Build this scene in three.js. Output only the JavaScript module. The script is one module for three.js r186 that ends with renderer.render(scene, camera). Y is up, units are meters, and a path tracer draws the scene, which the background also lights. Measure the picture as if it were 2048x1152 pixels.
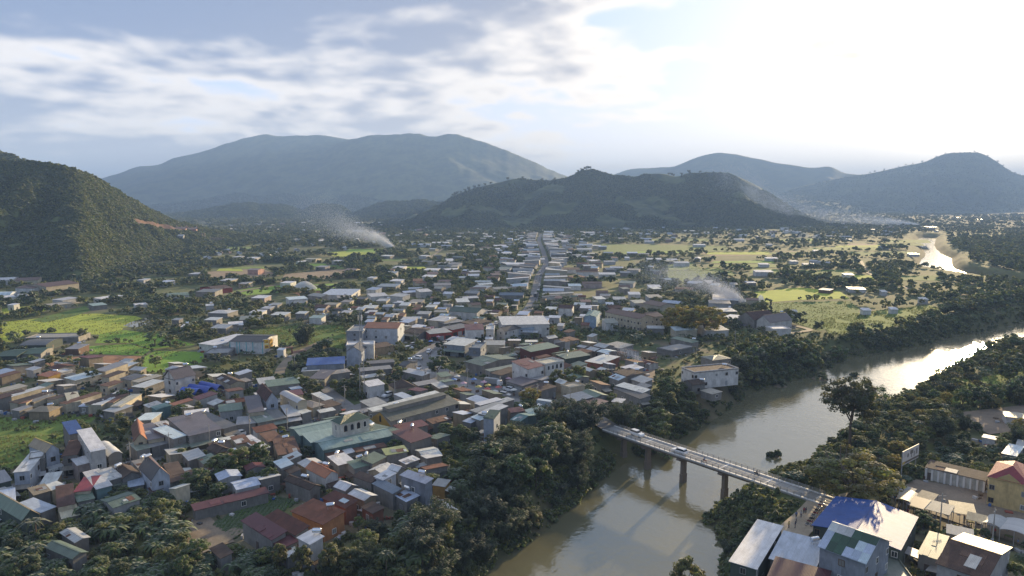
import * as THREE from 'three';
import { mergeGeometries, mergeVertices } from 'three/addons/utils/BufferGeometryUtils.js';
import { MarchingCubes } from 'three/addons/objects/MarchingCubes.js';

// ---------------------------------------------------------------- camera, sky, sun, exposure
const scene = new THREE.Scene();
const camera = new THREE.PerspectiveCamera(45.2, 16 / 9, 1, 40000);
camera.position.set(0, 80, 0);
camera.rotation.set(THREE.MathUtils.degToRad(-7.25), 0, 0);
const renderer = new THREE.WebGLRenderer();
renderer.toneMapping = THREE.LinearToneMapping;
renderer.toneMappingExposure = 2.85;
renderer.shadowMap.enabled = true;

const SUN_AZ = THREE.MathUtils.degToRad(34), SUN_EL = THREE.MathUtils.degToRad(10.2);
const SUN_DIR = new THREE.Vector3(Math.sin(SUN_AZ) * Math.cos(SUN_EL), Math.sin(SUN_EL), -Math.cos(SUN_AZ) * Math.cos(SUN_EL));
const sun = new THREE.DirectionalLight(new THREE.Color(1.0, 0.76, 0.44), 5);
sun.position.copy(SUN_DIR).multiplyScalar(2000);
sun.castShadow = true;
sun.shadow.radius = 1.5;
Object.assign(sun.shadow.camera, { left: -1500, right: 1500, top: 800, bottom: -800, far: 6000 });
scene.add(sun, sun.target);
scene.fog = new THREE.FogExp2(new THREE.Color().setRGB(0.37, 0.58, 1.0), 0.00014);

// seeded random numbers and value noise
function rng(seed) { let a = seed >>> 0; return () => { a = (a + 0x6D2B79F5) >>> 0; let t = a; t = Math.imul(t ^ (t >>> 15), t | 1); t ^= t + Math.imul(t ^ (t >>> 7), t | 61); return ((t ^ (t >>> 14)) >>> 0) / 4294967296; }; }
function h3(x, y, z) { let h = Math.imul(x, 374761393) ^ Math.imul(y, 668265263) ^ Math.imul(z, 2147483647 ^ 0x5bd1e995); h = Math.imul(h ^ (h >>> 13), 1274126177); return ((h ^ (h >>> 16)) >>> 0) / 4294967295; }
function vn(x, y, z = 0) {
  const xi = Math.floor(x), yi = Math.floor(y), zi = Math.floor(z); let u = x - xi, v = y - yi, w = z - zi;
  u = u * u * (3 - 2 * u); v = v * v * (3 - 2 * v); w = w * w * (3 - 2 * w);
  const L = (a, b, t) => a + (b - a) * t;
  return L(L(L(h3(xi, yi, zi), h3(xi + 1, yi, zi), u), L(h3(xi, yi + 1, zi), h3(xi + 1, yi + 1, zi), u), v), L(L(h3(xi, yi, zi + 1), h3(xi + 1, yi, zi + 1), u), L(h3(xi, yi + 1, zi + 1), h3(xi + 1, yi + 1, zi + 1), u), v), w);
}
function fbm(x, y, z = 0, o = 4) { let s = 0, a = 0.5, n = 0; for (let i = 0; i < o; i++) { s += a * vn(x, y, z + i * 17.3); n += a; a *= 0.5; x *= 2.03; y *= 2.03; z *= 2.03; } return s / n; }
const sstep = (a, b, x) => { const t = Math.min(1, Math.max(0, (x - a) / (b - a))); return t * t * (3 - 2 * t); };
const mixc = (a, b, t) => [a[0] + (b[0] - a[0]) * t, a[1] + (b[1] - a[1]) * t, a[2] + (b[2] - a[2]) * t];

{ // the sky: pale evening air, broken stratocumulus, brightest round the low sun
  const W = 3072, HH = 1536, data = new Float32Array(W * HH * 4);
  for (let j = 0; j < HH; j++) {
    const el = ((j + 0.5) / HH - 0.5) * Math.PI, sy = Math.sin(el), cy = Math.cos(el);
    for (let i = 0; i < W; i++) {
      const k = (j * W + i) * 4;
      if (el < -0.02) { data[k] = 0.2; data[k + 1] = 0.2; data[k + 2] = 0.19; data[k + 3] = 1; continue; }
      const ph = ((i + 0.5) / W - 0.5) * 2 * Math.PI, dx = Math.cos(ph) * cy, dz = Math.sin(ph) * cy;
      const c = dx * SUN_DIR.x + sy * SUN_DIR.y + dz * SUN_DIR.z, ang = Math.acos(Math.min(1, Math.max(-1, c)));
      const hor = Math.exp(-Math.max(0, sy) / 0.10), wide = Math.exp(-ang / 0.5), near = Math.exp(-((ang / 0.36) ** 2)), core = Math.exp(-((ang / 0.08) ** 2));
      let col = mixc([0.12, 0.235, 0.45], [0.76, 0.68, 0.58], hor);
      col = mixc(col, [0.28, 0.295, 0.31], Math.min(1, wide * 1.0));
      // clouds on a sheet overhead
      const q = 1 / (Math.max(0, sy) + 0.13), qx = dx * q, qz = dz * q;
      const wa = fbm(qx * 0.9 + 40, qz * 0.9, 3, 4) * 2.0, wb = fbm(qx * 0.9 - 11, qz * 0.9 + 5, 9, 4) * 2.0;
      const big = fbm(qx * 0.45 + 3.1, qz * 0.45 + 0.4, 1.7, 3), mid = fbm(qx * 1.5 + wa, qz * 1.5 + wb, 5.2, 5), fine = fbm(qx * 6 + wb * 1.5, qz * 6 + wa * 1.5, 8.8, 5);
      const away = sstep(0.1, 1.2, ang), d = big * 0.36 + mid * 0.43 + fine * 0.21;
      const cov = d + 0.03 + away * 0.115 + sstep(0.06, 0.24, sy) * 0.06 * away;
      const thin = sstep(0.475, 0.56, cov), thick = sstep(0.545, 0.69, cov);
      const lit = mixc([0.42, 0.40, 0.39], [0.40, 0.365, 0.32], Math.min(1, wide * 1.15)), dark = mixc([0.062, 0.105, 0.20], [0.20, 0.19, 0.19], Math.min(1, wide * 1.6));
      const low = Math.exp(-Math.max(0, sy) / 0.07) * 0.8;
      col = mixc(col, mixc(lit, mixc(dark, [0.46, 0.44, 0.42], low), thick), thin * 0.94);
      const veil = 1 - 0.85 * thick * thin, glow = hor * wide;
      col = [col[0] + veil * (wide * 0.05 + near * 0.24 + core * 4) + glow * 1.05, col[1] + veil * (wide * 0.042 + near * 0.20 + core * 3.3) + glow * 0.84, col[2] + veil * (wide * 0.028 + near * 0.15 + core * 2.3) + glow * 0.55];
      data[k] = col[0]; data[k + 1] = col[1]; data[k + 2] = col[2]; data[k + 3] = 1;
    }
  }
  const sky = new THREE.DataTexture(data, W, HH, THREE.RGBAFormat, THREE.FloatType);
  sky.mapping = THREE.EquirectangularReflectionMapping; sky.magFilter = THREE.LinearFilter; sky.needsUpdate = true;
  scene.background = sky; scene.environment = sky;
}

// ---------------------------------------------------------------- surveyed layout, in metres (x to the east of the camera, z towards the viewer)
const HOUSES = [
["house",-98.3,-144.0,-0.501,11.0,3.6,3.6,"g",0.7,"sage","sage","grey","","sage green corrugated shed alone among the banana plants"],
["house",-100.8,-151.1,-0.636,8.3,3.4,3.4,"g",0.4,"lgrey","lgrey","grey","","pale grey flat-pitched shed just behind the sage green shed"],
["house",-128.3,-166.0,0.631,5.6,11.2,5,"m+",0.8,"sky","sky","dgreen","",""],
["barn",-121.9,-161.0,0.975,4.0,20.0,5.5,"p",2,"sage","tan","dgreen","","tall barn with one green and one tan roof slope"],
["house",-118.9,-164.9,1.137,4.0,9.5,4,"m+",0.6,"sky","sky","grey","",""],
["house",-123.9,-173.2,0.873,4.0,5.1,4.5,"m+",0.6,"tan","tan","grey","",""],
["house",-121.9,-176.1,1.127,4.0,4.3,4.4,"m+",0.4,"lgrey","lgrey","cream","",""],
["house",-114.7,-169.5,0.595,4.0,13.0,4.5,"m+",0.9,"maroonb","maroonb","cream","",""],
["shed",-110.4,-164.0,0.675,4.0,7.5,3,"m+",0.4,"cream","cream","grey","",""],
["house",-112.8,-175.7,0.264,4.0,8.7,5,"m+",0.7,"red","red","cream","","narrow house with a bright red metal roof"],
["shed",-110.5,-170.6,0.694,4.0,4.9,3.8,"m+",0.4,"sage","sage","grey","",""],
["house",-111.8,-178.6,0.778,4.0,13.0,5,"m+",1,"lgrey","lgrey","teal","",""],
["house",-110.3,-181.7,0.895,4.0,8.0,5.2,"m+",0.8,"lgrey","lgrey","grey","",""],
["house",-107.0,-184.2,0.785,4.9,8.6,5,"p",1.3,"brown","brown","grey","",""],
["canopy",-103.0,-181.2,0.527,4.0,6.6,3.5,"m+",0.6,"sky","sky","grey","",""],
["canopy",-106.8,-181.1,0.509,4.0,4.8,3.5,"m+",0.5,"greengrey","greengrey","grey","",""],
["house",-98.1,-181.9,0.741,5.0,12.2,6,"p",3.2,"charcoal","pink","bluewhite","w","steep gabled house with a bluish white gable wall and dark slope"],
["house",-106.6,-193.1,0.762,5.4,7.1,4,"m+",0.5,"tangrey","tangrey","grey","",""],
["house",-96.2,-188.9,0.645,4.0,9.4,4,"m+",0.5,"brown","brown","grey","",""],
["shed",-93.2,-183.0,0.915,12.5,4,3.6,"m+",0.4,"brown","brown","grey","",""],
["shed",-95.5,-178.2,0.907,4.1,3.0,3,"m+",0.3,"maroonb","maroonb","grey","",""],
["shophouse",-139.7,-179.9,0.824,4.9,8.7,5,"m+",0.6,"grey","grey","dgreen","",""],
["shophouse",-135.4,-186.9,0.329,4.0,15.4,7,"m+",0.6,"white","white","bluewhite","wa",""],
["shophouse",-136.2,-190.7,0.552,4.0,5.8,7.2,"flat",0.5,"concrete","concrete","concrete","wa",""],
["shophouse",-138.1,-196.6,0.997,4.0,10.8,7.6,"p",2,"tan","yellow","bluewhite","was","two-storey shophouse with a yellow gable and a white lettered sign"],
["shophouse",-130.8,-198.6,0.411,4.0,12.0,6.5,"m+",0.8,"rust","rust","grey","wa",""],
["shophouse",-124.7,-192.5,0.809,4.0,6.2,5,"m+",0.4,"white","white","pinkgrey","w",""],
["shophouse",-124.5,-197.3,0.709,4.0,22.0,9.5,"m+",0.7,"white","white","whitegrey","wa","tallest shophouse of its row with a long white roof"],
["shophouse",-120.5,-199.2,0.778,4.0,12.9,6,"archp",1,"white","white","grey","a",""],
["house",-139.6,-212.5,0.731,4.0,12.3,8,"m+",1,"blue","blue","concrete","w","narrow concrete house topped by a blue metal roof"],
["house",-120.3,-215.5,0.539,4.0,17.8,5.5,"p",2.4,"rust","orange","cream","","cream house with a steep rust gable roof and orange verge"],
["house",-116.9,-216.0,0.694,5.0,15.9,5.5,"m+",0.8,"purple","purple","cream","",""],
["canopy",-115.8,-207.2,0.81,4.2,7.3,4,"m+",0.6,"greengrey","greengrey","grey","",""],
["canopy",-112.5,-210.5,0.859,5.3,6.9,4,"m+",0.6,"grey","grey","grey","",""],
["house",-126.3,-232.9,0.187,5.7,11.7,5,"m-",0.9,"sky","sky","grey","","house with a pale blue roof standing behind the rust gabled house"],
["house",-118.3,-225.4,1.018,4.2,7.2,5,"g",0.8,"lgrey","lgrey","grey","",""],
["house",-109.6,-213.9,0.942,4.6,12.9,6,"m+",0.8,"sky","sky","grey","a",""],
["house",-105.0,-221.3,0.775,10.7,19.1,6,"m+",1.5,"purple","purple","grey","a","large house with a broad purple-brown metal roof"],
["house",-102.3,-229.5,0.91,5.2,21.8,5,"m+",1,"dgrey","dgrey","grey","a",""],
["canopy",-92.2,-232.6,0.331,6.6,7.9,4,"m+",0.5,"grey","grey","grey","",""],
["house",-88.4,-235.6,0.681,6.1,11.3,4.2,"m+",0.6,"greengrey","greengrey","grey","",""],
["house",-93.7,-244.0,0.451,5.3,17.8,6,"m+",1.4,"purple","purple","cream","",""],
["house",-91.9,-252.6,0.568,4.7,15.4,7,"p",3.2,"maroonb","maroonb","bluewhite","w","tall white house with a steep maroon gable roof and columned porch"],
["house",-81.6,-250.9,0.717,4.0,16.3,7,"archp",0.9,"lgrey","lgrey","cream","w","long cream two-storey house with a curved pale roof"],
["house",-80.6,-243.7,0.512,4.7,13.8,4,"m+",0.6,"lgrey","lgrey","grey","a",""],
["house",-85.1,-238.5,0.63,6.6,10.9,4,"m+",0.6,"dgrey","dgrey","grey","a",""],
["canopy",-76.4,-243.6,0.946,4.4,6.3,4,"m+",0.4,"lgrey","lgrey","grey","",""],
["house",-75.3,-252.2,0.909,5.6,9.0,4,"hip",1.2,"tangrey","tangrey","cream","",""],
["house",-73.9,-262.0,0.773,4.0,10.6,4,"m+",0.6,"lgrey","lgrey","grey","",""],
["shed",-69.2,-253.5,0.844,6.8,7.3,3.6,"m+",0.4,"brown","brown","grey","",""],
["canopy",-68.3,-246.9,0.636,6.1,3.4,3.2,"m+",0.3,"lgrey","lgrey","grey","",""],
["shed",-96.4,-282.9,0.501,13.0,8.4,4,"m+",0.8,"sage","sage","grey","",""],
["house",-120.0,-287.2,-0.79,16.0,6.7,4,"g",1.1,"brown","brown","cream","",""],
["shed",-116.6,-287.0,0.901,10.3,5.4,3.2,"m+",0.4,"tangrey","tangrey","grey","",""],
["house",-139.1,-282.5,-0.567,8.4,9.7,7,"p",3.6,"purple","purple","white","wg","large white gabled house beside the blue vaulted tarpaulins"],
["canopy",-151.4,-280.9,-0.336,6.9,11.0,4,"m+",0.4,"lgrey","lgrey","grey","",""],
["house",-155.9,-288.5,-0.517,4.9,11.3,4.2,"m+",0.5,"cream","cream","cream","",""],
["house",-163.2,-290.6,-0.445,7.7,7.3,4.2,"m+",0.6,"dgrey","dgrey","cream","",""],
["house",-173.4,-294.0,-0.35,4.9,8.7,4.6,"m+",0.7,"brown","brown","cream","",""],
["house",-168.0,-282.8,-0.429,5.6,7.3,3.6,"m+",0.4,"rust","rust","cream","",""],
["house",-180.9,-305.2,-0.259,7.0,13.3,5,"m+",0.8,"grey","grey","cream","",""],
["house",-186.5,-293.7,-0.553,9.5,11.4,4,"m+",0.5,"sky","sky","cream","",""],
["house",-203.2,-296.5,-0.44,8.1,5.8,4,"m+",0.6,"orange","orange","yellow","","small house with orange roof and yellow walls"],
["house",-202.1,-304.0,-0.453,6.2,5.9,3.8,"flat",0.3,"white","white","white","",""],
["terrace_house",-203.7,-273.8,-0.525,7.3,9.5,4,"m+",0.5,"cream","cream","cream","",""],
["terrace_house",-198.0,-267.0,-0.625,4.0,7.4,4,"m+",0.5,"brown","brown","cream","",""],
["terrace_house",-194.1,-268.6,-0.373,4.0,13.7,4,"m+",0.5,"white","white","cream","",""],
["terrace_house",-186.0,-260.5,-0.386,5.2,14.3,4,"m+",0.5,"brown","brown","cream","",""],
["terrace_house",-184.1,-254.3,-1.496,4.0,3.0,4,"m+",0.5,"orange","orange","cream","",""],
["terrace_house",-181.7,-259.8,-0.371,4.0,9.1,4,"m+",0.5,"tangrey","tangrey","cream","",""],
["terrace_house",-175.8,-262.4,-0.554,4.0,9.2,4,"m+",0.5,"brown","brown","cream","",""],
["terrace_house",-166.5,-259.8,-0.395,4.0,14.9,4,"m+",0.5,"rust","rust","cream","",""],
["terrace_house",-170.3,-260.8,0.645,4.4,14.9,4,"m+",0.5,"cream","cream","cream","",""],
["terrace_house",-157.2,-258.0,-0.343,4.0,12.2,4,"m+",0.5,"brown","brown","cream","",""],
["terrace_house",-155.4,-259.8,-0.0,4.0,17.6,4,"m+",0.5,"white","white","cream","",""],
["terrace_house",-152.8,-260.0,-0.0,4.0,11.6,4,"m+",0.5,"rust","rust","cream","",""],
["terrace_house",-147.2,-256.7,-0.0,4.0,15.3,4,"m+",0.5,"cream","cream","cream","",""],
["canopy",-161.2,-254.0,-0.0,4.1,3.2,3,"m+",0.3,"sky","sky","grey","",""],
["shed",-145.9,-248.6,-0.395,6.3,8.0,3.4,"m+",0.4,"lgrey","lgrey","grey","",""],
["house",-172.6,-248.1,-0.071,8.5,7.0,3.4,"hip",1.1,"tan","tan","tan","","tan hip-roofed bungalow at the meadow edge below the terrace"],
["shed",-182.0,-249.4,-0.296,4.2,5.6,3.2,"m+",0.3,"grey","grey","grey","",""],
["house",-130.0,-248.8,-0.732,5.5,5.7,4,"m+",0.5,"teal","teal","teal","",""],
["house",-125.2,-254.4,-0.666,4.0,7.8,4,"m+",0.5,"orange","orange","cream","",""],
["school_building",-401.4,-599.5,1.21,30.4,27.2,7,"g",2,"tile","tile","cream","W","long two-storey cream school building with brown tiled roof"],
["school_building",-410.4,-591.7,-0.184,18.3,23.7,6,"g",1.6,"tile","tile","white","W","white school wing with brown tiled roof below the wooded hill"],
["school_building",-488.1,-661.2,0.448,19.0,26.1,5,"g",1,"white","white","white","W","pale roofed school block at the foot of the wooded hill"],
["school_building",-462.9,-659.3,0.449,18.7,30.9,5,"g",1.4,"tile","tile","cream","","farthest brown-tiled school block by the wooded hill"],
["house",-415.5,-561.6,0.221,13.5,13.8,3.5,"arch",2,"sky","sky","bluewhite","",""],
["house",-402.8,-548.6,0.811,7.9,9.3,3.4,"m+",0.5,"white","white","white","",""],
["house",-394.7,-553.8,0.405,7.4,8.9,3.4,"arch",1.4,"lgrey","lgrey","white","",""],
["house",-347.6,-533.5,-0.422,13.1,13.5,3.6,"m+",0.5,"lgrey","lgrey","white","",""],
["house",-339.6,-512.7,0.935,15.4,14.6,2.8,"flat",0.3,"cream","cream","cream","",""],
["house",-306.0,-505.4,0.856,9.7,10.7,3.4,"m+",0.6,"mint","mint","grey","",""],
["house",-320.3,-544.1,1.24,21.0,8.7,3.6,"m+",0.4,"white","white","white","",""],
["house",-274.2,-505.1,0.611,8.5,11.2,3.8,"flat",0.3,"white","white","white","","small bright white flat-roofed house by the green paddies"],
["house",-271.9,-557.3,0.62,15.1,15.1,3.6,"arch",1.6,"sage","sage","white","",""],
["house",-255.6,-579.2,-0.0,16.6,16.3,4,"m+",0.6,"dgrey","dgrey","grey","",""],
["house",-258.5,-599.7,0.941,16.8,24.6,4.2,"g",1.6,"brown","brown","red","","single-storey house with red trim walls beside the bright paddy strip"],
["house",-222.2,-502.9,0.436,5.7,7.6,3.4,"m+",0.4,"white","white","white","",""],
["house",-199.9,-472.8,-0.14,15.0,14.2,3.4,"hip",1,"lgrey","lgrey","grey","",""],
["house",-174.4,-414.2,-0.157,10.4,14.7,4,"g",1,"lgrey","lgrey","grey","",""],
["house",-171.9,-424.2,0.396,8.8,12.9,3.6,"m+",0.5,"white","white","grey","",""],
["house",-171.0,-445.8,0.301,12.7,12.6,3.6,"m+",0.6,"greengrey","greengrey","grey","",""],
["house",-199.9,-421.8,0.213,8.0,9.3,3,"m+",0.3,"white","white","grey","",""],
["shed",-260.5,-390.5,0.098,29.3,14.1,2.8,"flat",0.3,"tangrey","tangrey","grey","","very long low grey flat-roofed shed on the yellow field"],
["house",-255.7,-369.4,0.093,13.8,16.8,3.4,"arch",1.2,"dgrey","dgrey","dgreen","",""],
["house",-228.4,-356.7,-0.0,7.5,10.0,3.4,"m+",0.6,"grey","grey","brown","",""],
["house",-250.5,-342.4,0.104,10.6,16.9,3.6,"g",1,"dgreen","dgreen","dgreen","",""],
["house",-243.0,-346.8,0.224,10.2,15.8,3.6,"g",1,"dgreen","dgreen","grey","",""],
["warehouse",-138.5,-365.1,-0.069,18.6,19.8,6.5,"g",1.2,"black","black","white","t","white warehouse with teal stripes and a black roof"],
["house",-150.4,-349.1,0.092,12.4,13.6,3,"flat",0.3,"grey","grey","grey","",""],
["house",-156.5,-372.2,-0.427,12.4,26.5,4,"m+",0.6,"white","white","white","",""],
["house",-158.5,-366.6,-0.094,13.7,7.5,3,"m+",0.3,"cream","cream","white","",""],
["house",-87.0,-316.7,0.227,17.3,11.6,5,"m+",0.9,"blue","blue","bluegrey","","long shed with a deep blue metal roof"],
["house",-82.9,-296.1,-0.114,7.4,13.7,4,"m+",0.6,"purple","purple","grey","",""],
["house",-78.1,-300.2,0.631,12.0,4.6,4,"m+",0.5,"tangrey","tangrey","grey","",""],
["house",-76.6,-335.3,-0.0,8.0,13.9,7,"p",2.6,"charcoal","charcoal","bluewhite","w","bluish white gabled house at the foot of the lattice mast"],
["house",-76.6,-343.7,0.17,14.1,10.1,8,"flat",0.5,"white","white","white","",""],
["apartment_building",-71.6,-383.2,-0.078,19.3,16.9,10,"g",1.8,"orange","orange","whiteblue","w","three-storey white building with an orange tiled roof"],
["apartment_building",-84.9,-376.2,-0.0,9.4,19.4,9.5,"flat",0.6,"concrete","concrete","bluegrey","","bare grey rendered block joined to the orange-tiled building"],
["shophouse",-54.5,-397.7,-0.517,12.2,15.5,4.5,"g",1,"brown","brown","grey","",""],
["house",-69.0,-358.4,0.629,10.5,9.7,4,"m+",0.5,"brown","brown","tan","",""],
["shed",-63.0,-311.4,0.388,14.8,5.9,3,"m+",0.3,"grey","grey","grey","",""],
["shed",-63.1,-324.9,0.319,13.0,5.4,3,"m+",0.3,"dgrey","dgrey","grey","",""],
["shed",-61.6,-298.3,0.598,10.8,4.4,3,"m+",0.3,"lgrey","lgrey","grey","",""],
["house",-49.1,-320.2,-0.453,4.5,10.1,3.4,"g",1,"charcoal","charcoal","grey","",""],
["house",-43.1,-301.3,-0.679,14.2,5.4,3.8,"m+",0.4,"lgrey","lgrey","grey","",""],
["house",-56.8,-276.6,0.667,7.4,6.5,5.2,"m+",0.9,"white","white","white","w","white two-storey box house beside the lattice mast"],
["house",-45.4,-277.6,0.523,9.1,8.7,4.2,"hip",2.6,"brown","brown","cream","w","cream bungalow with a dark brown hip roof facing the market"],
["canopy",-36.1,-284.2,0.644,10.6,4.8,3.6,"m+",0.4,"grey","grey","grey","",""],
["market_hall",-35.0,-242.7,0.78,30.6,13.8,5.5,"g",1.8,"olive","olive","grey","M","long market hall with olive roof and yellow gable end"],
["canopy",-40.0,-253.9,0.823,32.6,4.5,4.6,"m+",0.4,"lgrey","lgrey","grey","",""],
["market_hall",-50.1,-211.4,0.615,23.3,9.0,5,"g",1.1,"mint","mint","teal","","mint green roofed market strip nearest the rust sheds"],
["market_hall",-55.5,-218.0,0.638,24.0,8.3,5,"m+",0.7,"mint","mint","teal","","mint green market roof beneath the windowed turret"],
["market_hall",-61.4,-225.5,0.661,24.7,10.2,5,"g",0.9,"mint","mint","teal","","mint green market roof along the main street side"],
["turret",-52.0,-215.9,0.744,11.1,6.3,10,"hip",1.8,"dgreen","dgreen","offwhite","A","white turret with arched windows and green hip roof above the market"],
["house",-42.1,-219.1,1.145,6.4,13.2,5,"m+",0.8,"sage","sage","grey","",""],
["house",-32.1,-214.2,0.811,8.9,10.2,5,"m+",1.2,"maroon","maroon","grey","",""],
["house",-34.0,-225.5,0.607,10.7,5.4,4.5,"m+",0.5,"maroon","maroon","grey","",""],
["shed",-25.4,-233.3,0.72,8.3,4.5,4,"m+",0.5,"rust","rust","grey","",""],
["shed",-53.9,-202.2,0.638,5.5,3.0,3.6,"m+",0.3,"rust","rust","grey","",""],
["shed",-50.3,-204.1,0.738,4.0,3.3,3.5,"m+",0.3,"white","white","grey","",""],
["shed",-44.1,-207.1,0.538,10.1,3.4,3.6,"m+",0.3,"rust","rust","grey","",""],
["house",-50.4,-196.2,0.682,5.5,7.5,4,"m+",0.5,"white","white","grey","",""],
["house",-35.2,-200.5,0.479,7.1,4.5,5,"m+",0.6,"lime","lime","grey","",""],
["house",-40.5,-194.2,1.082,6.6,4.7,5,"m+",0.8,"sage","sage","grey","",""],
["house",-44.2,-191.7,0.666,5.4,5.1,4.4,"m+",0.6,"sage","sage","grey","",""],
["house",-30.2,-195.6,0.868,5.6,3.4,4,"m+",0.4,"white","white","grey","",""],
["house",-25.0,-173.3,-0.655,9.6,3.2,8,"m+",0.5,"lilac","lilac","bluegrey","w","tall lilac-grey metal box house near the river trees"],
["house",-34.5,-180.5,-0.72,4.1,4.9,5.5,"m+",0.6,"white","white","bluewhite","",""],
["house",-32.1,-184.3,-0.599,4.0,3.2,6,"g",1,"white","white","grey","",""],
["house",-40.2,-181.6,-0.644,7.9,3.0,4.5,"m+",0.5,"brown","brown","grey","",""],
["house",-33.1,-174.7,-0.778,9.5,3.1,4.8,"m+",0.5,"bluegrey","bluegrey","grey","",""],
["house",-27.2,-170.8,-0.824,5.7,4.3,4,"m+",0.5,"sky","sky","grey","",""],
["house",-19.2,-179.9,-0.335,4.0,3.9,3.6,"m+",0.5,"grey","grey","mustard","w","little mustard-walled hut beside the lilac-grey box house"],
["shed",-16.5,-167.0,-0.871,5.6,3.0,2.4,"m+",0.3,"white","white","grey","",""],
["house",-53.4,-186.4,-0.762,10.8,4.6,4.5,"g",1.5,"orange","orange","white","w","white cottage with an orange tiled gable roof"],
["house",-65.6,-190.6,-0.914,6.6,3.8,5,"m+",0.5,"sky","sky","grey","",""],
["house",-62.0,-187.5,-0.808,4.0,3.5,4.2,"m+",0.5,"brown","brown","grey","",""],
["house",-56.8,-179.3,-0.641,11.5,3.8,4,"g",0.9,"brown","brown","grey","",""],
["house",-43.6,-167.0,-0.692,9.9,4.1,4.5,"m+",0.8,"rustred","rustred","brick","k","rust-red roofed house with a white skylight sheet"],
["house",-47.2,-160.0,-0.631,12.4,7.0,4.6,"m+",0.8,"rustred","rustred","orangew","w","orange-walled house under a rust-red roof"],
["house",-34.9,-164.9,-0.783,5.5,3.7,3.5,"m+",0.4,"brown","brown","brick","",""],
["house",-57.4,-151.6,-0.737,14.4,4,5,"m+",0.8,"maroon","maroon","grey","","long grey house with a maroon roof above the vegetable garden"],
["house",-52.7,-153.2,-0.703,13.7,4,5.2,"m+",0.8,"rustred","rustred","grey","",""],
["house",-50.7,-146.3,-0.856,4.4,4.3,4,"m+",0.5,"maroon","maroon","grey","",""],
["house",-44.1,-143.4,-0.703,5.1,3.8,6.6,"m+",0.5,"white","white","whitegrey","wb","white balconied house with a flat white roof by the dark thicket"],
["shed",-48.8,-143.8,-0.854,4.0,3.0,3.2,"m+",0.3,"sky","sky","grey","",""],
["shed",-63.9,-143.6,-0.807,6.3,3.0,3.4,"m+",0.4,"brown","brown","grey","",""],
["shed",-73.0,-171.4,0.629,18.7,4,3,"m+",0.3,"maroon","maroon","grey","","long narrow maroon-roofed shed bordering the vegetable garden"],
["house",-89.7,-203.6,-0.637,6.4,4.7,4.5,"g",1.2,"brown","brown","grey","",""],
["house",-89.9,-196.0,-0.847,6.3,4.3,4.2,"m+",0.5,"sage","sage","grey","",""],
["house",-85.9,-191.6,-0.97,6.3,4.1,3.6,"m+",0.4,"rust","rust","grey","",""],
["house",-95.5,-199.4,-0.887,8.3,5.0,4.2,"m+",0.5,"lgrey","lgrey","grey","",""],
["house",-80.6,-208.7,0.78,4.0,13.9,4.6,"m+",0.5,"white","white","grey","",""],
["house",-85.6,-210.3,0.656,4.4,7.2,5,"m+",0.5,"rust","rust","cream","",""],
["house",-77.7,-215.5,0.68,5.1,8.4,4.2,"m+",0.5,"rust","rust","grey","",""],
["house",-70.1,-206.8,0.45,6.7,14.3,4.2,"m+",0.6,"rust","rust","cream","",""],
["house",-89.7,-205.5,0.622,5.8,9.7,4.3,"m+",0.6,"brown","brown","grey","",""],
["house",-82.5,-198.4,0.661,6.4,6.4,4,"m+",0.5,"rust","rust","grey","",""],
["house",-8.8,-251.8,-0.925,4.0,10.4,5,"m+",0.4,"white","white","grey","",""],
["house",-6.7,-238.1,-0.69,4.4,12.1,6,"m+",0.6,"white","white","grey","",""],
["house",-9.3,-244.4,-0.835,4.0,13.0,5,"m+",0.5,"grey","grey","grey","",""],
["house",-3.1,-253.0,-0.841,4.3,7.4,5,"m+",0.4,"lgrey","lgrey","grey","",""],
["house",-6.7,-224.3,-0.28,4.0,7.6,8.6,"m+",0.7,"dgreen","dgreen","bluewhite","w","tall pale blue house with a green roof near the bamboo"],
["house",-11.0,-233.3,-0.811,5.3,5.0,5,"m+",0.4,"sky","sky","grey","",""],
["canopy",-14.6,-232.3,-0.641,4.0,3.7,4,"m+",0.3,"sky","sky","grey","",""],
["house",4.0,-233.2,-0.67,4.4,9.8,5,"g",0.9,"teal","teal","teal","",""],
["house",8.8,-241.3,-1.082,7.3,7.1,4.6,"m+",0.5,"mint","mint","grey","",""],
["house",1.5,-242.7,-1.304,5.6,5.4,4.6,"m+",0.4,"maroon","maroon","grey","",""],
["market_hall",-10.0,-320.2,-0.801,12.3,22.0,5,"g",1.2,"sage","sage","grey","","broad green-roofed market shed beside the plaza"],
["house",-1.5,-308.9,-0.955,4.5,23.5,4.4,"m+",0.5,"greengrey","greengrey","grey","",""],
["house",-3.0,-300.3,-0.706,6.7,12.8,4.4,"m+",0.5,"brown","brown","grey","",""],
["house",7.0,-297.0,0.758,10.5,10.6,8,"m+",1.8,"maroon","maroon","white","w","white house with a maroon roof and roof terrace"],
["house",16.6,-304.7,0.694,11.9,8.5,8,"flat",0.5,"cream","cream","white","A","white flat-roofed block with arched windows joined to the terraced house"],
["shophouse",4.1,-284.7,-0.828,10.8,9.2,4,"m+",0.5,"purple","purple","grey","",""],
["shophouse",11.7,-275.2,-0.903,8.5,10.6,4,"m+",0.5,"brown","brown","grey","",""],
["house",14.2,-347.3,0.705,20.1,8.9,5,"m+",0.9,"sage","sage","maroon","","open green-roofed barn with maroon slatted walls"],
["house",29.7,-329.8,0.579,15.6,8.2,5,"m+",0.7,"sage","sage","dgreen","",""],
["house",43.4,-325.0,-0.693,9.5,17.4,4.2,"m+",0.5,"lgrey","lgrey","brick","",""],
["house",55.0,-309.2,-0.96,8.0,7.6,4,"m+",0.4,"white","white","grey","",""],
["house",51.7,-300.0,-1.035,10.3,9.8,4,"m+",0.5,"brown","brown","grey","",""],
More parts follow.
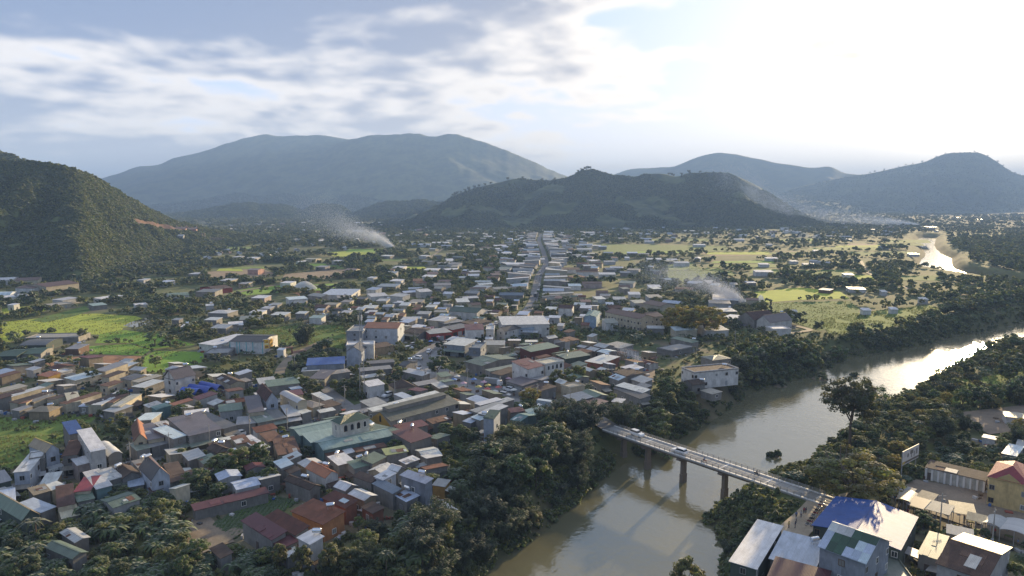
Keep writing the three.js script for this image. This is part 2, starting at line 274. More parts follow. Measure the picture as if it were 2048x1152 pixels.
["house",48.6,-270.9,-0.879,14.3,5.4,5,"m+",0.5,"lgrey","lgrey","grey","",""],
["house",47.4,-266.6,-1.084,17.7,5.7,4.4,"m+",0.6,"charcoal","charcoal","grey","",""],
["house",25.6,-259.9,-1.098,9.1,8.8,4.5,"m+",0.6,"bluegrey","bluegrey","grey","",""],
["house",32.3,-264.1,-1.037,9.7,6.8,4.6,"g",0.8,"sage","sage","grey","",""],
["house",31.2,-254.5,-0.856,7.6,7.8,4,"m+",0.5,"pink","pink","grey","",""],
["house",40.9,-258.1,-0.449,4.5,4.9,3.6,"m+",0.3,"lgrey","lgrey","grey","",""],
["villa",86.7,-296.1,-1.236,10.3,23.3,7,"flat",0.4,"brown","brown","white","w","white columned riverside villa with a flat brown roof"],
["house",76.6,-283.6,-1.187,6.9,6.9,4,"p",1.2,"brown","brown","grey","",""],
["house",95.3,-316.8,-1.163,8.9,11.2,7,"hip",1,"greengrey","greengrey","grey","",""],
["shed",82.1,-277.4,-1.051,6.9,6.0,2.8,"m+",0.3,"tangrey","tangrey","grey","",""],
["house",94.5,-372.3,-0.999,16.1,5.8,4,"m+",0.4,"sage","sage","grey","",""],
["house",86.4,-357.8,-0.9,10.8,19.3,3,"flat",0.3,"grey","grey","grey","",""],
["house",24.9,-275.2,-0.967,6.4,8.4,5,"flat",0.4,"cream","cream","cream","w",""],
["house",56.5,-360.8,-0.833,11.8,11.8,3.5,"m+",0.4,"tangrey","tangrey","grey","",""],
["school_building",74.1,-433.0,-0.98,32.0,12.7,8,"g",2,"tile","tile","cream","W","two-storey cream school with red-brown roof left of the broad yellow-green tree"],
["school_building",88.4,-435.7,0.528,11.2,12.4,7,"g",2,"tile","tile","cream","W","smaller cream school wing touching the broad yellow-green tree"],
["school_building",105.4,-490.8,-1.067,18.9,14.5,6,"g",1.8,"tile","tile","cream","","low school wing with brown roof behind the cream school"],
["house",51.9,-441.0,-0.241,7.9,22.1,7,"p",1,"teal","teal","lightblue","","light blue house with a teal roof near the cream school"],
["house",158.2,-440.5,-1.136,14.5,19.4,5,"p",4,"maroonb","maroonb","grey","","steep dark maroon roofed house beside the big yellow-green tree"],
["house",165.2,-429.4,-1.017,10.5,22.0,5,"p",4,"purple","purple","white","","steep purple-grey roofed house with white gable near the sprayed field"],
["house",159.7,-408.5,-1.45,9.9,11.9,4,"flat",0.4,"white","white","white","",""],
["house",165.4,-531.4,-0.279,19.2,28.5,5,"m+",0.6,"white","white","grey","","long white roof half veiled by smoke"],
["house",148.4,-476.1,-0.0,13.1,13.2,4,"m+",0.4,"lgrey","lgrey","grey","",""],
["house",144.7,-447.8,-0.688,9.0,14.5,4,"m+",0.4,"white","white","grey","",""],
["house",149.7,-375.6,-1.109,4.5,9.5,3,"g",0.6,"white","white","white","","tiny white hut on the wooded river bank"],
["house",272.6,-595.7,-0.737,9.9,11.0,3,"m+",0.3,"lgrey","lgrey","brown","",""],
["house",302.3,-603.5,-0.246,14.0,14.2,3,"m+",0.4,"white","white","white","",""],
["house",-29.7,-463.2,-0.395,21.6,17.5,6,"g",2,"dgreen","dgreen","white","","long white house with a dark green roof above the plaza"],
["house",-21.3,-383.6,0.142,10.6,10.7,8.5,"m+",1.3,"maroon","maroon","white","w","bright white house with a maroon roof edge near the plaza"],
["house",-12.2,-384.5,-0.0,5.0,13.9,8.5,"flat",0.5,"white","white","white","",""],
["house",-1.6,-394.2,-0.719,6.9,15.2,6,"p",2,"charcoal","charcoal","white","w",""],
["house",6.8,-409.5,0.116,28.2,24.3,8,"m+",1,"white","white","white","w","very large white building with a broad white roof"],
["house",6.5,-404.5,-0.108,14.6,17.7,5.5,"arch",1.4,"bluegrey","bluegrey","bluewhite","",""],
["canopy",10.5,-399.6,-0.15,10.2,10.7,4,"m+",0.4,"white","white","grey","",""],
["house",38.1,-479.7,-0.222,10.1,11.1,5.5,"g",1.6,"maroonb","maroonb","white","",""],
["shophouse",-26.8,-356.6,-0.399,12.7,15.7,6,"m+",0.5,"lgrey","lgrey","bluegrey","",""],
["shophouse",-17.3,-342.8,-0.177,6.6,14.3,7,"flat",0.5,"bluegrey","bluegrey","bluegrey","w",""],
["house",-9.4,-361.7,-0.0,11.5,10.4,4.5,"m+",0.4,"grey","grey","cream","",""],
["shophouse",-43.2,-395.1,0.455,13.7,12.4,4.5,"m+",0.5,"grey","grey","red","","shophouse with red fascia facing the plaza"],
["shophouse",-33.1,-408.4,0.868,17.0,10.0,4.5,"m+",0.5,"dgrey","dgrey","red","",""],
["shophouse",-22.2,-425.5,0.912,17.7,11.3,4.5,"m+",0.5,"brown","brown","grey","",""],
["house",-38.9,-430.2,0.743,15.8,9.9,4,"m+",0.5,"grey","grey","grey","",""],
["house",-44.2,-434.0,-0.439,12.8,15.1,5,"m+",0.5,"lgrey","lgrey","cream","",""],
["house",-141.3,-567.0,-0.0,25.3,34.4,4.4,"m+",0.6,"sky","sky","white","","long pale blue roofed barn by the brown ploughed strip"],
["house",-133.5,-542.1,0.286,9.9,10.9,4,"m+",0.5,"tangrey","tangrey","cream","",""],
["house",-132.6,-506.3,-0.123,9.9,10.7,4,"g",0.6,"cream","cream","cream","",""],
["house",-124.5,-517.8,-0.163,7.9,8.8,4,"m+",0.6,"tangrey","tangrey","cream","",""],
["house",-136.7,-493.7,-0.13,9.0,9.4,4,"g",1.2,"rust","rust","pinkgrey","",""],
["house",-101.8,-489.8,-0.112,10.2,10.8,4,"m+",0.6,"lgrey","lgrey","grey","",""],
["house",-98.5,-523.5,-0.151,8.7,9.9,4,"m+",0.6,"lgrey","lgrey","cream","",""],
["house",-110.5,-615.7,-0.099,18.1,17.5,4,"m+",0.6,"bluegrey","bluegrey","grey","",""],
["house",-109.4,-655.0,-0.172,11.8,12.5,4,"m+",0.6,"white","white","white","",""],
["house",-137.9,-678.5,-0.291,7.6,9.1,4,"m+",0.6,"white","white","white","",""],
["house",-83.3,-693.9,-0.183,12.5,13.0,4,"m+",0.6,"white","white","white","",""],
["house",-72.0,-518.9,-0.128,10.0,11.0,4,"m+",0.6,"tangrey","tangrey","grey","",""],
["house",-58.0,-493.1,-0.158,7.4,8.2,4,"m+",0.6,"lgrey","lgrey","cream","",""],
["house",-48.6,-471.5,-0.118,9.1,9.5,4,"g",0.6,"cream","cream","cream","",""],
["house",-127.3,-446.8,-0.11,8.8,8.4,4,"m+",0.6,"mint","mint","white","",""],
["house",-197.9,-540.9,-0.121,11.5,12.2,4,"m+",0.6,"white","white","pinkgrey","",""],
["house",-173.6,-486.0,-0.151,7.5,7.7,4,"m+",0.6,"lgrey","lgrey","grey","",""],
["house",-174.3,-469.2,-0.114,9.3,9.1,4,"m+",0.6,"white","white","white","",""],
["house",-155.5,-459.4,-0.097,10.4,10.0,4,"m+",0.6,"lgrey","lgrey","grey","",""],
["house",-142.4,-464.0,-0.146,7.1,7.1,4,"m+",0.6,"lgrey","lgrey","grey","",""],
["house",-192.1,-439.1,-0.106,8.7,8.0,4,"m+",0.6,"lgrey","lgrey","grey","",""],
["house",-208.1,-638.8,-0.178,10.9,11.7,4,"m+",0.6,"white","white","white","",""],
["house",-271.5,-659.3,-0.166,12.4,12.9,4,"m+",0.6,"white","white","cream","",""],
["house",-245.7,-634.2,-0.209,9.2,10.3,4,"m+",0.6,"lgrey","lgrey","cream","",""],
["house",-328.8,-717.0,-0.209,11.7,12.4,4,"m+",0.6,"lgrey","lgrey","grey","",""],
["house",-354.3,-661.6,-0.261,8.1,9.5,4,"m+",0.6,"white","white","white","",""],
["house",-324.8,-646.4,-0.19,10.5,11.4,4,"m+",0.6,"sky","sky","white","",""],
["house",-278.3,-748.8,-0.206,13.1,13.5,5,"g",1.2,"pink","pink","pink","",""],
["house",-175.5,-758.6,-0.211,12.9,13.3,4,"g",1.2,"pink","pink","cream","",""],
["house",-259.7,-901.3,-0.244,15.8,15.7,4,"g",0.6,"cream","cream","cream","",""],
["house",-219.8,-869.5,-0.354,10.3,11.3,4,"m+",0.6,"white","white","white","",""],
["house",-217.5,-792.5,-0.238,12.6,13.1,4,"m+",0.6,"grey","grey","grey","",""],
["house",-128.2,-786.9,-0.222,13.3,13.6,4,"m+",0.6,"white","white","white","",""],
["house",-88.2,-759.8,-0.172,15.8,15.7,4,"m+",0.6,"white","white","white","",""],
["house",-119.9,-948.0,-0.354,12.2,12.8,4,"m+",0.6,"white","white","white","",""],
["house",-171.2,-949.2,-0.286,15.0,15.0,4,"m+",0.6,"lgrey","lgrey","grey","",""],
["house",-369.1,-931.1,-0.356,11.7,12.4,4,"m+",0.6,"white","white","white","",""],
["house",-343.1,-916.0,-0.288,13.9,14.1,4,"m+",0.6,"white","white","white","",""],
["house",-173.9,-502.6,-0.156,7.8,8.2,4,"m+",0.6,"grey","grey","grey","",""],
["house",-66.2,-439.8,-0.095,9.7,9.4,4,"m+",0.6,"lgrey","lgrey","grey","",""],
["house",-59.5,-463.0,-0.115,8.9,9.1,4,"m+",0.6,"grey","grey","grey","",""],
["house",-113.0,-468.0,-0.164,6.5,6.6,4,"m+",0.6,"lgrey","lgrey","grey","",""],
["house",-116.7,-533.5,-0.185,7.4,8.5,4,"m+",0.6,"charcoal","charcoal","grey","",""],
["house",-118.1,-347.7,-0.18,4.0,3.0,4,"m+",0.6,"white","white","white","",""],
["house",-214.5,-437.6,-0.165,5.6,5.1,4,"m+",0.6,"grey","grey","grey","",""],
["house",-365.2,-501.3,-0.2,6.1,5.5,4,"m+",0.6,"white","white","white","",""],
["warehouse",53.8,-143.5,-0.609,5.9,21.2,6,"m+",0.9,"white","white","dgreen","","warehouse with a broad white roof by the right river bank"],
["warehouse",61.7,-140.7,-0.591,9.2,13.7,5,"m+",0.6,"sky","sky","grey","","pale blue roofed warehouse between white warehouse and patchwork-roofed house"],
["shed",57.7,-130.6,-0.574,10.8,7.7,5.2,"m+",0.8,"maroon","maroon","grey","","maroon roofed shed cut by the lower picture edge"],
["house",70.3,-134.1,-0.83,9.5,13.3,10,"g",3.2,"patch","white","bluegrey","Pw","tall house with green and pale blue patchwork roof sheets"],
["warehouse",82.2,-152.7,-0.688,18.3,20.4,6,"p",1.4,"bluegloss","bluegloss","dgreen","","wide hall with a glossy blue roof beside the feathery tree"],
["house",96.7,-136.4,-0.832,9.1,19.5,6.4,"g",1.8,"rustb","tan","whitegrey","w","house with one brown and one tan roof slope at the lower corner"],
["shed",77.3,-134.2,-0.173,9.9,17.1,3.4,"flat",0.3,"greengrey","greengrey","greengrey","","low grey-green flat roof in front of the blue hall"],
["shed",93.5,-145.0,-0.719,4.0,12.8,4,"m+",0.4,"greengrey","greengrey","grey","",""],
["shed",103.3,-151.2,-0.557,5.4,4.2,4,"m+",0.5,"bluegrey","bluegrey","grey","",""],
["market_stall",104.0,-175.3,-0.898,4.0,6.1,3.2,"m+",0.6,"grey","grey","none","o",""],
["market_stall",103.1,-172.1,-0.757,4.0,7.5,3.2,"archp",0.6,"tangrey","tangrey","none","o",""],
["market_stall",108.3,-172.2,-0.845,4.0,4.7,3.2,"m+",0.6,"tan","tan","none","o",""],
["market_stall",103.8,-168.2,-0.845,4.0,5.8,3.2,"m+",0.6,"purple","purple","none","o",""],
["market_stall",107.3,-165.4,-0.76,5.6,5.6,3.2,"m+",0.6,"tangrey","tangrey","none","o",""],
["market_stall",112.8,-164.9,-0.463,5.5,6.4,3.2,"m+",0.6,"tan","tan","none","o",""],
["market_stall",112.9,-159.8,-0.677,4.0,3.8,3.2,"m+",0.6,"tan","tan","none","o",""],
["market_stall",116.4,-158.3,-0.864,4.0,6.6,3.2,"archp",0.6,"lgrey","lgrey","none","o",""],
["market_stall",119.7,-155.3,-0.789,5.8,8.4,3.2,"archp",0.6,"lgrey","lgrey","none","o",""],
["school_building",133.5,-176.6,-0.755,9.4,14.7,7.8,"hip",2.8,"red","red","yellowc","Wp","yellow two-storey school with a dark red hip roof"],
["shed",126.5,-188.6,-0.749,14.7,5.9,3.6,"m+",0.6,"brown","brown","offwhite","c","long low building with white pillars beside the yellow school"],
["shed",154.9,-205.9,-0.802,4.0,10.7,3.2,"m+",0.4,"sky","sky","grey","",""],
["shed",162.0,-210.9,-0.71,4.0,7.6,3.2,"m+",0.4,"lgrey","lgrey","grey","",""],
["shed",181.1,-241.8,-0.447,6.6,6.5,3,"m+",0.3,"cream","cream","white","",""],
["shed",157.1,-219.5,-0.773,4.0,3.2,2.6,"m+",0.3,"white","white","white","",""],
["tarpaulin_shelter",-130.4,-273.5,-0.347,8.5,4.6,2.2,"arch",2.2,"tarp","tarp","none","o",""],
["tarpaulin_shelter",-128.2,-277.3,-0.444,12.1,4.3,2.2,"arch",2.2,"tarp","tarp","none","o",""],
["tarpaulin_shelter",-125.5,-280.9,-0.555,13.0,4,2.2,"arch",2.2,"tarp","tarp","none","o",""],
["house",-127.4,-1233.3,-0.0,30,16.5,4.4399999999999995,"m+",1.2,"white","white","white","f",""],
["house",-78.6,-1164.6,-0.0,30,16.5,4.5,"m+",1.2,"cream","cream","white","f",""],
["house",-20.0,-1157.9,-0.0,21.6,11.9,3.96,"m+",1.2,"white","white","white","f",""],
["house",-151.7,-1940.6,-0.0,30,16.5,3.96,"m+",1.2,"blue","blue","white","f",""],
["house",88.0,-1277.9,-0.0,30,16.5,4.4399999999999995,"m+",1.2,"white","white","white","f",""],
["house",132.1,-1351.4,-0.0,23.3,12.8,3.84,"m+",1.2,"white","white","white","f",""],
["house",190.7,-1552.1,-0.0,22.3,12.3,3.5999999999999996,"m+",1.2,"lgrey","lgrey","white","f",""],
["house",-679.1,-2466.1,-0.0,30,16.5,4.4399999999999995,"m+",1.2,"lgrey","lgrey","white","f",""],
["house",-724.6,-2382.7,-0.0,30,16.5,3.5999999999999996,"m+",1.2,"white","white","white","f",""],
["house",-524.7,-2367.8,-0.0,30,16.5,4.08,"m+",1.2,"white","white","white","f",""],
["house",-451.2,-2382.7,-0.0,30,16.5,3.5999999999999996,"m+",1.2,"lgrey","lgrey","white","f",""],
["house",-373.3,-2323.7,-0.0,30,16.5,3.84,"m+",1.2,"white","white","white","f",""],
["house",-244.1,-1953.8,-0.0,22.4,12.3,3.36,"m+",1.2,"white","white","white","f",""],
["house",-49.0,-1550.3,-0.0,24.5,13.5,3.7199999999999998,"m+",1.2,"white","white","white","f",""],
["house",-10.0,-991.9,-0.0,21.4,11.8,4.199999999999999,"m+",1.2,"white","white","white","f",""],
["house",17.9,-955.9,-0.0,20.6,11.4,4.199999999999999,"m+",1.2,"white","white","white","f",""],
["house",3.5,-819.6,-0.0,23.6,13.0,4.5,"m+",1.2,"white","white","white","f",""],
["house",32.7,-891.0,-0.0,19.3,10.6,4.199999999999999,"m+",1.2,"lgrey","lgrey","white","f",""],
["house",76.5,-1002.6,-0.0,20.2,11.1,4.08,"m+",1.2,"white","white","white","f",""],
["house",112.6,-1072.8,-0.0,23.1,12.7,4.199999999999999,"m+",1.2,"lgrey","lgrey","white","f",""],
["house",63.5,-760.0,-0.0,21.9,12.0,4.5,"m+",1.2,"brown","brown","white","f",""],
["house",79.8,-733.8,-0.0,23.2,12.8,4.5,"g",1.2,"maroonb","maroonb","white","f",""],
["house",73.3,-631.0,-0.0,18.2,10.0,4.5,"g",1.2,"tile","tile","pinkgrey","f",""],
["house",56.1,-615.8,-0.0,11.6,8,3.96,"m+",1.2,"lightblue","lightblue","white","f",""],
["house",97.6,-708.0,-0.0,17.4,9.6,4.4399999999999995,"m+",1.2,"white","white","white","f",""],
["house",154.5,-927.2,-0.0,6.7,8,3.0,"m+",1.2,"white","white","white","f",""],
["house",183.5,-891.0,-0.0,19.3,10.6,4.199999999999999,"m+",1.2,"white","white","white","f",""],
["house",205.6,-887.8,-0.0,14.1,8,3.7199999999999998,"m+",1.2,"white","white","white","f",""],
["house",206.7,-841.0,-0.0,18.2,10.0,4.199999999999999,"m+",1.2,"lgrey","lgrey","white","f",""],
["house",320.5,-1185.2,-0.0,20.5,11.3,3.84,"m+",1.2,"white","white","white","f",""],
["house",255.9,-1288.9,-0.0,18.5,10.2,3.5999999999999996,"m+",1.2,"lgrey","lgrey","white","f",""],
["house",184.6,-1648.1,-0.0,23.7,13.0,3.5999999999999996,"m+",1.2,"white","white","white","f",""],
["house",444.2,-1354.6,-0.0,19.5,10.7,3.5999999999999996,"m+",1.2,"white","white","white","f",""],
["house",449.0,-1208.2,-0.0,10.4,8,3.12,"m+",1.2,"white","white","white","f",""],
["house",464.1,-1045.9,-0.0,16.6,9.1,3.7199999999999998,"m+",1.2,"white","white","white","f",""],
["house",341.7,-909.6,-0.0,15.7,8.7,3.84,"m+",1.2,"white","white","white","f",""],
["house",301.9,-826.8,-0.0,11.9,8,3.5999999999999996,"m+",1.2,"white","white","white","f",""],
["house",355.3,-870.1,-0.0,10.0,8,3.36,"m+",1.2,"white","white","white","f",""],
["house",354.5,-824.2,-0.0,14.3,8,3.84,"m+",1.2,"lgrey","lgrey","white","f",""],
["house",267.3,-732.7,-0.0,19.0,10.5,4.5,"m+",1.2,"white","white","white","f",""],
["house",282.6,-725.2,-0.0,5.2,7.2,3.0,"m+",1.2,"orange","orange","white","f",""],
["house",346.9,-710.3,-0.0,10.3,8,3.5999999999999996,"m+",1.2,"white","white","white","f",""],
["house",579.8,-997.8,-0.0,14.4,8,3.5999999999999996,"m+",1.2,"white","white","white","f",""],
["house",1194.2,-1979.6,-0.0,30,16.5,3.84,"m+",1.2,"white","white","white","f",""],
["house",1977.1,-3077.0,-0.0,30,16.5,3.2399999999999998,"m+",1.2,"white","white","white","f",""],
["house",1851.0,-2757.5,-0.0,30,16.5,3.36,"m+",1.2,"white","white","white","f",""],
["house",663.6,-1363.8,-0.0,9.8,8,3.0,"m+",1.2,"white","white","white","f",""],
["house",704.5,-1762.9,-0.0,17.7,9.8,3.2399999999999998,"m+",1.2,"white","white","white","f",""],
["house",941.6,-1818.7,-0.0,23.5,12.9,3.48,"m+",1.2,"white","white","white","f",""],
["house",468.7,-1648.1,-0.0,23.7,13.0,3.5999999999999996,"m+",1.2,"white","white","white","f",""],
["house",441.0,-1726.2,-0.0,27.3,15.0,3.7199999999999998,"m+",1.2,"white","white","white","f",""],
["house",272.3,-1604.3,-0.0,16.2,8.9,3.2399999999999998,"m+",1.2,"lgrey","lgrey","white","f",""],
["house",83.2,-531.5,-0.0,10.0,8,3.96,"m+",1.2,"lgrey","lgrey","white","f",""],
["house",72.4,-508.2,-0.0,5.9,4.8,3.36,"m+",1.2,"white","white","white","f",""],
["house",99.9,-560.8,-0.0,9.7,8,3.84,"m+",1.2,"white","white","white","f",""],
["house",125.9,-608.7,-0.0,11.4,8,3.96,"m+",1.2,"white","white","white","f",""],
["house",186.8,-644.2,-0.0,10.2,8,3.7199999999999998,"m+",1.2,"white","white","white","f",""],
["house",204.1,-632.0,-0.0,6.4,6.4,3.2399999999999998,"m+",1.2,"grey","grey","white","f",""],
["house",173.5,-443.4,-0.0,4.5,3.2,3.2399999999999998,"m+",1.2,"white","white","white","f",""],
["house",195.8,-474.5,-0.0,4.2,3.5,3.12,"m+",1.2,"lgrey","lgrey","white","f",""],
["house",314.1,-580.2,-0.0,5.1,5.2,3.12,"m+",1.2,"white","white","white","f",""],
["house",320.6,-534.3,-0.0,6.2,5.3,3.36,"m+",1.2,"white","white","white","f",""],
["house",248.1,-479.5,-0.0,6.3,4.8,3.48,"m+",1.2,"white","white","white","f",""],
["house",270.1,-484.5,-0.0,5.6,4.4,3.36,"m+",1.2,"white","white","white","f",""],
["house",99.8,-610.6,-0.0,9.7,8,3.7199999999999998,"g",1.2,"tile","tile","pinkgrey","f",""],
["house",75.1,-573.1,-0.0,10.0,8,3.84,"g",1.2,"tile","tile","pinkgrey","f",""]
];
const RIVER = [[-6.4,-155.1],[-3.0,-162.5],[4.7,-171.4],[15.1,-187.3],[23.9,-202.6],[32.9,-217.1],[39.2,-225.7],[50.5,-235.0],[66.3,-252.2],[86.2,-277.7],[101.5,-299.2],[113.8,-315.4],[127.0,-328.8],[143.5,-336.3],[164.7,-355.7],[191.3,-383.5],[215.7,-397.6],[235.8,-407.2],[260.4,-423.2],[292.2,-448.7],[321.4,-462.7],[374.9,-499.4],[459.0,-557.5],[494.6,-596.1],[499.5,-661.4],[519.6,-747.0],[514.3,-817.2],[521.6,-869.7],[574.7,-973.7],[687.4,-1146.9],[795.2,-1348.2],[855.9,-1477.6],[975.3,-1656.1],[1013.5,-1656.1],[831.5,-1363.2],[719.0,-1157.8],[673.6,-1057.9],[578.6,-901.9],[555.7,-839.8],[548.3,-780.6],[543.3,-720.4],[544.3,-608.1],[481.7,-528.0],[382.6,-462.7],[314.6,-417.2],[267.4,-387.2],[231.1,-356.8],[207.6,-334.4],[186.1,-312.9],[163.4,-291.0],[148.9,-279.7],[136.3,-266.8],[127.0,-253.8],[114.8,-240.5],[101.8,-227.1],[91.5,-214.2],[73.0,-202.6],[61.2,-193.9],[53.8,-185.8],[54.8,-176.9],[54.3,-168.8],[49.1,-153.4],[47.4,-127.7],[-17.3,-127.7],[-10.7,-147.1]];
const POND = [[-248.9,-436.2],[-251.8,-450.8],[-250.7,-466.4],[-245.0,-468.5],[-231.0,-462.4],[-226.7,-448.9],[-236.3,-445.2],[-238.4,-430.9]];
const ROADS = [
["street",7.5,"asphalt",[[36.7,-231.2],[24.5,-260.9],[7.3,-273.2],[-8.3,-288.2],[-28.5,-310.3],[-39.6,-330.7]]],
["street",7.2,"asphalt",[[-39.0,-325.6],[-45.5,-350.4],[-40.6,-383.1],[-25.8,-417.5],[-7.9,-447.1],[9.3,-487.5],[16.8,-546.6],[22.0,-628.9],[28.8,-734.6],[43.2,-875.3],[49.0,-1092.2],[53.1,-1360.8],[68.7,-1642.8]]],
["street",6.5,"asphalt",[[-144.2,-175.5],[-137.1,-188.2],[-127.9,-194.0],[-117.1,-200.9],[-109.1,-209.1],[-97.5,-218.9],[-86.7,-229.7],[-77.1,-237.6],[-63.7,-255.8],[-47.9,-275.3],[-32.5,-304.9]]],
["lane",5,"dirt",[[-76.9,-237.1],[-67.0,-224.2],[-57.8,-211.3],[-45.0,-196.2],[-39.8,-200.1]]],
["lane",5,"asphalt",[[-62.1,-258.9],[-77.9,-284.3],[-87.0,-298.0]]],
["path",4.5,"dirt",[[-104.8,-302.3],[-110.2,-322.6],[-112.4,-339.2],[-112.2,-350.4],[-111.5,-367.3],[-107.6,-385.9]]],
["lane",7,"sand",[[83.4,-176.4],[76.3,-167.8],[68.9,-159.8],[63.4,-152.4]]],
["lane",9,"sand",[[82.8,-177.3],[89.4,-174.2],[94.9,-177.3]]],
["lane",5,"dirt",[[103.5,-182.1],[108.7,-171.3],[115.2,-161.6],[122.5,-151.7]]],
["path",4,"dirt",[[461.1,-911.5],[395.3,-765.4],[375.8,-692.7],[355.6,-597.8],[373.6,-546.6]]],
["path",4,"dirt",[[-114.4,-950.9],[-114.3,-1137.1]]],
["path",5,"dirt",[[-251.5,-552.2],[-220.0,-651.4],[-149.3,-632.5]]],
["path",4,"dirt",[[-355.8,-474.6],[-349.7,-517.9],[-345.4,-560.8]]],
["path",4,"dirt",[[164.3,-409.5],[184.8,-422.4],[170.0,-458.5]]],
["path",4,"dirt",[[-73.1,-148.3],[-69.4,-152.9],[-66.5,-160.3]]]
];
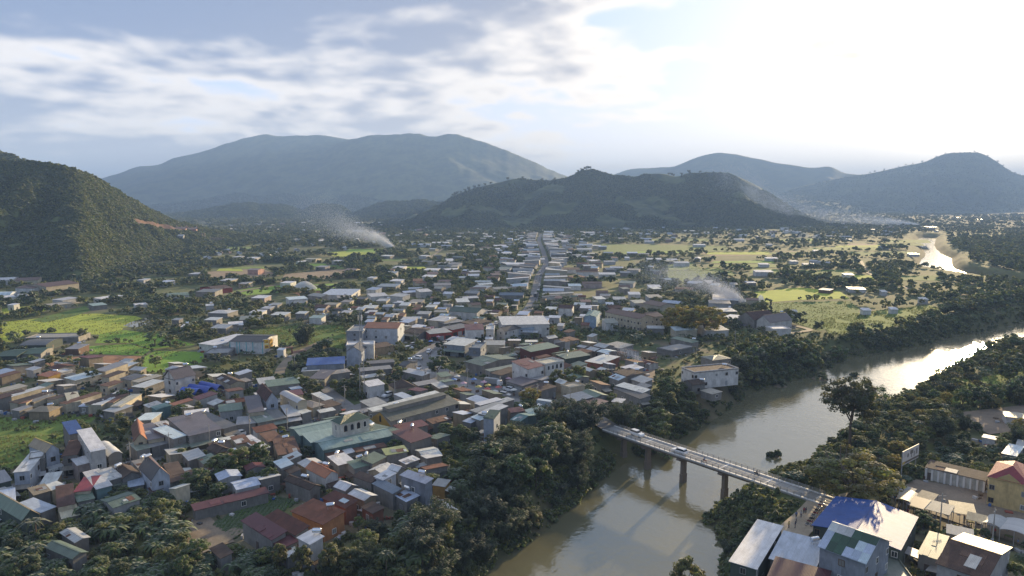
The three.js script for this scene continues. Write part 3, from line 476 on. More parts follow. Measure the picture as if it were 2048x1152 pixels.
const FIELDS = [
["rice","yellow",[[-339.7,-452.7],[-327.2,-458.5],[-313.4,-478.9],[-296.2,-485.3],[-262.0,-474.6],[-241.2,-454.6],[-245.3,-429.2],[-231.8,-403.4],[-256.9,-409.5],[-294.4,-415.9],[-286.2,-391.6],[-284.7,-377.7]]],
["corn","green",[[-322.5,-456.5],[-323.2,-483.2],[-324.8,-520.4],[-307.2,-498.8],[-303.7,-474.6],[-307.4,-448.9]]],
["rice","yellow",[[-378.7,-505.8],[-366.6,-520.4],[-348.1,-515.4],[-339.2,-496.5],[-349.8,-466.4]]],
["rice","bright",[[-235.0,-373.7],[-213.9,-380.4],[-194.6,-364.8],[-191.6,-351.5],[-220.9,-355.0]]],
["rice","bright",[[-189.1,-349.2],[-190.6,-362.3],[-160.2,-359.8],[-151.6,-345.8],[-160.6,-314.9],[-174.9,-318.7]]],
["rice","bright",[[-247.9,-409.5],[-241.3,-422.4],[-211.8,-409.5],[-176.3,-377.7],[-195.9,-367.3],[-214.8,-383.1],[-235.1,-383.1]]],
["soil","soil",[[-230.3,-333.8],[-225.1,-349.2],[-215.0,-353.9],[-190.4,-349.2],[-187.1,-335.9],[-212.9,-329.7],[-218.7,-323.6]]],
["rice","bright",[[-251.3,-560.8],[-240.0,-628.9],[-223.5,-647.5],[-166.1,-663.3],[-151.0,-639.9],[-171.0,-611.2],[-197.8,-604.4],[-228.4,-575.6]]],
["soil","soil",[[-193.7,-601.1],[-170.1,-607.8],[-161.2,-575.6],[-178.0,-575.6]]],
["meadow","meadow",[[-193.1,-247.8],[-179.9,-250.2],[-168.4,-252.7],[-154.5,-251.4],[-149.3,-224.2],[-155.5,-214.8],[-158.8,-202.1]]],
["meadow","meadow",[[-158.8,-202.1],[-155.5,-214.8],[-147.4,-209.5],[-149.9,-198.2]]],
["meadow","green",[[-167.4,-419.1],[-148.4,-436.2],[-107.7,-439.7],[-89.8,-364.8],[-106.8,-377.7],[-129.0,-377.7],[-139.4,-391.6]]],
["rice","yellow",[[207.4,-597.8],[265.3,-632.5],[289.0,-604.4],[276.6,-560.8],[232.2,-552.2],[194.1,-535.8]]],
["rice","green",[[188.4,-530.6],[227.6,-541.2],[269.8,-546.6],[255.1,-501.1],[227.1,-458.5],[189.6,-419.1],[183.4,-458.5]]],
["soil","dry",[[-247.3,-749.7],[-190.6,-810.7],[-160.7,-765.4],[-193.5,-692.7],[-229.5,-679.8]]],
["soil","dry",[[-346.9,-765.4],[-300.9,-822.8],[-246.1,-729.7],[-298.7,-679.8]]],
["soil","dry",[[288.6,-1060.7],[442.9,-1081.5],[422.0,-1012.0],[285.0,-993.8]]],
["rice","green",[[189.7,-854.9],[229.6,-889.4],[224.5,-822.8],[179.4,-781.8]]],
["meadow","meadow",[[166.7,-749.7],[216.5,-793.1],[199.5,-692.7],[149.8,-651.4]]],
["corn","green",[[161.2,-1267.4],[373.1,-1211.9],[344.5,-1092.2],[136.3,-1012.0]]],
["soil","dry",[[616.9,-1282.1],[728.9,-1267.4],[685.4,-1198.8],[592.1,-1211.9]]],
["rice","green",[[513.3,-1081.5],[601.3,-1071.0],[554.8,-993.8],[483.6,-1002.8]]],
["rice","yellow",[[-294.7,-1060.7],[-228.9,-1114.2],[-190.0,-993.8],[-239.0,-959.2]]],
["meadow","meadow",[[-558.7,-1239.0],[-498.2,-1267.4],[-406.2,-1114.2],[-463.6,-1060.7]]],
["garden","green",[[-74.5,-163.4],[-67.3,-179.9],[-56.8,-176.7],[-65.9,-155.8]]],
["yard","dirtyard",[[-86.7,-161.6],[-76.7,-167.0],[-65.2,-154.1],[-71.4,-149.4]]],
["yard","plaza",[[-52.7,-341.3],[-47.6,-371.1],[-38.0,-371.1],[-35.2,-330.7],[-27.0,-306.7],[-36.2,-298.0],[-45.3,-315.9]]],
["yard","plaza",[[-32.3,-302.3],[-14.3,-302.3],[7.4,-278.3],[3.1,-262.9],[-18.9,-271.1]]],
["yard","sand",[[82.8,-177.3],[93.2,-182.1],[92.0,-174.2],[78.9,-165.6],[60.9,-148.3],[59.0,-149.4],[72.6,-165.6]]],
["yard","dirtyard",[[116.1,-190.7],[130.4,-182.1],[139.2,-177.3],[122.9,-155.3],[112.1,-168.4],[105.6,-182.1]]],
["yard","dirtyard",[[58.3,-320.7],[67.8,-320.7],[63.2,-298.0],[53.6,-293.9]]],
["meadow","meadow",[[206.9,-458.5],[249.4,-489.7],[320.9,-525.4],[313.9,-489.7],[228.2,-422.4],[188.5,-403.4]]],
["meadow","meadow",[[182.2,-293.9],[245.7,-320.7],[208.8,-271.1],[172.3,-264.2]]],
["yard","dirtyard",[[160.5,-251.4],[203.7,-264.2],[181.6,-234.4],[164.0,-229.2]]],
["rice","green",[[322.7,-787.1],[393.5,-795.6],[369.8,-738.2],[301.6,-742.9]]],
["meadow","meadow",[[745.4,-1386.9],[846.1,-1409.8],[784.1,-1293.2],[694.5,-1302.0]]],
["corn","green",[[672.8,-1272.9],[762.4,-1289.0],[725.5,-1214.2],[639.6,-1219.8]]],
["rice","bright",[[545.3,-1410.8],[625.4,-1444.4],[588.2,-1339.9],[514.8,-1346.7]]],
["rice","yellow",[[572.4,-1217.7],[684.4,-1234.4],[654.2,-1167.2],[546.1,-1172.0]]],
["meadow","meadow",[[275.3,-1428.3],[404.8,-1436.2],[390.9,-1358.6],[257.3,-1365.3]]],
["corn","green",[[413.5,-729.0],[454.3,-734.2],[427.4,-683.5],[387.5,-687.8]]],
["rice","meadow",[[504.9,-1168.3],[627.1,-1192.6],[585.6,-1100.8],[473.9,-1107.2]]],
["rice","green",[[566.8,-1077.3],[629.0,-1080.3],[609.2,-1035.5],[542.7,-1039.5]]],
["meadow","bright",[[179.0,-1075.0],[259.6,-1089.4],[253.8,-1039.4],[169.1,-1042.9]]],
["corn","yellow",[[304.1,-1067.4],[398.2,-1073.9],[382.3,-1014.8],[286.3,-1019.8]]],
["rice","meadow",[[280.4,-805.3],[309.8,-805.6],[294.7,-754.2],[261.2,-759.0]]],
["rice","green",[[344.8,-740.5],[371.7,-744.2],[353.7,-699.4],[324.7,-703.3]]],
["meadow","meadow",[[550.4,-1416.9],[615.7,-1452.4],[580.1,-1349.3],[521.0,-1355.8]]],
["corn","green",[[175.1,-780.5],[249.2,-784.3],[237.1,-732.1],[162.1,-736.6]]],
["rice","bright",[[265.5,-907.0],[345.2,-918.4],[335.2,-877.8],[254.1,-880.7]]],
["rice","yellow",[[357.1,-734.2],[383.4,-735.1],[363.6,-688.9],[334.4,-693.2]]],
["meadow","meadow",[[245.3,-855.4],[329.2,-867.9],[316.5,-821.3],[233.0,-824.6]]],
["corn","green",[[399.3,-1065.2],[456.7,-1066.8],[444.4,-1023.8],[381.0,-1027.8]]],
["rice","meadow",[[165.4,-813.2],[245.1,-813.8],[241.8,-787.3],[157.3,-789.8]]],
["rice","green",[[-189.1,-937.3],[-146.6,-945.4],[-136.7,-906.8],[-187.5,-909.8]]],
["meadow","meadow",[[-246.7,-833.4],[-207.5,-839.7],[-195.5,-804.7],[-242.6,-807.5]]],
["rice","yellow",[[-342.5,-805.9],[-320.3,-811.9],[-303.5,-777.5],[-335.2,-780.2]]],
["meadow","bright",[[-267.7,-1131.0],[-201.1,-1142.7],[-181.7,-1057.4],[-256.7,-1064.3]]],
["rice","green",[[-242.9,-845.6],[-216.1,-852.2],[-203.4,-815.9],[-238.8,-818.7]]],
["meadow","meadow",[[-333.1,-827.6],[-300.7,-833.8],[-284.7,-798.6],[-326.2,-801.4]]],
["rice","yellow",[[-164.2,-825.2],[-106.0,-831.5],[-98.1,-796.4],[-162.6,-799.2]]],
["meadow","bright",[[-277.9,-865.1],[-236.6,-872.0],[-223.7,-837.6],[-273.7,-840.3]]]
];
const ZONES = [
["belt",[[-6.2,-212.6],[11.6,-235.4],[24.3,-258.9],[41.0,-260.9],[41.9,-239.8],[33.2,-204.1],[21.7,-183.8],[10.9,-167.0],[1.9,-153.3],[-4.8,-141.9],[-6.8,-137.9],[-21.6,-137.9],[-19.4,-155.3],[-16.9,-165.6],[-13.3,-177.3],[-13.0,-194.4]],26,5,11,"bamboo"],
["south",[[-41.9,-146.1],[-39.6,-160.3],[-30.5,-164.2],[-18.1,-165.6],[-19.3,-154.1],[-21.6,-137.9],[-23.3,-135.0],[-40.0,-135.0]],16,3,6,"mix"],
["bl1",[[-124.7,-159.8],[-105.0,-174.2],[-92.5,-175.8],[-86.7,-162.9],[-68.4,-147.8],[-56.6,-146.5],[-40.5,-136.9],[-104.5,-132.2]],12,2,5.5,"banana"],
["bl2",[[-112.1,-177.3],[-99.8,-182.1],[-89.5,-190.0],[-83.8,-175.8],[-91.0,-172.7],[-100.0,-165.6]],16,3,6,"mix"],
["mid",[[-89.4,-180.5],[-90.7,-192.5],[-87.2,-209.5],[-75.8,-208.3],[-66.8,-190.7],[-80.5,-175.8]],22,5,9,"broad"],
["bankL",[[44.7,-248.4],[65.8,-289.8],[79.8,-271.1],[117.9,-358.6],[146.5,-371.1],[182.4,-377.7],[197.7,-375.0],[178.1,-357.4],[133.5,-313.1],[109.6,-298.0],[90.4,-272.5],[68.1,-242.6],[46.9,-218.5]],28,4,9,"mix"],
["bankR",[[95.8,-221.8],[115.2,-242.6],[140.1,-262.9],[160.4,-278.3],[200.1,-315.9],[278.4,-364.8],[167.1,-214.8],[133.5,-212.6],[113.8,-194.4],[97.3,-190.7],[87.9,-188.9],[82.3,-196.2]],50,4,9,"mix"],
["frontR",[[50.8,-163.4],[58.2,-167.8],[68.0,-173.6],[74.3,-173.0],[68.0,-166.7],[57.2,-155.8],[49.5,-146.5],[48.4,-137.9],[43.0,-134.1],[43.7,-141.9],[49.6,-150.5]],9,2,4.2,"mix"],
["woodR",[[766.5,-1239.0],[1215.4,-1595.6],[515.9,-671.4],[514.8,-765.4],[595.1,-926.9]],200,6,11,"broad"],
["woodR2",[[204.6,-377.7],[244.2,-397.4],[360.0,-474.6],[438.9,-538.5],[426.6,-575.6],[321.0,-501.1],[234.4,-422.4]],80,5,9,"mix"]
];
const TREES = [
[90.0,-175.8,15,23,"acacia","spreading feathery tree overhanging the blue hall at the bridge"],
[108.6,-213.9,25,23,"sparse","tall open-crowned tree silhouetted against the bright river"],
[101.1,-409.5,19,22,"acacia","broad yellow-green tree beside the cream school, western half"],
[113.8,-403.4,20,24,"acacia","broad yellow-green tree beside the cream school, eastern half"],
[-33.7,-307.6,10,13,"broad","dark round street tree at the plaza"],
[7.1,-266.9,6.5,9,"acacia","yellowish spreading tree over the market street"],
[18.9,-289.0,8,9,"broad",""],
[29.7,-298.9,8,8,"broad",""],
[26.0,-289.8,6,6,"broad",""],
[-114.5,-377.7,14,12,"bamboo","dark bamboo clump standing alone in the green meadow"],
[-117.1,-375.0,10,9,"bamboo",""],
[-69.1,-278.3,7,9,"broad",""],
[-63.9,-278.3,8,9,"broad",""],
[-73.7,-282.0,6,7,"broad",""],
[-50.6,-304.9,6,7,"broad",""],
[-59.1,-302.3,5,6,"broad",""],
[176.3,-466.4,12,7,"conifer","dark conifer beside the steep maroon roofed house"],
[185.1,-458.5,8,9,"broad",""],
[189.5,-448.9,8,10,"broad",""],
[39.2,-144.4,10,9,"broad2","yellow-tinged tree alone in front of the brown river"],
[41.0,-139.8,9,8,"broad2",""],
[-83.8,-190.0,8,10,"broad",""],
[-80.0,-194.4,9,10,"broad",""],
[-76.0,-200.1,8,8,"broad",""],
[-86.7,-182.1,7,9,"broad",""],
[-67.9,-185.5,6,6,"broad",""],
[-69.6,-142.9,6.5,8,"broad",""],
[-154.0,-265.5,6,6,"broad",""],
[-129.2,-267.6,6,7,"broad",""],
[-121.7,-245.5,6,7,"broad",""],
[-136.4,-302.3,6,8,"broad",""],
[-183.8,-295.5,7,7,"broad",""],
[-101.2,-204.1,5,5,"broad",""],
[-17.8,-377.7,5,6,"broad",""],
[-8.4,-478.9,8,9,"broad",""],
[-38.7,-364.8,5,6,"broad",""],
[-100.5,-364.8,6,9,"broad",""],
[-222.4,-325.6,6,9,"broad",""],
[-232.0,-325.6,6,10,"broad",""],
[-210.9,-322.6,6,10,"broad",""],
[-171.8,-325.6,6,8,"broad",""],
[-147.4,-335.9,5,8,"broad",""],
[-247.3,-391.6,7,7,"broad",""],
[-198.5,-377.7,8,12,"broad",""],
[-190.2,-377.7,6,9,"broad",""],
[-150.9,-391.6,6,7,"broad",""],
[-101.4,-315.9,5,7,"broad",""],
[-91.2,-289.8,6,8,"broad",""],
[-83.6,-282.0,6,8,"broad",""],
[-104.0,-377.7,5,8,"banana",""],
[-123.4,-364.8,4,4,"banana",""],
[-137.1,-341.3,5,5,"palm",""],
[15.6,-692.7,9,6,"palm",""],
[92.2,-341.3,9,7,"palm","coconut palm behind the riverside villa"],
[92.2,-439.7,8,6,"palm",""],
[147.4,-384.5,8,7,"palm",""],
[141.4,-422.4,8,6,"palm",""],
[-23.2,-156.5,6,7,"banana",""],
[-26.2,-152.9,5,6,"banana",""],
[-21.6,-162.9,5,6,"banana",""],
[-13.0,-182.1,5,6,"banana",""],
[-16.4,-190.7,4,6,"banana",""],
[-118.2,-154.1,6,8,"banana",""],
[-105.5,-164.2,6,7,"banana",""],
[-119.6,-160.3,5,6,"banana",""],
[-104.8,-168.4,5,6,"banana",""],
[48.4,-234.4,5,6,"banana",""],
[52.5,-229.2,4,5,"banana",""],
[-45.0,-139.8,7,6,"broad2",""],
[-39.1,-139.8,7,7,"broad2",""],
[-50.6,-141.9,6,5,"broad2",""],
[-36.4,-141.9,5,5,"broad2",""]
];
const WATER_BUSHES = [
[166.3,-303.9,16,6,"low leafy islet bush in the glittering river"],
[174.8,-344.2,5,2,"tiny bush poking from the bright water upstream"],
[92.5,-233.1,4,2.6,"round bush standing in the water above the bridge"],
[89.9,-232.2,2.6,2,"small dark bush beside the round water bush"],
[154.3,-338.2,10,4,"dark bush leaning out from the far bank"],
[129.2,-325.1,8,4,""]
];
const HILLS = [
["left_hill_back",430,700,[[-1166,246.0,-1250],[-1080,230.5,-1250],[-994,207.1,-1250],[-909,166.3,-1250],[-892,161.0,-1250],[-871,150.5,-1250],[-833,128.6,-1250],[-782,97.7,-1250],[-713,62.1,-1250],[-651,44.3,-1250]]],
["left_hill",330,500,[[-818,184.0,-804],[-786,174.2,-840],[-754,159.4,-870],[-715,143.6,-903],[-678,132.5,-930],[-648,131.2,-930],[-628,131.8,-930],[-612,128.6,-930],[-579,119.4,-930],[-589,113.4,-984],[-599,96.4,-1054],[-604,74.3,-1132],[-604,59.8,-1178],[-602,47.6,-1224],[-596,34.9,-1286],[-584,22.4,-1364],[-565,11.9,-1442],[-541,6.0,-1519],[-511,4.6,-1596]]],
["center_hill",640,900,[[-433,1,-2370],[-371,7.7,-2406],[-322,31.3,-2432],[-288,52.0,-2448],[-254,67.6,-2463],[-185,102.9,-2491],[-79,135.4,-2527],[11,155.8,-2552],[84,152.6,-2568],[140,151.1,-2578],[205,160.5,-2587],[251,184.4,-2592],[298,193.7,-2596],[354,179.2,-2599],[391,170.1,-2600],[456,166.4,-2600],[511,177.3,-2598],[566,175.3,-2594],[612,166.0,-2589],[665,178.5,-2582],[778,177.7,-2560],[846,153.7,-2542],[913,113.9,-2522],[978,69.2,-2498],[1025,37.5,-2478],[1085,13.5,-2448],[1167,1.1,-2398],[1240,1,-2340]]],
["right_hill",1900,1500,[[1964,2.8,-6000],[2218,101.0,-6000],[2471,190.4,-6000],[2810,266.7,-6000],[3086,309.0,-6000],[3317,359.6,-6000],[3528,405.9,-6000],[3694,469.0,-6000],[3821,481.6,-6000],[3991,477.4,-6000],[4125,414.4,-6000],[4261,330.1,-6000],[4384,287.8,-6000],[4702,198.9,-6000],[5140,113.8,-6000],[5922,45.6,-6000]]],
["right_mountain",2000,2000,[[297,105.9,-7400],[667,226.6,-7400],[1088,352.0,-7400],[1245,398.9,-7400],[1403,414.5,-7400],[1561,424.9,-7400],[1719,430.1,-7400],[1979,533.8,-7400],[2135,570.1,-7400],[2294,559.7,-7400],[2505,523.5,-7400],[2824,466.4,-7400],[3143,414.5,-7400],[3353,424.9,-7400],[3515,362.4,-7400],[3675,346.8,-7400],[4103,258.0,-7400],[4636,210.9,-7400],[5435,158.5,-7400],[6763,121.7,-7400]]],
["far_mountain",2500,2500,[[-6641,94.6,-7000],[-5635,119.5,-7000],[-4833,119.5,-7000],[-4477,188.9,-7000],[-4093,297.8,-7000],[-3915,347.1,-7000],[-3735,411.1,-7000],[-3560,421.0,-7000],[-3356,494.6,-7000],[-3104,553.4,-7000],[-2851,631.5,-7000],[-2650,690.0,-7000],[-2450,724.1,-7000],[-2302,704.6,-7000],[-2053,714.3,-7000],[-1855,714.3,-7000],[-1657,685.1,-7000],[-1410,651.0,-7000],[-1114,572.9,-7000],[-767,450.4,-7000],[-370,302.7,-7000],[130,179.0,-7000]]],
["far_mountain_front",2000,2500,[[-2494,116.1,-6400],[-2215,206.8,-6400],[-1934,373.8,-6400],[-1747,503.9,-6400],[-1562,597.6,-6400],[-1402,637.7,-6400],[-1288,660.0,-6400],[-1061,668.9,-6400],[-879,677.7,-6400],[-698,651.1,-6400],[-539,673.3,-6400],[-336,624.4,-6400],[-109,548.6,-6400],[118,459.1,-6400],[347,355.8,-6400],[507,292.7,-6400],[714,211.3,-6400],[1036,125.2,-6400]]],
["foothill_far",900,900,[[-2778,22.8,-5000],[-2561,47.7,-5000],[-2417,58.4,-5000],[-2236,79.8,-5000],[-2091,111.7,-5000],[-1947,129.5,-5000],[-1805,104.6,-5000],[-1661,125.9,-5000],[-1518,111.7,-5000],[-1340,94.0,-5000],[-1160,129.5,-5000],[-1016,136.6,-5000],[-874,111.7,-5000],[-695,115.3,-5000],[-552,108.2,-5000],[-373,94.0,-5000],[-158,72.6,-5000]]],
["foothill_near",560,700,[[-1742,1,-3300],[-1646,9.3,-3300],[-1550,23.4,-3300],[-1479,32.8,-3300],[-1383,49.3,-3300],[-1299,65.8,-3300],[-1240,68.1,-3300],[-1169,58.7,-3300],[-1098,61.1,-3300],[-1040,47.0,-3300],[-993,32.8,-3300],[-945,54.0,-3300],[-885,63.4,-3300],[-814,56.4,-3300],[-775,32.8,-3300],[-740,23.4,-3300],[-672,51.7,-3300],[-601,70.5,-3300],[-506,75.1,-3300],[-412,79.8,-3300],[-294,56.4,-3300],[-175,21.0,-3300]]]
];

// ---------------------------------------------------------------- helpers
const taken = {};
function numbered(n) { const k = taken[n] = (taken[n] ?? -1) + 1; return k ? n + '_' + String(k).padStart(3, '0') : n; }
function shadows(o) { o.castShadow = o.receiveShadow = true; return o; }
function thing(name, label, category, x, y, z, turn = 0, group) {
  const o = new THREE.Group(); o.name = numbered(name); o.position.set(x, y, z); o.rotation.y = turn;
  o.userData = { label, category }; if (group) o.userData.group = group; scene.add(o); return o;
}
function part(parent, name, geo, mat, x = 0, y = 0, z = 0) { const m = shadows(new THREE.Mesh(geo, mat)); m.name = name; m.position.set(x, y, z); parent.add(m); return m; }
function structure(name, geo, mat, label) { const m = shadows(new THREE.Mesh(geo, mat)); m.name = numbered(name); m.userData = { kind: 'structure' }; if (label) m.userData.label = label; scene.add(m); return m; }
function stuff(name, label, geo, mat, mats, cols) {
  const m = shadows(new THREE.InstancedMesh(geo, mat, mats.length)); m.name = numbered(name); m.userData = { kind: 'stuff', label, category: 'plants' };
  mats.forEach((a, i) => { m.setMatrixAt(i, a); if (cols) m.setColorAt(i, cols[i]); }); scene.add(m); return m;
}
class GB { // collects flat faces with uv in metres
  constructor() { this.p = []; this.u = []; this.c = null; }
  tri(a, b, c, ua = [0, 0], ub = [1, 0], uc = [0, 1]) { this.p.push(...a, ...b, ...c); this.u.push(...ua, ...ub, ...uc); }
  quad(a, b, c, d) { // a-b bottom edge, d-c top edge
    const w = Math.hypot(b[0] - a[0], b[1] - a[1], b[2] - a[2]), l = Math.hypot(d[0] - a[0], d[1] - a[1], d[2] - a[2]), o = GB.off;
    this.tri(a, b, c, [o, o * 1.7], [o + w, o * 1.7], [o + w, o * 1.7 + l]); this.tri(a, c, d, [o, o * 1.7], [o + w, o * 1.7 + l], [o, o * 1.7 + l]);
  }
  box(x0, y0, z0, x1, y1, z1) {
    this.quad([x0, y0, z1], [x1, y0, z1], [x1, y1, z1], [x0, y1, z1]); this.quad([x1, y0, z0], [x0, y0, z0], [x0, y1, z0], [x1, y1, z0]);
    this.quad([x1, y0, z1], [x1, y0, z0], [x1, y1, z0], [x1, y1, z1]); this.quad([x0, y0, z0], [x0, y0, z1], [x0, y1, z1], [x0, y1, z0]);
    this.quad([x0, y1, z1], [x1, y1, z1], [x1, y1, z0], [x0, y1, z0]); this.quad([x0, y0, z0], [x1, y0, z0], [x1, y0, z1], [x0, y0, z1]); return this;
  }
  slab(a, b, c, d, t) { // a-b eave, d-c upper edge, thickness t straight down
    const dn = (p) => [p[0], p[1] - t, p[2]], A = dn(a), B = dn(b), C = dn(c), D = dn(d);
    this.quad(a, b, c, d); this.quad(B, A, D, C); this.quad(A, B, b, a); this.quad(C, D, d, c); this.quad(B, C, c, b); this.quad(D, A, a, d); return this;
  }
  beam(a, b, r, r2 = r, n = 4) { // tapered bar between two points
    const A = new THREE.Vector3(...a), B = new THREE.Vector3(...b), d = B.clone().sub(A).normalize(), s = Math.abs(d.y) > 0.9 ? new THREE.Vector3(1, 0, 0) : new THREE.Vector3(0, 1, 0), e = d.clone().cross(s).normalize(), f = d.clone().cross(e);
    const pt = (C, k, i) => { const t = (i + 0.5) / n * 2 * Math.PI; return [C.x + (e.x * Math.cos(t) + f.x * Math.sin(t)) * k, C.y + (e.y * Math.cos(t) + f.y * Math.sin(t)) * k, C.z + (e.z * Math.cos(t) + f.z * Math.sin(t)) * k]; };
    for (let i = 0; i < n; i++) { this.quad(pt(A, r, i + 1), pt(A, r, i), pt(B, r2, i), pt(B, r2, i + 1)); }
    for (let i = 1; i < n - 1; i++) { this.tri(pt(B, r2, 0), pt(B, r2, i), pt(B, r2, i + 1)); this.tri(pt(A, r, 0), pt(A, r, i + 1), pt(A, r, i)); } return this;
  }
  geo() { const g = new THREE.BufferGeometry(); g.setAttribute('position', new THREE.Float32BufferAttribute(this.p, 3)); g.setAttribute('uv', new THREE.Float32BufferAttribute(this.u, 2)); if (this.c) g.setAttribute('color', new THREE.Float32BufferAttribute(this.c, 3)); g.computeVertexNormals(); return g; }
}
GB.off = 0;
const UNIT = new GB().box(-0.5, -0.5, -0.5, 0.5, 0.5, 0.5).geo();
function boxPart(parent, name, mat, x, y, z, sx, sy, sz) { const m = part(parent, name, UNIT, mat, x, y, z); m.scale.set(sx, sy, sz); return m; }

// ---------------------------------------------------------------- textures and materials
function tex(n, fn, rep, srgb = false) {
  const d = new Uint8Array(n * n * 4);
  for (let j = 0; j < n; j++) for (let i = 0; i < n; i++) { const c = fn(i / n, j / n), k = (j * n + i) * 4; d[k] = 255 * Math.min(1, Math.max(0, c[0])); d[k + 1] = 255 * Math.min(1, Math.max(0, c[1])); d[k + 2] = 255 * Math.min(1, Math.max(0, c[2])); d[k + 3] = 255; }
  const t = new THREE.DataTexture(d, n, n); t.wrapS = t.wrapT = THREE.RepeatWrapping; t.magFilter = THREE.LinearFilter; t.minFilter = THREE.LinearMipmapLinearFilter; if (srgb) t.colorSpace = THREE.SRGBColorSpace; t.repeat.set(rep, rep); t.needsUpdate = true; return t;
}
function pn(u, v, f, s, o = 4) { // tiling noise
  let a = 0, w = 0.5, n = 0; for (let k = 0; k < o; k++) { const F = f << k, x = u * F, y = v * F, xi = Math.floor(x), yi = Math.floor(y); let p = x - xi, q = y - yi; p = p * p * (3 - 2 * p); q = q * q * (3 - 2 * q); const g = (i, j) => h3((i % F + F) % F, (j % F + F) % F, s * 31 + k); a += w * ((g(xi, yi) * (1 - p) + g(xi + 1, yi) * p) * (1 - q) + (g(xi, yi + 1) * (1 - p) + g(xi + 1, yi + 1) * p) * q); n += w; w *= 0.55; } return a / n;
}
const g3 = (v) => [v, v, v];
// corrugated sheet: ribs run up the slope; tone of single sheets, stains and rust runs
const ribBump = tex(256, (u, v) => g3(0.5 + 0.5 * Math.sin(u * 2 * Math.PI * 32)), 1 / 8);
const sheetMap = tex(512, (u, v) => {
  const sheet = Math.floor(u * 8), course = Math.floor(v * 3 + (sheet % 2) * 0.4), tone = 0.86 + 0.14 * h3(sheet, course % 3, 5), rib = 0.93 + 0.07 * Math.sin(u * 2 * Math.PI * 32), st = pn(u, v, 4, 1, 5), run = pn(u * 1, v * 0.25, 32, 2, 2), seam = (u * 8) % 1 < 0.03 ? 0.8 : 1;
  const k = tone * rib * seam * (0.72 + 0.36 * st) * (0.85 + 0.25 * run); return [k, k * (0.985), k * (0.965)];
}, 1 / 9);
const rustMap = tex(512, (u, v) => { const sheet = Math.floor(u * 9), tone = 0.7 + 0.3 * h3(sheet, Math.floor(v * 4), 9), st = pn(u, v, 5, 3, 5), run = pn(u, v * 0.25, 36, 4, 3), rib = 0.9 + 0.1 * Math.sin(u * 2 * Math.PI * 36), k = tone * rib * (0.55 + 0.55 * st) * (0.7 + 0.45 * run); return [k * 1.05, k * (0.86 + 0.2 * st), k * (0.75 + 0.3 * st)]; }, 1 / 9);
const tileMap = tex(512, (u, v) => { const r = Math.floor(v * 32), c = Math.floor(u * 32 + (r % 2) * 0.5), k = (0.78 + 0.22 * h3(c % 32, r, 7)) * (0.75 + 0.35 * pn(u, v, 4, 6, 4)) * ((v * 32) % 1 < 0.18 ? 0.72 : 1); return g3(k); }, 1 / 9);
const plasterMap = tex(512, (u, v) => { const st = pn(u, v, 4, 11, 5), run = pn(u, v * 0.25, 24, 12, 3), k = (0.55 + 0.55 * st) * (0.74 + 0.34 * run); return [k, k * 0.99, k * 0.965]; }, 1 / 7);
const concreteMap = tex(512, (u, v) => { const k = 0.55 + 0.35 * pn(u, v, 5, 14, 5) + 0.15 * pn(u, v, 60, 15, 2); return [k, k, k * 0.98]; }, 1 / 8);
const grainMap = tex(512, (u, v) => { const k = 0.45 + 0.5 * pn(u, v, 6, 21, 5) + 0.25 * (pn(u, v, 80, 22, 2) - 0.3); return [k, k, k * 0.97]; }, 1 / 26);
const cropMap = tex(512, (u, v) => { const k = 0.66 + 0.26 * pn(u, v, 5, 25, 5) + 0.22 * (pn(u, v, 96, 26, 2) - 0.4); return [k * 1.02, k, k * 0.8]; }, 1 / 34);
const rowMap = tex(512, (u, v) => { const k = (0.45 + 0.4 * pn(u, v, 7, 28, 4)) * (0.72 + 0.28 * Math.sin(u * 2 * Math.PI * 24 + 3 * pn(u, v, 4, 29, 2))); return [k, k, k * 0.85]; }, 1 / 30);
const waveBump = tex(512, (u, v) => g3(0.6 * pn(u, v, 9, 31, 5) + 0.4 * pn(u, v, 40, 32, 3)), 1 / 45);
const std = (o) => new THREE.MeshStandardMaterial({ roughness: 0.85, side: THREE.DoubleSide, ...o });
const lin = (r, g, b) => new THREE.Color().setRGB(r, g, b);
const ROOF = { white: [.80, .80, .80], lgrey: [.62, .62, .61], grey: [.33, .33, .335], dgrey: [.16, .16, .165], charcoal: [.055, .055, .062], black: [.03, .03, .034], sky: [.56, .64, .78], lilac: [.56, .57, .66], blue: [.035, .10, .33], bluegrey: [.20, .25, .31], bluegloss: [.02, .09, .34], sage: [.16, .215, .165], dgreen: [.035, .09, .055], mint: [.33, .45, .42], greengrey: [.22, .25, .215], teal: [.10, .20, .21], olive: [.125, .125, .10], lime: [.36, .38, .16], red: [.27, .035, .045], maroon: [.13, .035, .04], maroonb: [.10, .05, .045], brown: [.115, .08, .065], rust: [.21, .11, .075], rustb: [.15, .085, .06], rustred: [.17, .06, .04], orange: [.42, .15, .06], tan: [.38, .30, .19], tangrey: [.36, .325, .28], cream: [.52, .47, .36], yellow: [.50, .42, .10], pink: [.40, .25, .20], purple: [.16, .135, .145], concrete: [.28, .27, .26], tile: [.135, .065, .045], tarp: [.03, .10, .52], lightblue: [.40, .52, .62], patch: [.40, .47, .58] };
const WALL = { white: [.70, .69, .67], offwhite: [.62, .60, .54], whitegrey: [.48, .48, .48], whiteblue: [.52, .56, .62], bluewhite: [.50, .55, .64], bluegrey: [.27, .30, .35], lightblue: [.36, .48, .60], grey: [.28, .27, .255], concrete: [.24, .235, .225], dgreen: [.075, .10, .085], greengrey: [.16, .18, .15], cream: [.56, .50, .38], tan: [.36, .29, .20], yellow: [.60, .38, .09], yellowc: [.60, .46, .22], mustard: [.42, .27, .09], orangew: [.50, .23, .10], brick: [.29, .12, .075], pinkgrey: [.42, .35, .33], pink: [.55, .33, .27], teal: [.16, .26, .27], red: [.36, .07, .06], maroon: [.15, .05, .045], brown: [.16, .10, .07] };
const roofMats = {}, wallMats = {};
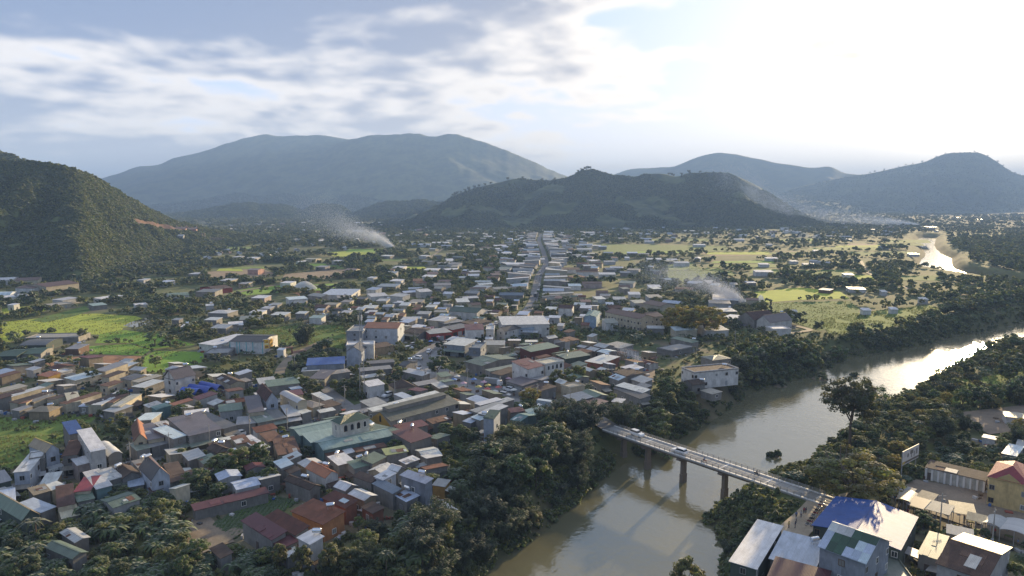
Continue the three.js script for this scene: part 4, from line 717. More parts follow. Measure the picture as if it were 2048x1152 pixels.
const RUSTY = new Set(['rust', 'rustb', 'rustred', 'brown', 'maroonb']), TILED = new Set(['tile', 'orange', 'purple', 'charcoal']), SMOOTH = new Set(['tarp', 'concrete']);
function roofMat(key, v) {
  v = v % 3; const id = key + v; if (roofMats[id]) return roofMats[id];
  const c = ROOF[key] || ROOF.grey, f = [1, 0.85, 1.14][v];
  const m = std({ color: lin(Math.min(.8, c[0] * f), Math.min(.8, c[1] * f * (1 + .02 * v)), Math.min(.8, c[2] * f)), roughness: key === 'bluegloss' ? 0.62 : key === 'tarp' ? 0.4 : RUSTY.has(key) ? 0.8 : 0.5, metalness: 0 });
  if (!SMOOTH.has(key)) { m.map = RUSTY.has(key) ? rustMap : TILED.has(key) ? tileMap : sheetMap; if (!TILED.has(key)) { m.bumpMap = ribBump; m.bumpScale = 0.03; } } else m.map = concreteMap;
  return roofMats[id] = m;
}
function wallMat(key, v) { v = v % 3; const id = key + v; if (wallMats[id]) return wallMats[id]; const c = WALL[key] || WALL.grey, f = [1, 0.88, 1.08][v]; return wallMats[id] = std({ color: lin(Math.min(.8, c[0] * f), Math.min(.8, c[1] * f), Math.min(.8, c[2] * f)), map: plasterMap, roughness: 0.9 }); }
const M = {
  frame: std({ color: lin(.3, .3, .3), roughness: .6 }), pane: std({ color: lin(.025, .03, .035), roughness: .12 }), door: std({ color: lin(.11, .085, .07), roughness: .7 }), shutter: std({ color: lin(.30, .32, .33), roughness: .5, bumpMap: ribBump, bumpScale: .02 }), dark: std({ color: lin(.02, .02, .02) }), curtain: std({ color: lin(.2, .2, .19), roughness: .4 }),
  steel: std({ color: lin(.42, .43, .45), roughness: .35, metalness: .7 }), tank: std({ color: lin(.7, .72, .74), roughness: .22, metalness: .85 }), post: std({ color: lin(.3, .29, .28) }), wood: std({ color: lin(.14, .09, .055) }),
  asphalt: std({ color: lin(.25, .24, .235), map: grainMap, roughness: .9 }), dirt: std({ color: lin(.30, .24, .17), map: grainMap }), sand: std({ color: lin(.52, .42, .30), map: grainMap }), concrete: std({ color: lin(.40, .385, .36), map: concreteMap }), pier: std({ color: lin(.24, .19, .15), map: concreteMap }), paint: std({ color: lin(.72, .70, .66), roughness: .6 }),
};

// ---------------------------------------------------------------- ground, river, hills
function inside(poly, x, z) { let r = false; for (let i = 0, j = poly.length - 1; i < poly.length; j = i++) { const [xi, zi] = poly[i], [xj, zj] = poly[j]; if ((zi > z) !== (zj > z) && x < (xj - xi) * (z - zi) / (zj - zi) + xi) r = !r; } return r; }
function segDist(x, z, a, b) { const dx = b[0] - a[0], dz = b[1] - a[1], t = Math.min(1, Math.max(0, ((x - a[0]) * dx + (z - a[1]) * dz) / (dx * dx + dz * dz + 1e-9))); return Math.hypot(x - a[0] - dx * t, z - a[1] - dz * t); }
function polyDist(poly, x, z) { let m = 1e9; for (let i = 0, j = poly.length - 1; i < poly.length; j = i++) m = Math.min(m, segDist(x, z, poly[j], poly[i])); return m; }
function riverDist(x, z) { const d = polyDist(RIVER, x, z); return inside(RIVER, x, z) ? -d : d; }
const bankWidth = (x, z) => 9 + 8 * vn(x * 0.03, z * 0.03, 4);
function groundY(x, z, d = riverDist(x, z)) { if (d > 30) return 0; const w = bankWidth(x, z); return d < 0 ? -9.2 - Math.min(2, -d * 0.2) : -9.2 + 9.2 * sstep(0, w, d + 0.4); }
const CELL = 24, grid = new Map();
HOUSES.forEach((r) => { const k = Math.floor(r[1] / CELL) + ',' + Math.floor(r[2] / CELL); (grid.get(k) || grid.set(k, []).get(k)).push(r); });
function houseDist(x, z) { let m = 30; const a = Math.floor(x / CELL), b = Math.floor(z / CELL); for (let i = -1; i <= 1; i++) for (let j = -1; j <= 1; j++) for (const r of grid.get((a + i) + ',' + (b + j)) || []) { const dx = x - r[1], dz = z - r[2], c = Math.cos(r[3]), s = Math.sin(r[3]), lx = Math.abs(c * dx - s * dz) - r[4] / 2, lz = Math.abs(s * dx + c * dz) - r[5] / 2; m = Math.min(m, Math.max(lx, lz)); } return m; }
function roadDist(x, z) { let m = 50; for (const [, w, , L] of ROADS) for (let i = 1; i < L.length; i++) m = Math.min(m, segDist(x, z, L[i - 1], L[i]) - w / 2); return m; }
function inField(x, z) { for (const f of FIELDS) if (inside(f[2], x, z)) return f; return null; }
{
  const NR = 430, angs = [];
  for (let a = -180; a < -52; a += 8) angs.push(a); for (let a = -52; a <= 52; a += 0.26) angs.push(a); for (let a = 60; a <= 180; a += 8) angs.push(a);
  const NA = angs.length, pos = [], col = [], uv = [], idx = [];
  for (let i = 0; i < NR; i++) {
    const r = 8 * Math.pow(14500 / 8, Math.pow(i / (NR - 1), 0.62));
    for (let k = 0; k < NA; k++) {
      const t = angs[k] * Math.PI / 180, x = r * Math.sin(t), z = -r * Math.cos(t), d = r < 3500 ? riverDist(x, z) : 999, y = groundY(x, z, d);
      pos.push(x, y, z); uv.push(x, z);
      const n = fbm(x * 0.012, z * 0.012, 2, 4), n2 = fbm(x * 0.06, z * 0.06, 9, 3);
      let c = mixc([.055, .078, .020], [.115, .122, .038], sstep(.38, .66, n * .6 + n2 * .4)); c = mixc(c, [.13, .10, .065], sstep(.60, .74, n2 * .7 + .3 * vn(x * .3, z * .3, 3)) * .8);
      if (r < 900) { const hd = houseDist(x, z); c = mixc(c, [.17, .14, .105], sstep(7, 0, hd) * .7); }
      if (d < 14) c = mixc(c, [.09, .075, .035], sstep(14, 2, d) * .7);
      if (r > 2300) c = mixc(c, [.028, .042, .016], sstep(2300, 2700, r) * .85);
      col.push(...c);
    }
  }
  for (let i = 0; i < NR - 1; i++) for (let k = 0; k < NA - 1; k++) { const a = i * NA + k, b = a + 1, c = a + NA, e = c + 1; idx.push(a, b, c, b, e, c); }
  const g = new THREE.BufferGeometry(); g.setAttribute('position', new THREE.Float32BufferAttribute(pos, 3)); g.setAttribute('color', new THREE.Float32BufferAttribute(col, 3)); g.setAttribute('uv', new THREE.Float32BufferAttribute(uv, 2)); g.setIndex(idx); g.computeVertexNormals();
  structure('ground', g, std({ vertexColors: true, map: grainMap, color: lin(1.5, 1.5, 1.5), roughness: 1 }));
}
function flat(poly, y, sub = false) { const s = new THREE.Shape(poly.map(([x, z]) => new THREE.Vector2(x, -z))), g = new THREE.ShapeGeometry(s); g.rotateX(-Math.PI / 2); g.translate(0, y, 0); const p = g.attributes.position, u = []; for (let i = 0; i < p.count; i++) u.push(p.getX(i), p.getZ(i)); g.setAttribute('uv', new THREE.Float32BufferAttribute(u, 2)); return g; }
const waterMat = new THREE.MeshPhysicalMaterial({ color: lin(.15, .14, .08), roughness: .11, ior: 1.85, bumpMap: waveBump, bumpScale: .09, side: THREE.DoubleSide });
{ // the water reaches a little under the banks
  const grow = RIVER.map(([x, z], i) => { const a = RIVER[(i + RIVER.length - 1) % RIVER.length], b = RIVER[(i + 1) % RIVER.length]; let nx = b[1] - a[1], nz = -(b[0] - a[0]); const l = Math.hypot(nx, nz) || 1; nx /= l; nz /= l; const s = inside(RIVER, x + nx * 0.4, z + nz * 0.4) ? -1.2 : 1.2; return [x + nx * s, z + nz * s]; });
  structure('river', flat(grow, -9), waterMat);
  structure('pond', flat(POND, 0.05), new THREE.MeshPhysicalMaterial({ color: lin(.10, .10, .06), roughness: .08, ior: 1.33, bumpMap: waveBump, bumpScale: .05, side: THREE.DoubleSide }));
}
const FIELD_LOOK = { yellow: [.31, .37, .04, cropMap], bright: [.15, .27, .025, cropMap], green: [.13, .235, .03, rowMap], meadow: [.125, .185, .035, cropMap], soil: [.30, .155, .085, grainMap], dry: [.27, .20, .13, grainMap], dirtyard: [.26, .20, .145, grainMap], plaza: [.27, .265, .265, grainMap], sand: [.52, .42, .30, grainMap] };
const fieldMats = {};
FIELDS.forEach(([n, s, poly], i) => { const [r, g, b, m] = FIELD_LOOK[s]; structure({ rice: 'rice_field', corn: 'corn_field', soil: 'ploughed_field', meadow: 'meadow', garden: 'vegetable_garden', yard: 'yard' }[n], flat(poly, n === 'yard' ? 0.13 + i * .004 : 0.03 + i * 0.004), fieldMats[s] ||= std({ color: lin(r * 1.3, g * 1.3, b * 1.3), map: m, roughness: 1 })); });
function ribbon(L, w, y) { const pos = [], uv = [], idx = []; const c = new THREE.CatmullRomCurve3(L.map(([x, z]) => new THREE.Vector3(x, 0, z)), false, 'catmullrom', .3), n = Math.max(8, Math.round(c.getLength() / 6)); for (let i = 0; i <= n; i++) { const p = c.getPoint(i / n), t = c.getTangent(i / n); pos.push(p.x - t.z * w / 2, y, p.z + t.x * w / 2, p.x + t.z * w / 2, y, p.z - t.x * w / 2); uv.push(p.x - t.z * w / 2, p.z + t.x * w / 2, p.x + t.z * w / 2, p.z - t.x * w / 2); if (i < n) { const a = i * 2; idx.push(a, a + 1, a + 2, a + 1, a + 3, a + 2); } } const g = new THREE.BufferGeometry(); g.setAttribute('position', new THREE.Float32BufferAttribute(pos, 3)); g.setAttribute('uv', new THREE.Float32BufferAttribute(uv, 2)); g.setIndex(idx); g.computeVertexNormals(); return g; }
ROADS.forEach(([n, w, s, L], i) => structure(n === 'street' ? 'road' : n === 'lane' ? 'lane' : 'path', ribbon(L, w, 0.30 + i * .005), M[s]));

// hills: a crest line, a front slope towards the valley and a back slope
const hillSurf = {};
function hill(name, front, back, crest, look) {
  const cur = new THREE.CatmullRomCurve3(crest.map((p) => new THREE.Vector3(...p)), false, 'catmullrom', .5), NU = look.nu, NF = look.nf, NB = 10, sd = look.seed, P = [], col = [], uv = [], idx = [];
  const pts = cur.getSpacedPoints(NU);
  const row = NF + NB + 1;
  pts.forEach((c, i) => {
    const l = Math.hypot(c.x, c.z), fx = -c.x / l, fz = -c.z / l, end = Math.min(1, Math.min(i, NU - i) / (NU * .05)), hc = (c.y + look.jag * (fbm(i * look.jf, sd, 0, 3) - .5)) ;
    for (let j = 0; j < row; j++) {
      const v = j < NB ? -(1 - j / NB) : (j - NB) / NF, w = v < 0 ? back * -v : front * v, s = v < 0 ? -1 : 1, x = c.x + fx * w * s, z = c.z + fz * w * s;
      const a = Math.abs(v), prof = v < 0 ? 1 - a * 1.05 : (1 - a) * .55 + (1 - a) ** 2 * .45, bell = Math.sin(Math.PI * Math.min(1, a)) ;
      const sp = Math.abs(fbm(x * look.f, z * look.f * .45, sd, 4) - .5) * 2, y = hc * (prof + look.spur * (0.35 - sp) * bell) + (fbm(x * look.f * 5, z * look.f * 5, sd + 3, 3) - .5) * look.rough * bell - a * 4 - (1 - end) * 6;
      P.push(x, y, z); uv.push(x, z); col.push(...look.color(x, y, z, v, c));
    }
  });
  for (let i = 0; i < NU; i++) for (let j = 0; j < row - 1; j++) { const a = i * row + j, b = a + 1, c = a + row, d = c + 1; idx.push(a, b, c, b, d, c); }
  const g = new THREE.BufferGeometry(); g.setAttribute('position', new THREE.Float32BufferAttribute(P, 3)); g.setAttribute('color', new THREE.Float32BufferAttribute(col, 3)); g.setAttribute('uv', new THREE.Float32BufferAttribute(uv, 2)); g.setIndex(idx); g.computeVertexNormals();
  structure(name, g, std({ vertexColors: true, map: grainMap, color: lin(1.5, 1.5, 1.5), roughness: 1 }), look.label);
  hillSurf[look.key] = (u, v) => { const i = Math.min(NU - 1, Math.floor(u * NU)), j = NB + Math.min(NF - 1, Math.floor(v * NF)), a = (i * row + j) * 3, t = u * NU - i, s = v * NF - (j - NB), q = (o) => P[a + o] * (1 - t) * (1 - s) + P[a + 3 + o] * (1 - t) * s + P[a + row * 3 + o] * t * (1 - s) + P[a + row * 3 + 3 + o] * t * s; return [q(0), q(1), q(2)]; };
}

const forest = (x, y, z) => { const n = fbm(x * .01, z * .01, 3, 3), m = vn(x * .05, z * .05, 8); return mixc([.024, .038, .014], [.085, .10, .032], sstep(.3, .7, n * .6 + m * .4)); };
const HL = {
  left_hill_back: { label: 'ridge behind the wooded hill', nu: 120, nf: 40, jag: 8, jf: .2, f: .006, spur: .2, rough: 14, color: forest },
  left_hill: { label: 'dark wooded hill at the valley edge', nu: 240, nf: 110, jag: 5, jf: .15, f: .008, spur: .55, rough: 22, color: (x, y, z, v, c) => { const t = (-z - 1004) / 176, s = Math.abs(y - (50 - 20 * t)) / 6 + (t < 0 ? -t * 5 : t > 1 ? (t - 1) * 5 : 0); return mixc(forest(x, y, z), [.125, .075, .055], sstep(1.15, .7, s + .5 * (vn(x * .06, z * .06, 2) - .5))); } },
  center_hill: { label: 'long dark hill closing the valley', nu: 260, nf: 90, jag: 6, jf: .2, f: .0035, spur: .6, rough: 40, color: forest },
  right_hill: { label: 'hazy hill beyond the river', nu: 180, nf: 60, jag: 6, jf: .2, f: .002, spur: .3, rough: 30, color: forest },
  right_mountain: { label: 'pale mountain behind the hills', nu: 180, nf: 50, jag: 20, jf: .2, f: .0011, spur: .3, rough: 40, color: forest },
  far_mountain: { label: 'blue mountain massif', nu: 260, nf: 70, jag: 14, jf: .25, f: .0011, spur: .3, rough: 40, color: forest },
  far_mountain_front: { label: 'nearer summit of the blue mountain massif', nu: 260, nf: 70, jag: 14, jf: .25, f: .0011, spur: .3, rough: 40, color: forest },
  foothill_far: { label: 'far rolling foothills', nu: 260, nf: 50, jag: 10, jf: .25, f: .0026, spur: .35, rough: 40, color: forest },
  foothill_near: { label: 'near rolling foothills', nu: 240, nf: 50, jag: 8, jf: .25, f: .004, spur: .4, rough: 30, color: forest },
};
HILLS.forEach(([k, f, b, c], i) => hill({ far_mountain: 'mountain', far_mountain_front: 'mountain', right_mountain: 'mountain' }[k] || 'hill', f, b, c, { ...HL[k], key: k, seed: 11 + i * 7 }));
console.log('terrain done');
// ---------------------------------------------------------------- labels that single things out
const ANCHORS = [['the river bridge', ...[57.7, -204.1]], ['the lattice mast', ...[-61.0, -274.6]], ['the mint market halls', ...[-56.1, -224.2]], ['the teal-striped warehouse', ...[-139.8, -355.0]], ['the blue tarpaulin vaults', ...[-128.4, -274.6]], ['the orange-tiled building', ...[-73.4, -377.7]], ['the cream school', ...[71.3, -439.7]], ['the riverside villa', ...[82.0, -298.0]], ['the glossy blue hall', ...[87.3, -155.3]], ['the vegetable garden', ...[-65.3, -167.0]], ['the yellow-gabled shophouse', ...[-136.0, -196.2]], ['the green meadow', ...[-122.1, -391.6]], ['the long brown-tiled school', ...[-381.4, -581.8]], ['the pale pond', ...[-239.9, -448.9]], ['the white building by the street', ...[7.6, -398.9]], ['the steep maroon roofs', ...[147.6, -422.4]], ['the smoke plume', ...[-196.6, -1114.2]], ['the far river bend', ...[568.2, -926.9]], ['the terrace row', ...[-171.9, -264.2]], ['the far street end', ...[60.2, -1488.6]], ['the sprayed field', ...[221.1, -525.4]], ['the yellow school', ...[133.9, -177.3]], ['the mustard hut', ...[-19.0, -180.5]], ['the pale billboard', ...[116.7, -194.4]], ['the ploughed strip', ...[-175.7, -581.8]], ['the islet bush', ...[152.2, -278.3]], ['the tall blue house', ...[-5.7, -224.2]]];
const TENS = ['', '', 'twenty', 'thirty', 'forty', 'fifty'], UNITS = ['', 'first', 'second', 'third', 'fourth', 'fifth', 'sixth', 'seventh', 'eighth', 'ninth', 'tenth', 'eleventh', 'twelfth', 'thirteenth', 'fourteenth', 'fifteenth', 'sixteenth', 'seventeenth', 'eighteenth', 'nineteenth'];
const ordinal = (n) => n < 20 ? UNITS[n] : n % 10 ? TENS[Math.floor(n / 10)] + '-' + UNITS[n % 10] : ['', '', 'twentieth', 'thirtieth', 'fortieth', 'fiftieth'][n / 10];
const ORD = Array.from({ length: 59 }, (_, i) => i ? ordinal(i + 1) + ' nearest' : 'nearest');
const ORDW = Array.from({ length: 40 }, (_, i) => ordinal(i + 1));
const pending = [];
function labelLater(o, desc) { pending.push([o, desc]); }
function settleLabels() {
  const sets = new Map();
  for (const [o, desc] of pending) { let best = null; for (const a of ANCHORS) { const d = Math.hypot(o.position.x - a[1], o.position.z - a[2]); if (!best || d < best[0]) best = [d, a[0]]; } const k = desc + '|' + best[1]; (sets.get(k) || sets.set(k, []).get(k)).push([best[0], o]); }
  for (const [k, L] of sets) { const [desc, a] = k.split('|'); L.sort((p, q) => p[0] - q[0]); L.forEach(([, o], i) => { o.userData.label = L.length === 1 ? desc + ' near ' + a : desc + ', ' + ORD[i] + ' ' + a; }); }
}
// ---------------------------------------------------------------- buildings
const ROOF_WORD = { white: 'white', lgrey: 'pale-grey', grey: 'grey', dgrey: 'dark-grey', charcoal: 'charcoal', black: 'black', sky: 'pale-blue', lilac: 'lilac', blue: 'blue', bluegrey: 'blue-grey', sage: 'green', dgreen: 'dark-green', mint: 'mint', greengrey: 'grey-green', teal: 'teal', olive: 'olive', lime: 'lime', red: 'red', maroon: 'maroon', maroonb: 'maroon-brown', brown: 'brown', rust: 'rusty', rustb: 'rusty', rustred: 'rust-red', orange: 'orange', tan: 'tan', tangrey: 'beige-grey', cream: 'cream', yellow: 'yellow', pink: 'pink', purple: 'purple-grey', concrete: 'concrete', tile: 'brown-tiled', tarp: 'blue', lightblue: 'light-blue', patch: 'patchwork', bluegloss: 'blue' };
const CAT = { house: 'house', shed: 'shed', shophouse: 'shophouse', canopy: 'canopy', barn: 'barn', terrace_house: 'house', school_building: 'school', warehouse: 'warehouse', apartment_building: 'building', market_hall: 'market hall', turret: 'turret', villa: 'villa', market_stall: 'stall', tarpaulin_shelter: 'shelter' };
const WORD = { canopy: 'shop canopy', terrace_house: 'terrace house', market_stall: 'market stall', tarpaulin_shelter: 'tarpaulin shelter' };
const winFrame = (() => { const b = new GB(), w = .62, h = .68, t = .09, d = .06; b.box(-w, -h, -d, -w + t, h, d); b.box(w - t, -h, -d, w, h, d); b.box(-w + t, -h, -d, w - t, -h + t, d); b.box(-w + t, h - t, -d, w - t, h, d); b.box(-.03, -h + t, -d * .6, .03, h - t, d * .6); return b.geo(); })();
const winPane = new GB().box(-.52, -.58, -.03, .52, .58, .03).geo();
const doorLeaf = new GB().box(-.55, 0, -.05, .55, 2.1, .05).geo();
const arch = (w, h, t) => { const s = new THREE.Shape(); s.moveTo(-w, -h); s.lineTo(w, -h); s.lineTo(w, h - w); s.absarc(0, h - w, w, 0, Math.PI); s.lineTo(-w, -h); const g = new THREE.ExtrudeGeometry(s, { depth: t, bevelEnabled: false, curveSegments: 8 }); return g; };
const archFrame = arch(.62, 1.05, .06), archPane = arch(.48, .9, .1);
const houseRng = rng(77);
function roofYFn(typ, w, l, e, r) { return { g: (x, z) => e + r * (1 - Math.abs(z) / (l / 2)), p: (x, z) => e + r * (1 - Math.abs(x) / (w / 2)), 'm+': (x, z) => e + r * (l / 2 - z) / l, 'm-': (x, z) => e + r * (l / 2 + z) / l, flat: () => e, hip: () => e, arch: (x, z) => e + r * (1 - (2 * z / l) ** 2), archp: (x, z) => e + r * (1 - (2 * x / w) ** 2) }[typ]; }
function building(row, ri) {
  const [name, X, Z, th, w, l, e, typ, r, roof, roof2, wall, opt, lab] = row, R = houseRng, o = thing(name, lab, CAT[name], X, groundY(X, Z) < -1 ? -1 : 0, Z, th), dist = Math.hypot(X, Z), far = opt.includes('f') || dist > 700, v = Math.floor(R() * 3), T = .1;
  GB.off = Math.round(R() * 400) / 10;
  if (name === 'market_stall') o.userData.group = 'market stalls along the lane';
  const rm = roofMat(roof, v), rm2 = roofMat(roof2, v), wm = wallMat(wall, v), RY = roofYFn(typ, w, l, e, r), ov = wall === 'none' ? .15 : Math.min(.35, w * .06), hw = w / 2 - ov, hl = l / 2 - ov, x1 = w / 2, z1 = l / 2;
  // walls
  if (wall !== 'none') {
    const b = new GB(), n = typ.startsWith('arch') ? 8 : 2, side = (ax, az, bx, bz) => { for (let i = 0; i < n; i++) { const px = ax + (bx - ax) * i / n, pz = az + (bz - az) * i / n, qx = ax + (bx - ax) * (i + 1) / n, qz = az + (bz - az) * (i + 1) / n; b.quad([px, -.3, pz], [qx, -.3, qz], [qx, RY(qx, qz) - T - .005, qz], [px, RY(px, pz) - T - .005, pz]); } };
    side(-hw, hl, hw, hl); side(hw, hl, hw, -hl); side(hw, -hl, -hw, -hl); side(-hw, -hl, -hw, hl); part(o, 'walls', b.geo(), wm);
  } else for (const [px, pz] of [[-hw, hl], [hw, hl], [hw, -hl], [-hw, -hl], [0, hl], [0, -hl]]) { boxPart(o, 'post', M.post, px, (RY(px, pz) - T) / 2 - .1, pz, .14, RY(px, pz) - T + .15, .14); }
  // roof
  const sl = (nm, m, a, b2, c, d) => part(o, nm, new GB().slab(a, b2, c, d, T).geo(), m), y = (x, z) => RY(x, z);
  if (typ === 'g') { sl('roof_slope', rm, [-x1, e, z1], [x1, e, z1], [x1, e + r, .01], [-x1, e + r, .01]); sl('roof_slope', rm2, [x1, e, -z1], [-x1, e, -z1], [-x1, e + r, -.01], [x1, e + r, -.01]); boxPart(o, 'ridge_cap', rm, 0, e + r + .02, 0, w, .08, .35); }
  else if (typ === 'p') { sl('roof_slope', rm, [-x1, e, -z1], [-x1, e, z1], [-.01, e + r, z1], [-.01, e + r, -z1]); sl('roof_slope', rm2, [x1, e, z1], [x1, e, -z1], [.01, e + r, -z1], [.01, e + r, z1]); boxPart(o, 'ridge_cap', rm2, 0, e + r + .02, 0, .35, .08, l); }
  else if (typ === 'm+' && opt.includes('P')) { }
  else if (typ === 'm+') sl('roof', rm, [-x1, e, z1], [x1, e, z1], [x1, e + r, -z1], [-x1, e + r, -z1]);
  else if (typ === 'm-') sl('roof', rm, [x1, e, -z1], [-x1, e, -z1], [-x1, e + r, z1], [x1, e + r, z1]);
  else if (typ === 'flat') { sl('roof', rm, [-x1, e, z1], [x1, e, z1], [x1, e, -z1], [-x1, e, -z1]); const b = new GB(), t = .15, h = r; b.box(-hw, e + .003, hl - t, hw, e + h, hl); b.box(-hw, e + .003, -hl, hw, e + h, -hl + t); b.box(-hw, e + .003, -hl + t, -hw + t, e + h, hl - t); b.box(hw - t, e + .003, -hl + t, hw, e + h, hl - t); part(o, 'parapet', b.geo(), wm); }
  else if (typ === 'hip') { const b = new GB(), lx = w >= l ? (w - l) / 2 * .9 + .01 : .01, lz = w >= l ? .01 : (l - w) / 2 * .9 + .01, tp = e + r, f = (pts, nm) => { const g = new GB(); pts.length === 4 ? g.quad(...pts) : g.tri(...pts, [0, 0], [Math.hypot(pts[1][0] - pts[0][0], pts[1][2] - pts[0][2]), 0], [2, 3]); part(o, nm, g.geo(), rm); };
    if (w >= l) { f([[-x1, e, z1], [x1, e, z1], [lx, tp, 0], [-lx, tp, 0]], 'roof_slope'); f([[x1, e, -z1], [-x1, e, -z1], [-lx, tp, 0], [lx, tp, 0]], 'roof_slope'); f([[x1, e, z1], [x1, e, -z1], [lx, tp, 0]], 'roof_slope'); f([[-x1, e, -z1], [-x1, e, z1], [-lx, tp, 0]], 'roof_slope'); }
    else { f([[-x1, e, -z1], [-x1, e, z1], [0, tp, lz], [0, tp, -lz]], 'roof_slope'); f([[x1, e, z1], [x1, e, -z1], [0, tp, -lz], [0, tp, lz]], 'roof_slope'); f([[-x1, e, z1], [x1, e, z1], [0, tp, lz]], 'roof_slope'); f([[x1, e, -z1], [-x1, e, -z1], [0, tp, -lz]], 'roof_slope'); }
    part(o, 'soffit', new GB().slab([-x1, e - .02, z1], [x1, e - .02, z1], [x1, e - .02, -z1], [-x1, e - .02, -z1], .12).geo(), wm); }
  else { const b = new GB(), n = 12; for (let i = 0; i < n; i++) { if (typ === 'arch') { const za = z1 - l * i / n, zb = z1 - l * (i + 1) / n; b.slab([-x1, y(0, za), za], [x1, y(0, za), za], [x1, y(0, zb), zb], [-x1, y(0, zb), zb], T); } else { const xa = -x1 + w * i / n, xb = -x1 + w * (i + 1) / n; b.slab([xa, y(xa, 0), -z1], [xa, y(xa, 0), z1], [xb, y(xb, 0), z1], [xb, y(xb, 0), -z1], T); } } part(o, 'roof', b.geo(), rm); }
  // openings on the faces that look towards the viewer's side of the valley
  const faces = [[0, 1, hw, 0, hl, 0], [1, 0, hl, hw, 0, Math.PI / 2], [-1, 0, hl, -hw, 0, -Math.PI / 2]];
  const facing = ([nx, nz]) => { const c = Math.cos(th), s = Math.sin(th); return (c * nx + s * nz) * -X + (-s * nx + c * nz) * -Z > .12 * dist; };
  const put = (fc, t, yy, kind) => { const [nx, nz, half, ox, oz, ry] = fc, g = new THREE.Group(); const px = ox + (nx ? 0 : t), pz = oz + (nx ? (nx > 0 ? -t : t) : 0);
    if (kind === 'door') { const d = part(o, 'door', doorLeaf, R() < .5 ? M.door : M.shutter, px + nx * .04, 0, pz + nz * .04); d.rotation.y = ry; return; }
    const a = kind === 'arch', m = part(o, 'window', a ? archFrame : winFrame, [M.frame, M.paint, M.wood][Math.floor(R() * 3)], px + nx * .03, yy, pz + nz * .03); m.rotation.y = ry; part(m, 'pane', a ? archPane : winPane, R() < .75 ? M.pane : M.curtain, 0, 0, a ? 0 : 0); };
  if (wall !== 'none' && !far) for (const fc of faces) {
    if (!facing(fc)) continue; const half = fc[2] - .9; if (half < .6) continue; const floors = Math.max(1, Math.round(e / 3.6)), school = opt.includes('W'), dense = school ? 2.6 : 3.6, n = Math.max(1, Math.floor(2 * half / dense));
    if (opt.includes('A')) { for (let i = 0; i < (fc[0] ? 1 : 4); i++) put(fc, fc[0] ? 0 : -half * .8 + half * 1.6 * i / 3, e - 1.7, 'arch'); continue; }
    if (!school && !opt.includes('w') && dist > 430) { if (R() < .6) put(fc, (R() - .5) * half, 0, 'door'); continue; }
    for (let f = 0; f < floors; f++) for (let i = 0; i < Math.min(n, 12); i++) { if (!school && R() < (opt.includes('w') ? .2 : .5)) continue; const t = n === 1 ? 0 : -half + 2 * half * i / (n - 1); const top = RY(fc[3] + (fc[0] ? 0 : t), fc[4]) - .4; const yy = 1.6 + f * Math.min(3.5, e / floors); if (yy + .8 > top) continue; put(fc, t, f === 0 && !school && R() < .3 ? 0 : yy, f === 0 && !school && R() < .3 ? 'door' : 'win'); }
  }
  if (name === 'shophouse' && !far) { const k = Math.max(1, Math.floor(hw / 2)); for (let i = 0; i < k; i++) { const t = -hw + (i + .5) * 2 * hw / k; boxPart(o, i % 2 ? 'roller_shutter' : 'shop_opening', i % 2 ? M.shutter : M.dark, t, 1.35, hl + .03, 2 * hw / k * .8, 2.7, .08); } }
  if (opt.includes('a') || (name === 'shophouse' && !far && R() < .7)) sl('awning', roofMat(['lgrey', 'tangrey', 'greengrey', 'grey'][v], v), [-x1, 2.75, z1 + 1.9], [x1, 2.75, z1 + 1.9], [x1, 3.3, hl + .02], [-x1, 3.3, hl + .02]);
  if (opt.includes('c')) for (let i = 0; i <= 9; i++) boxPart(o, 'pillar', M.paint, -hw + 2 * hw * i / 9, e / 2 - .2, hl + .25, .5, e - .3, .3);
  if (opt.includes('t')) { const teal = wallMat('teal', 0); const tm = std({ color: lin(.06, .42, .45) }); for (let i = 0; i < 6; i++) boxPart(o, 'stripe', tm, -hw + hw * 2 * [0.01, .22, .3, .5, .7, .99][i], e / 2, hl + .02, .35, e - .4, .06);
    const s = boxPart(o, 'sign_panel', std({ color: lin(.62, .35, .05) }), hw + .25, e * .55, 0, .2, e * .75, 4.2); }
  if (opt.includes('M')) { const h = 1.1, mw = w * .42, mz = 2; part(o, 'clerestory_wall', new GB().box(-mw, e + r - .6, -mz + .3, mw, e + r + h - .12, mz - .3).geo(), wallMat('grey', 0)); sl('clerestory_roof', rm, [-mw - .3, e + r + h - .25, mz], [mw + .3, e + r + h - .25, mz], [mw + .3, e + r + h + .2, .01], [-mw - .3, e + r + h + .2, .01]); sl('clerestory_roof', rm, [mw + .3, e + r + h - .25, -mz], [-mw - .3, e + r + h - .25, -mz], [-mw - .3, e + r + h + .2, -.01], [mw + .3, e + r + h + .2, -.01]); part(o, 'gable_panel', (() => { const g = new GB(), q = -hw - .03; g.tri([q, e - 2.2, -hl], [q, e - 2.2, hl], [q, e + r * .9, 0]); g.quad([q, 0, -hl], [q, 0, hl], [q, e - 2.2, hl], [q, e - 2.2, -hl]); return g.geo(); })(), wallMat('yellow', 0)); const v2 = part(o, 'gable_vent', archPane, M.pane, -hw - .05, e - .4, 0); v2.rotation.y = -Math.PI / 2; }
  if (opt.includes('k')) { const k = .35; sl('skylight', roofMat('sky', 2), [x1 * .1, RY(0, z1 * k) + .14, z1 * k], [x1 * .6, RY(0, z1 * k) + .14, z1 * k], [x1 * .6, RY(0, -z1 * k) + .14, -z1 * k], [x1 * .1, RY(0, -z1 * k) + .14, -z1 * k]); }
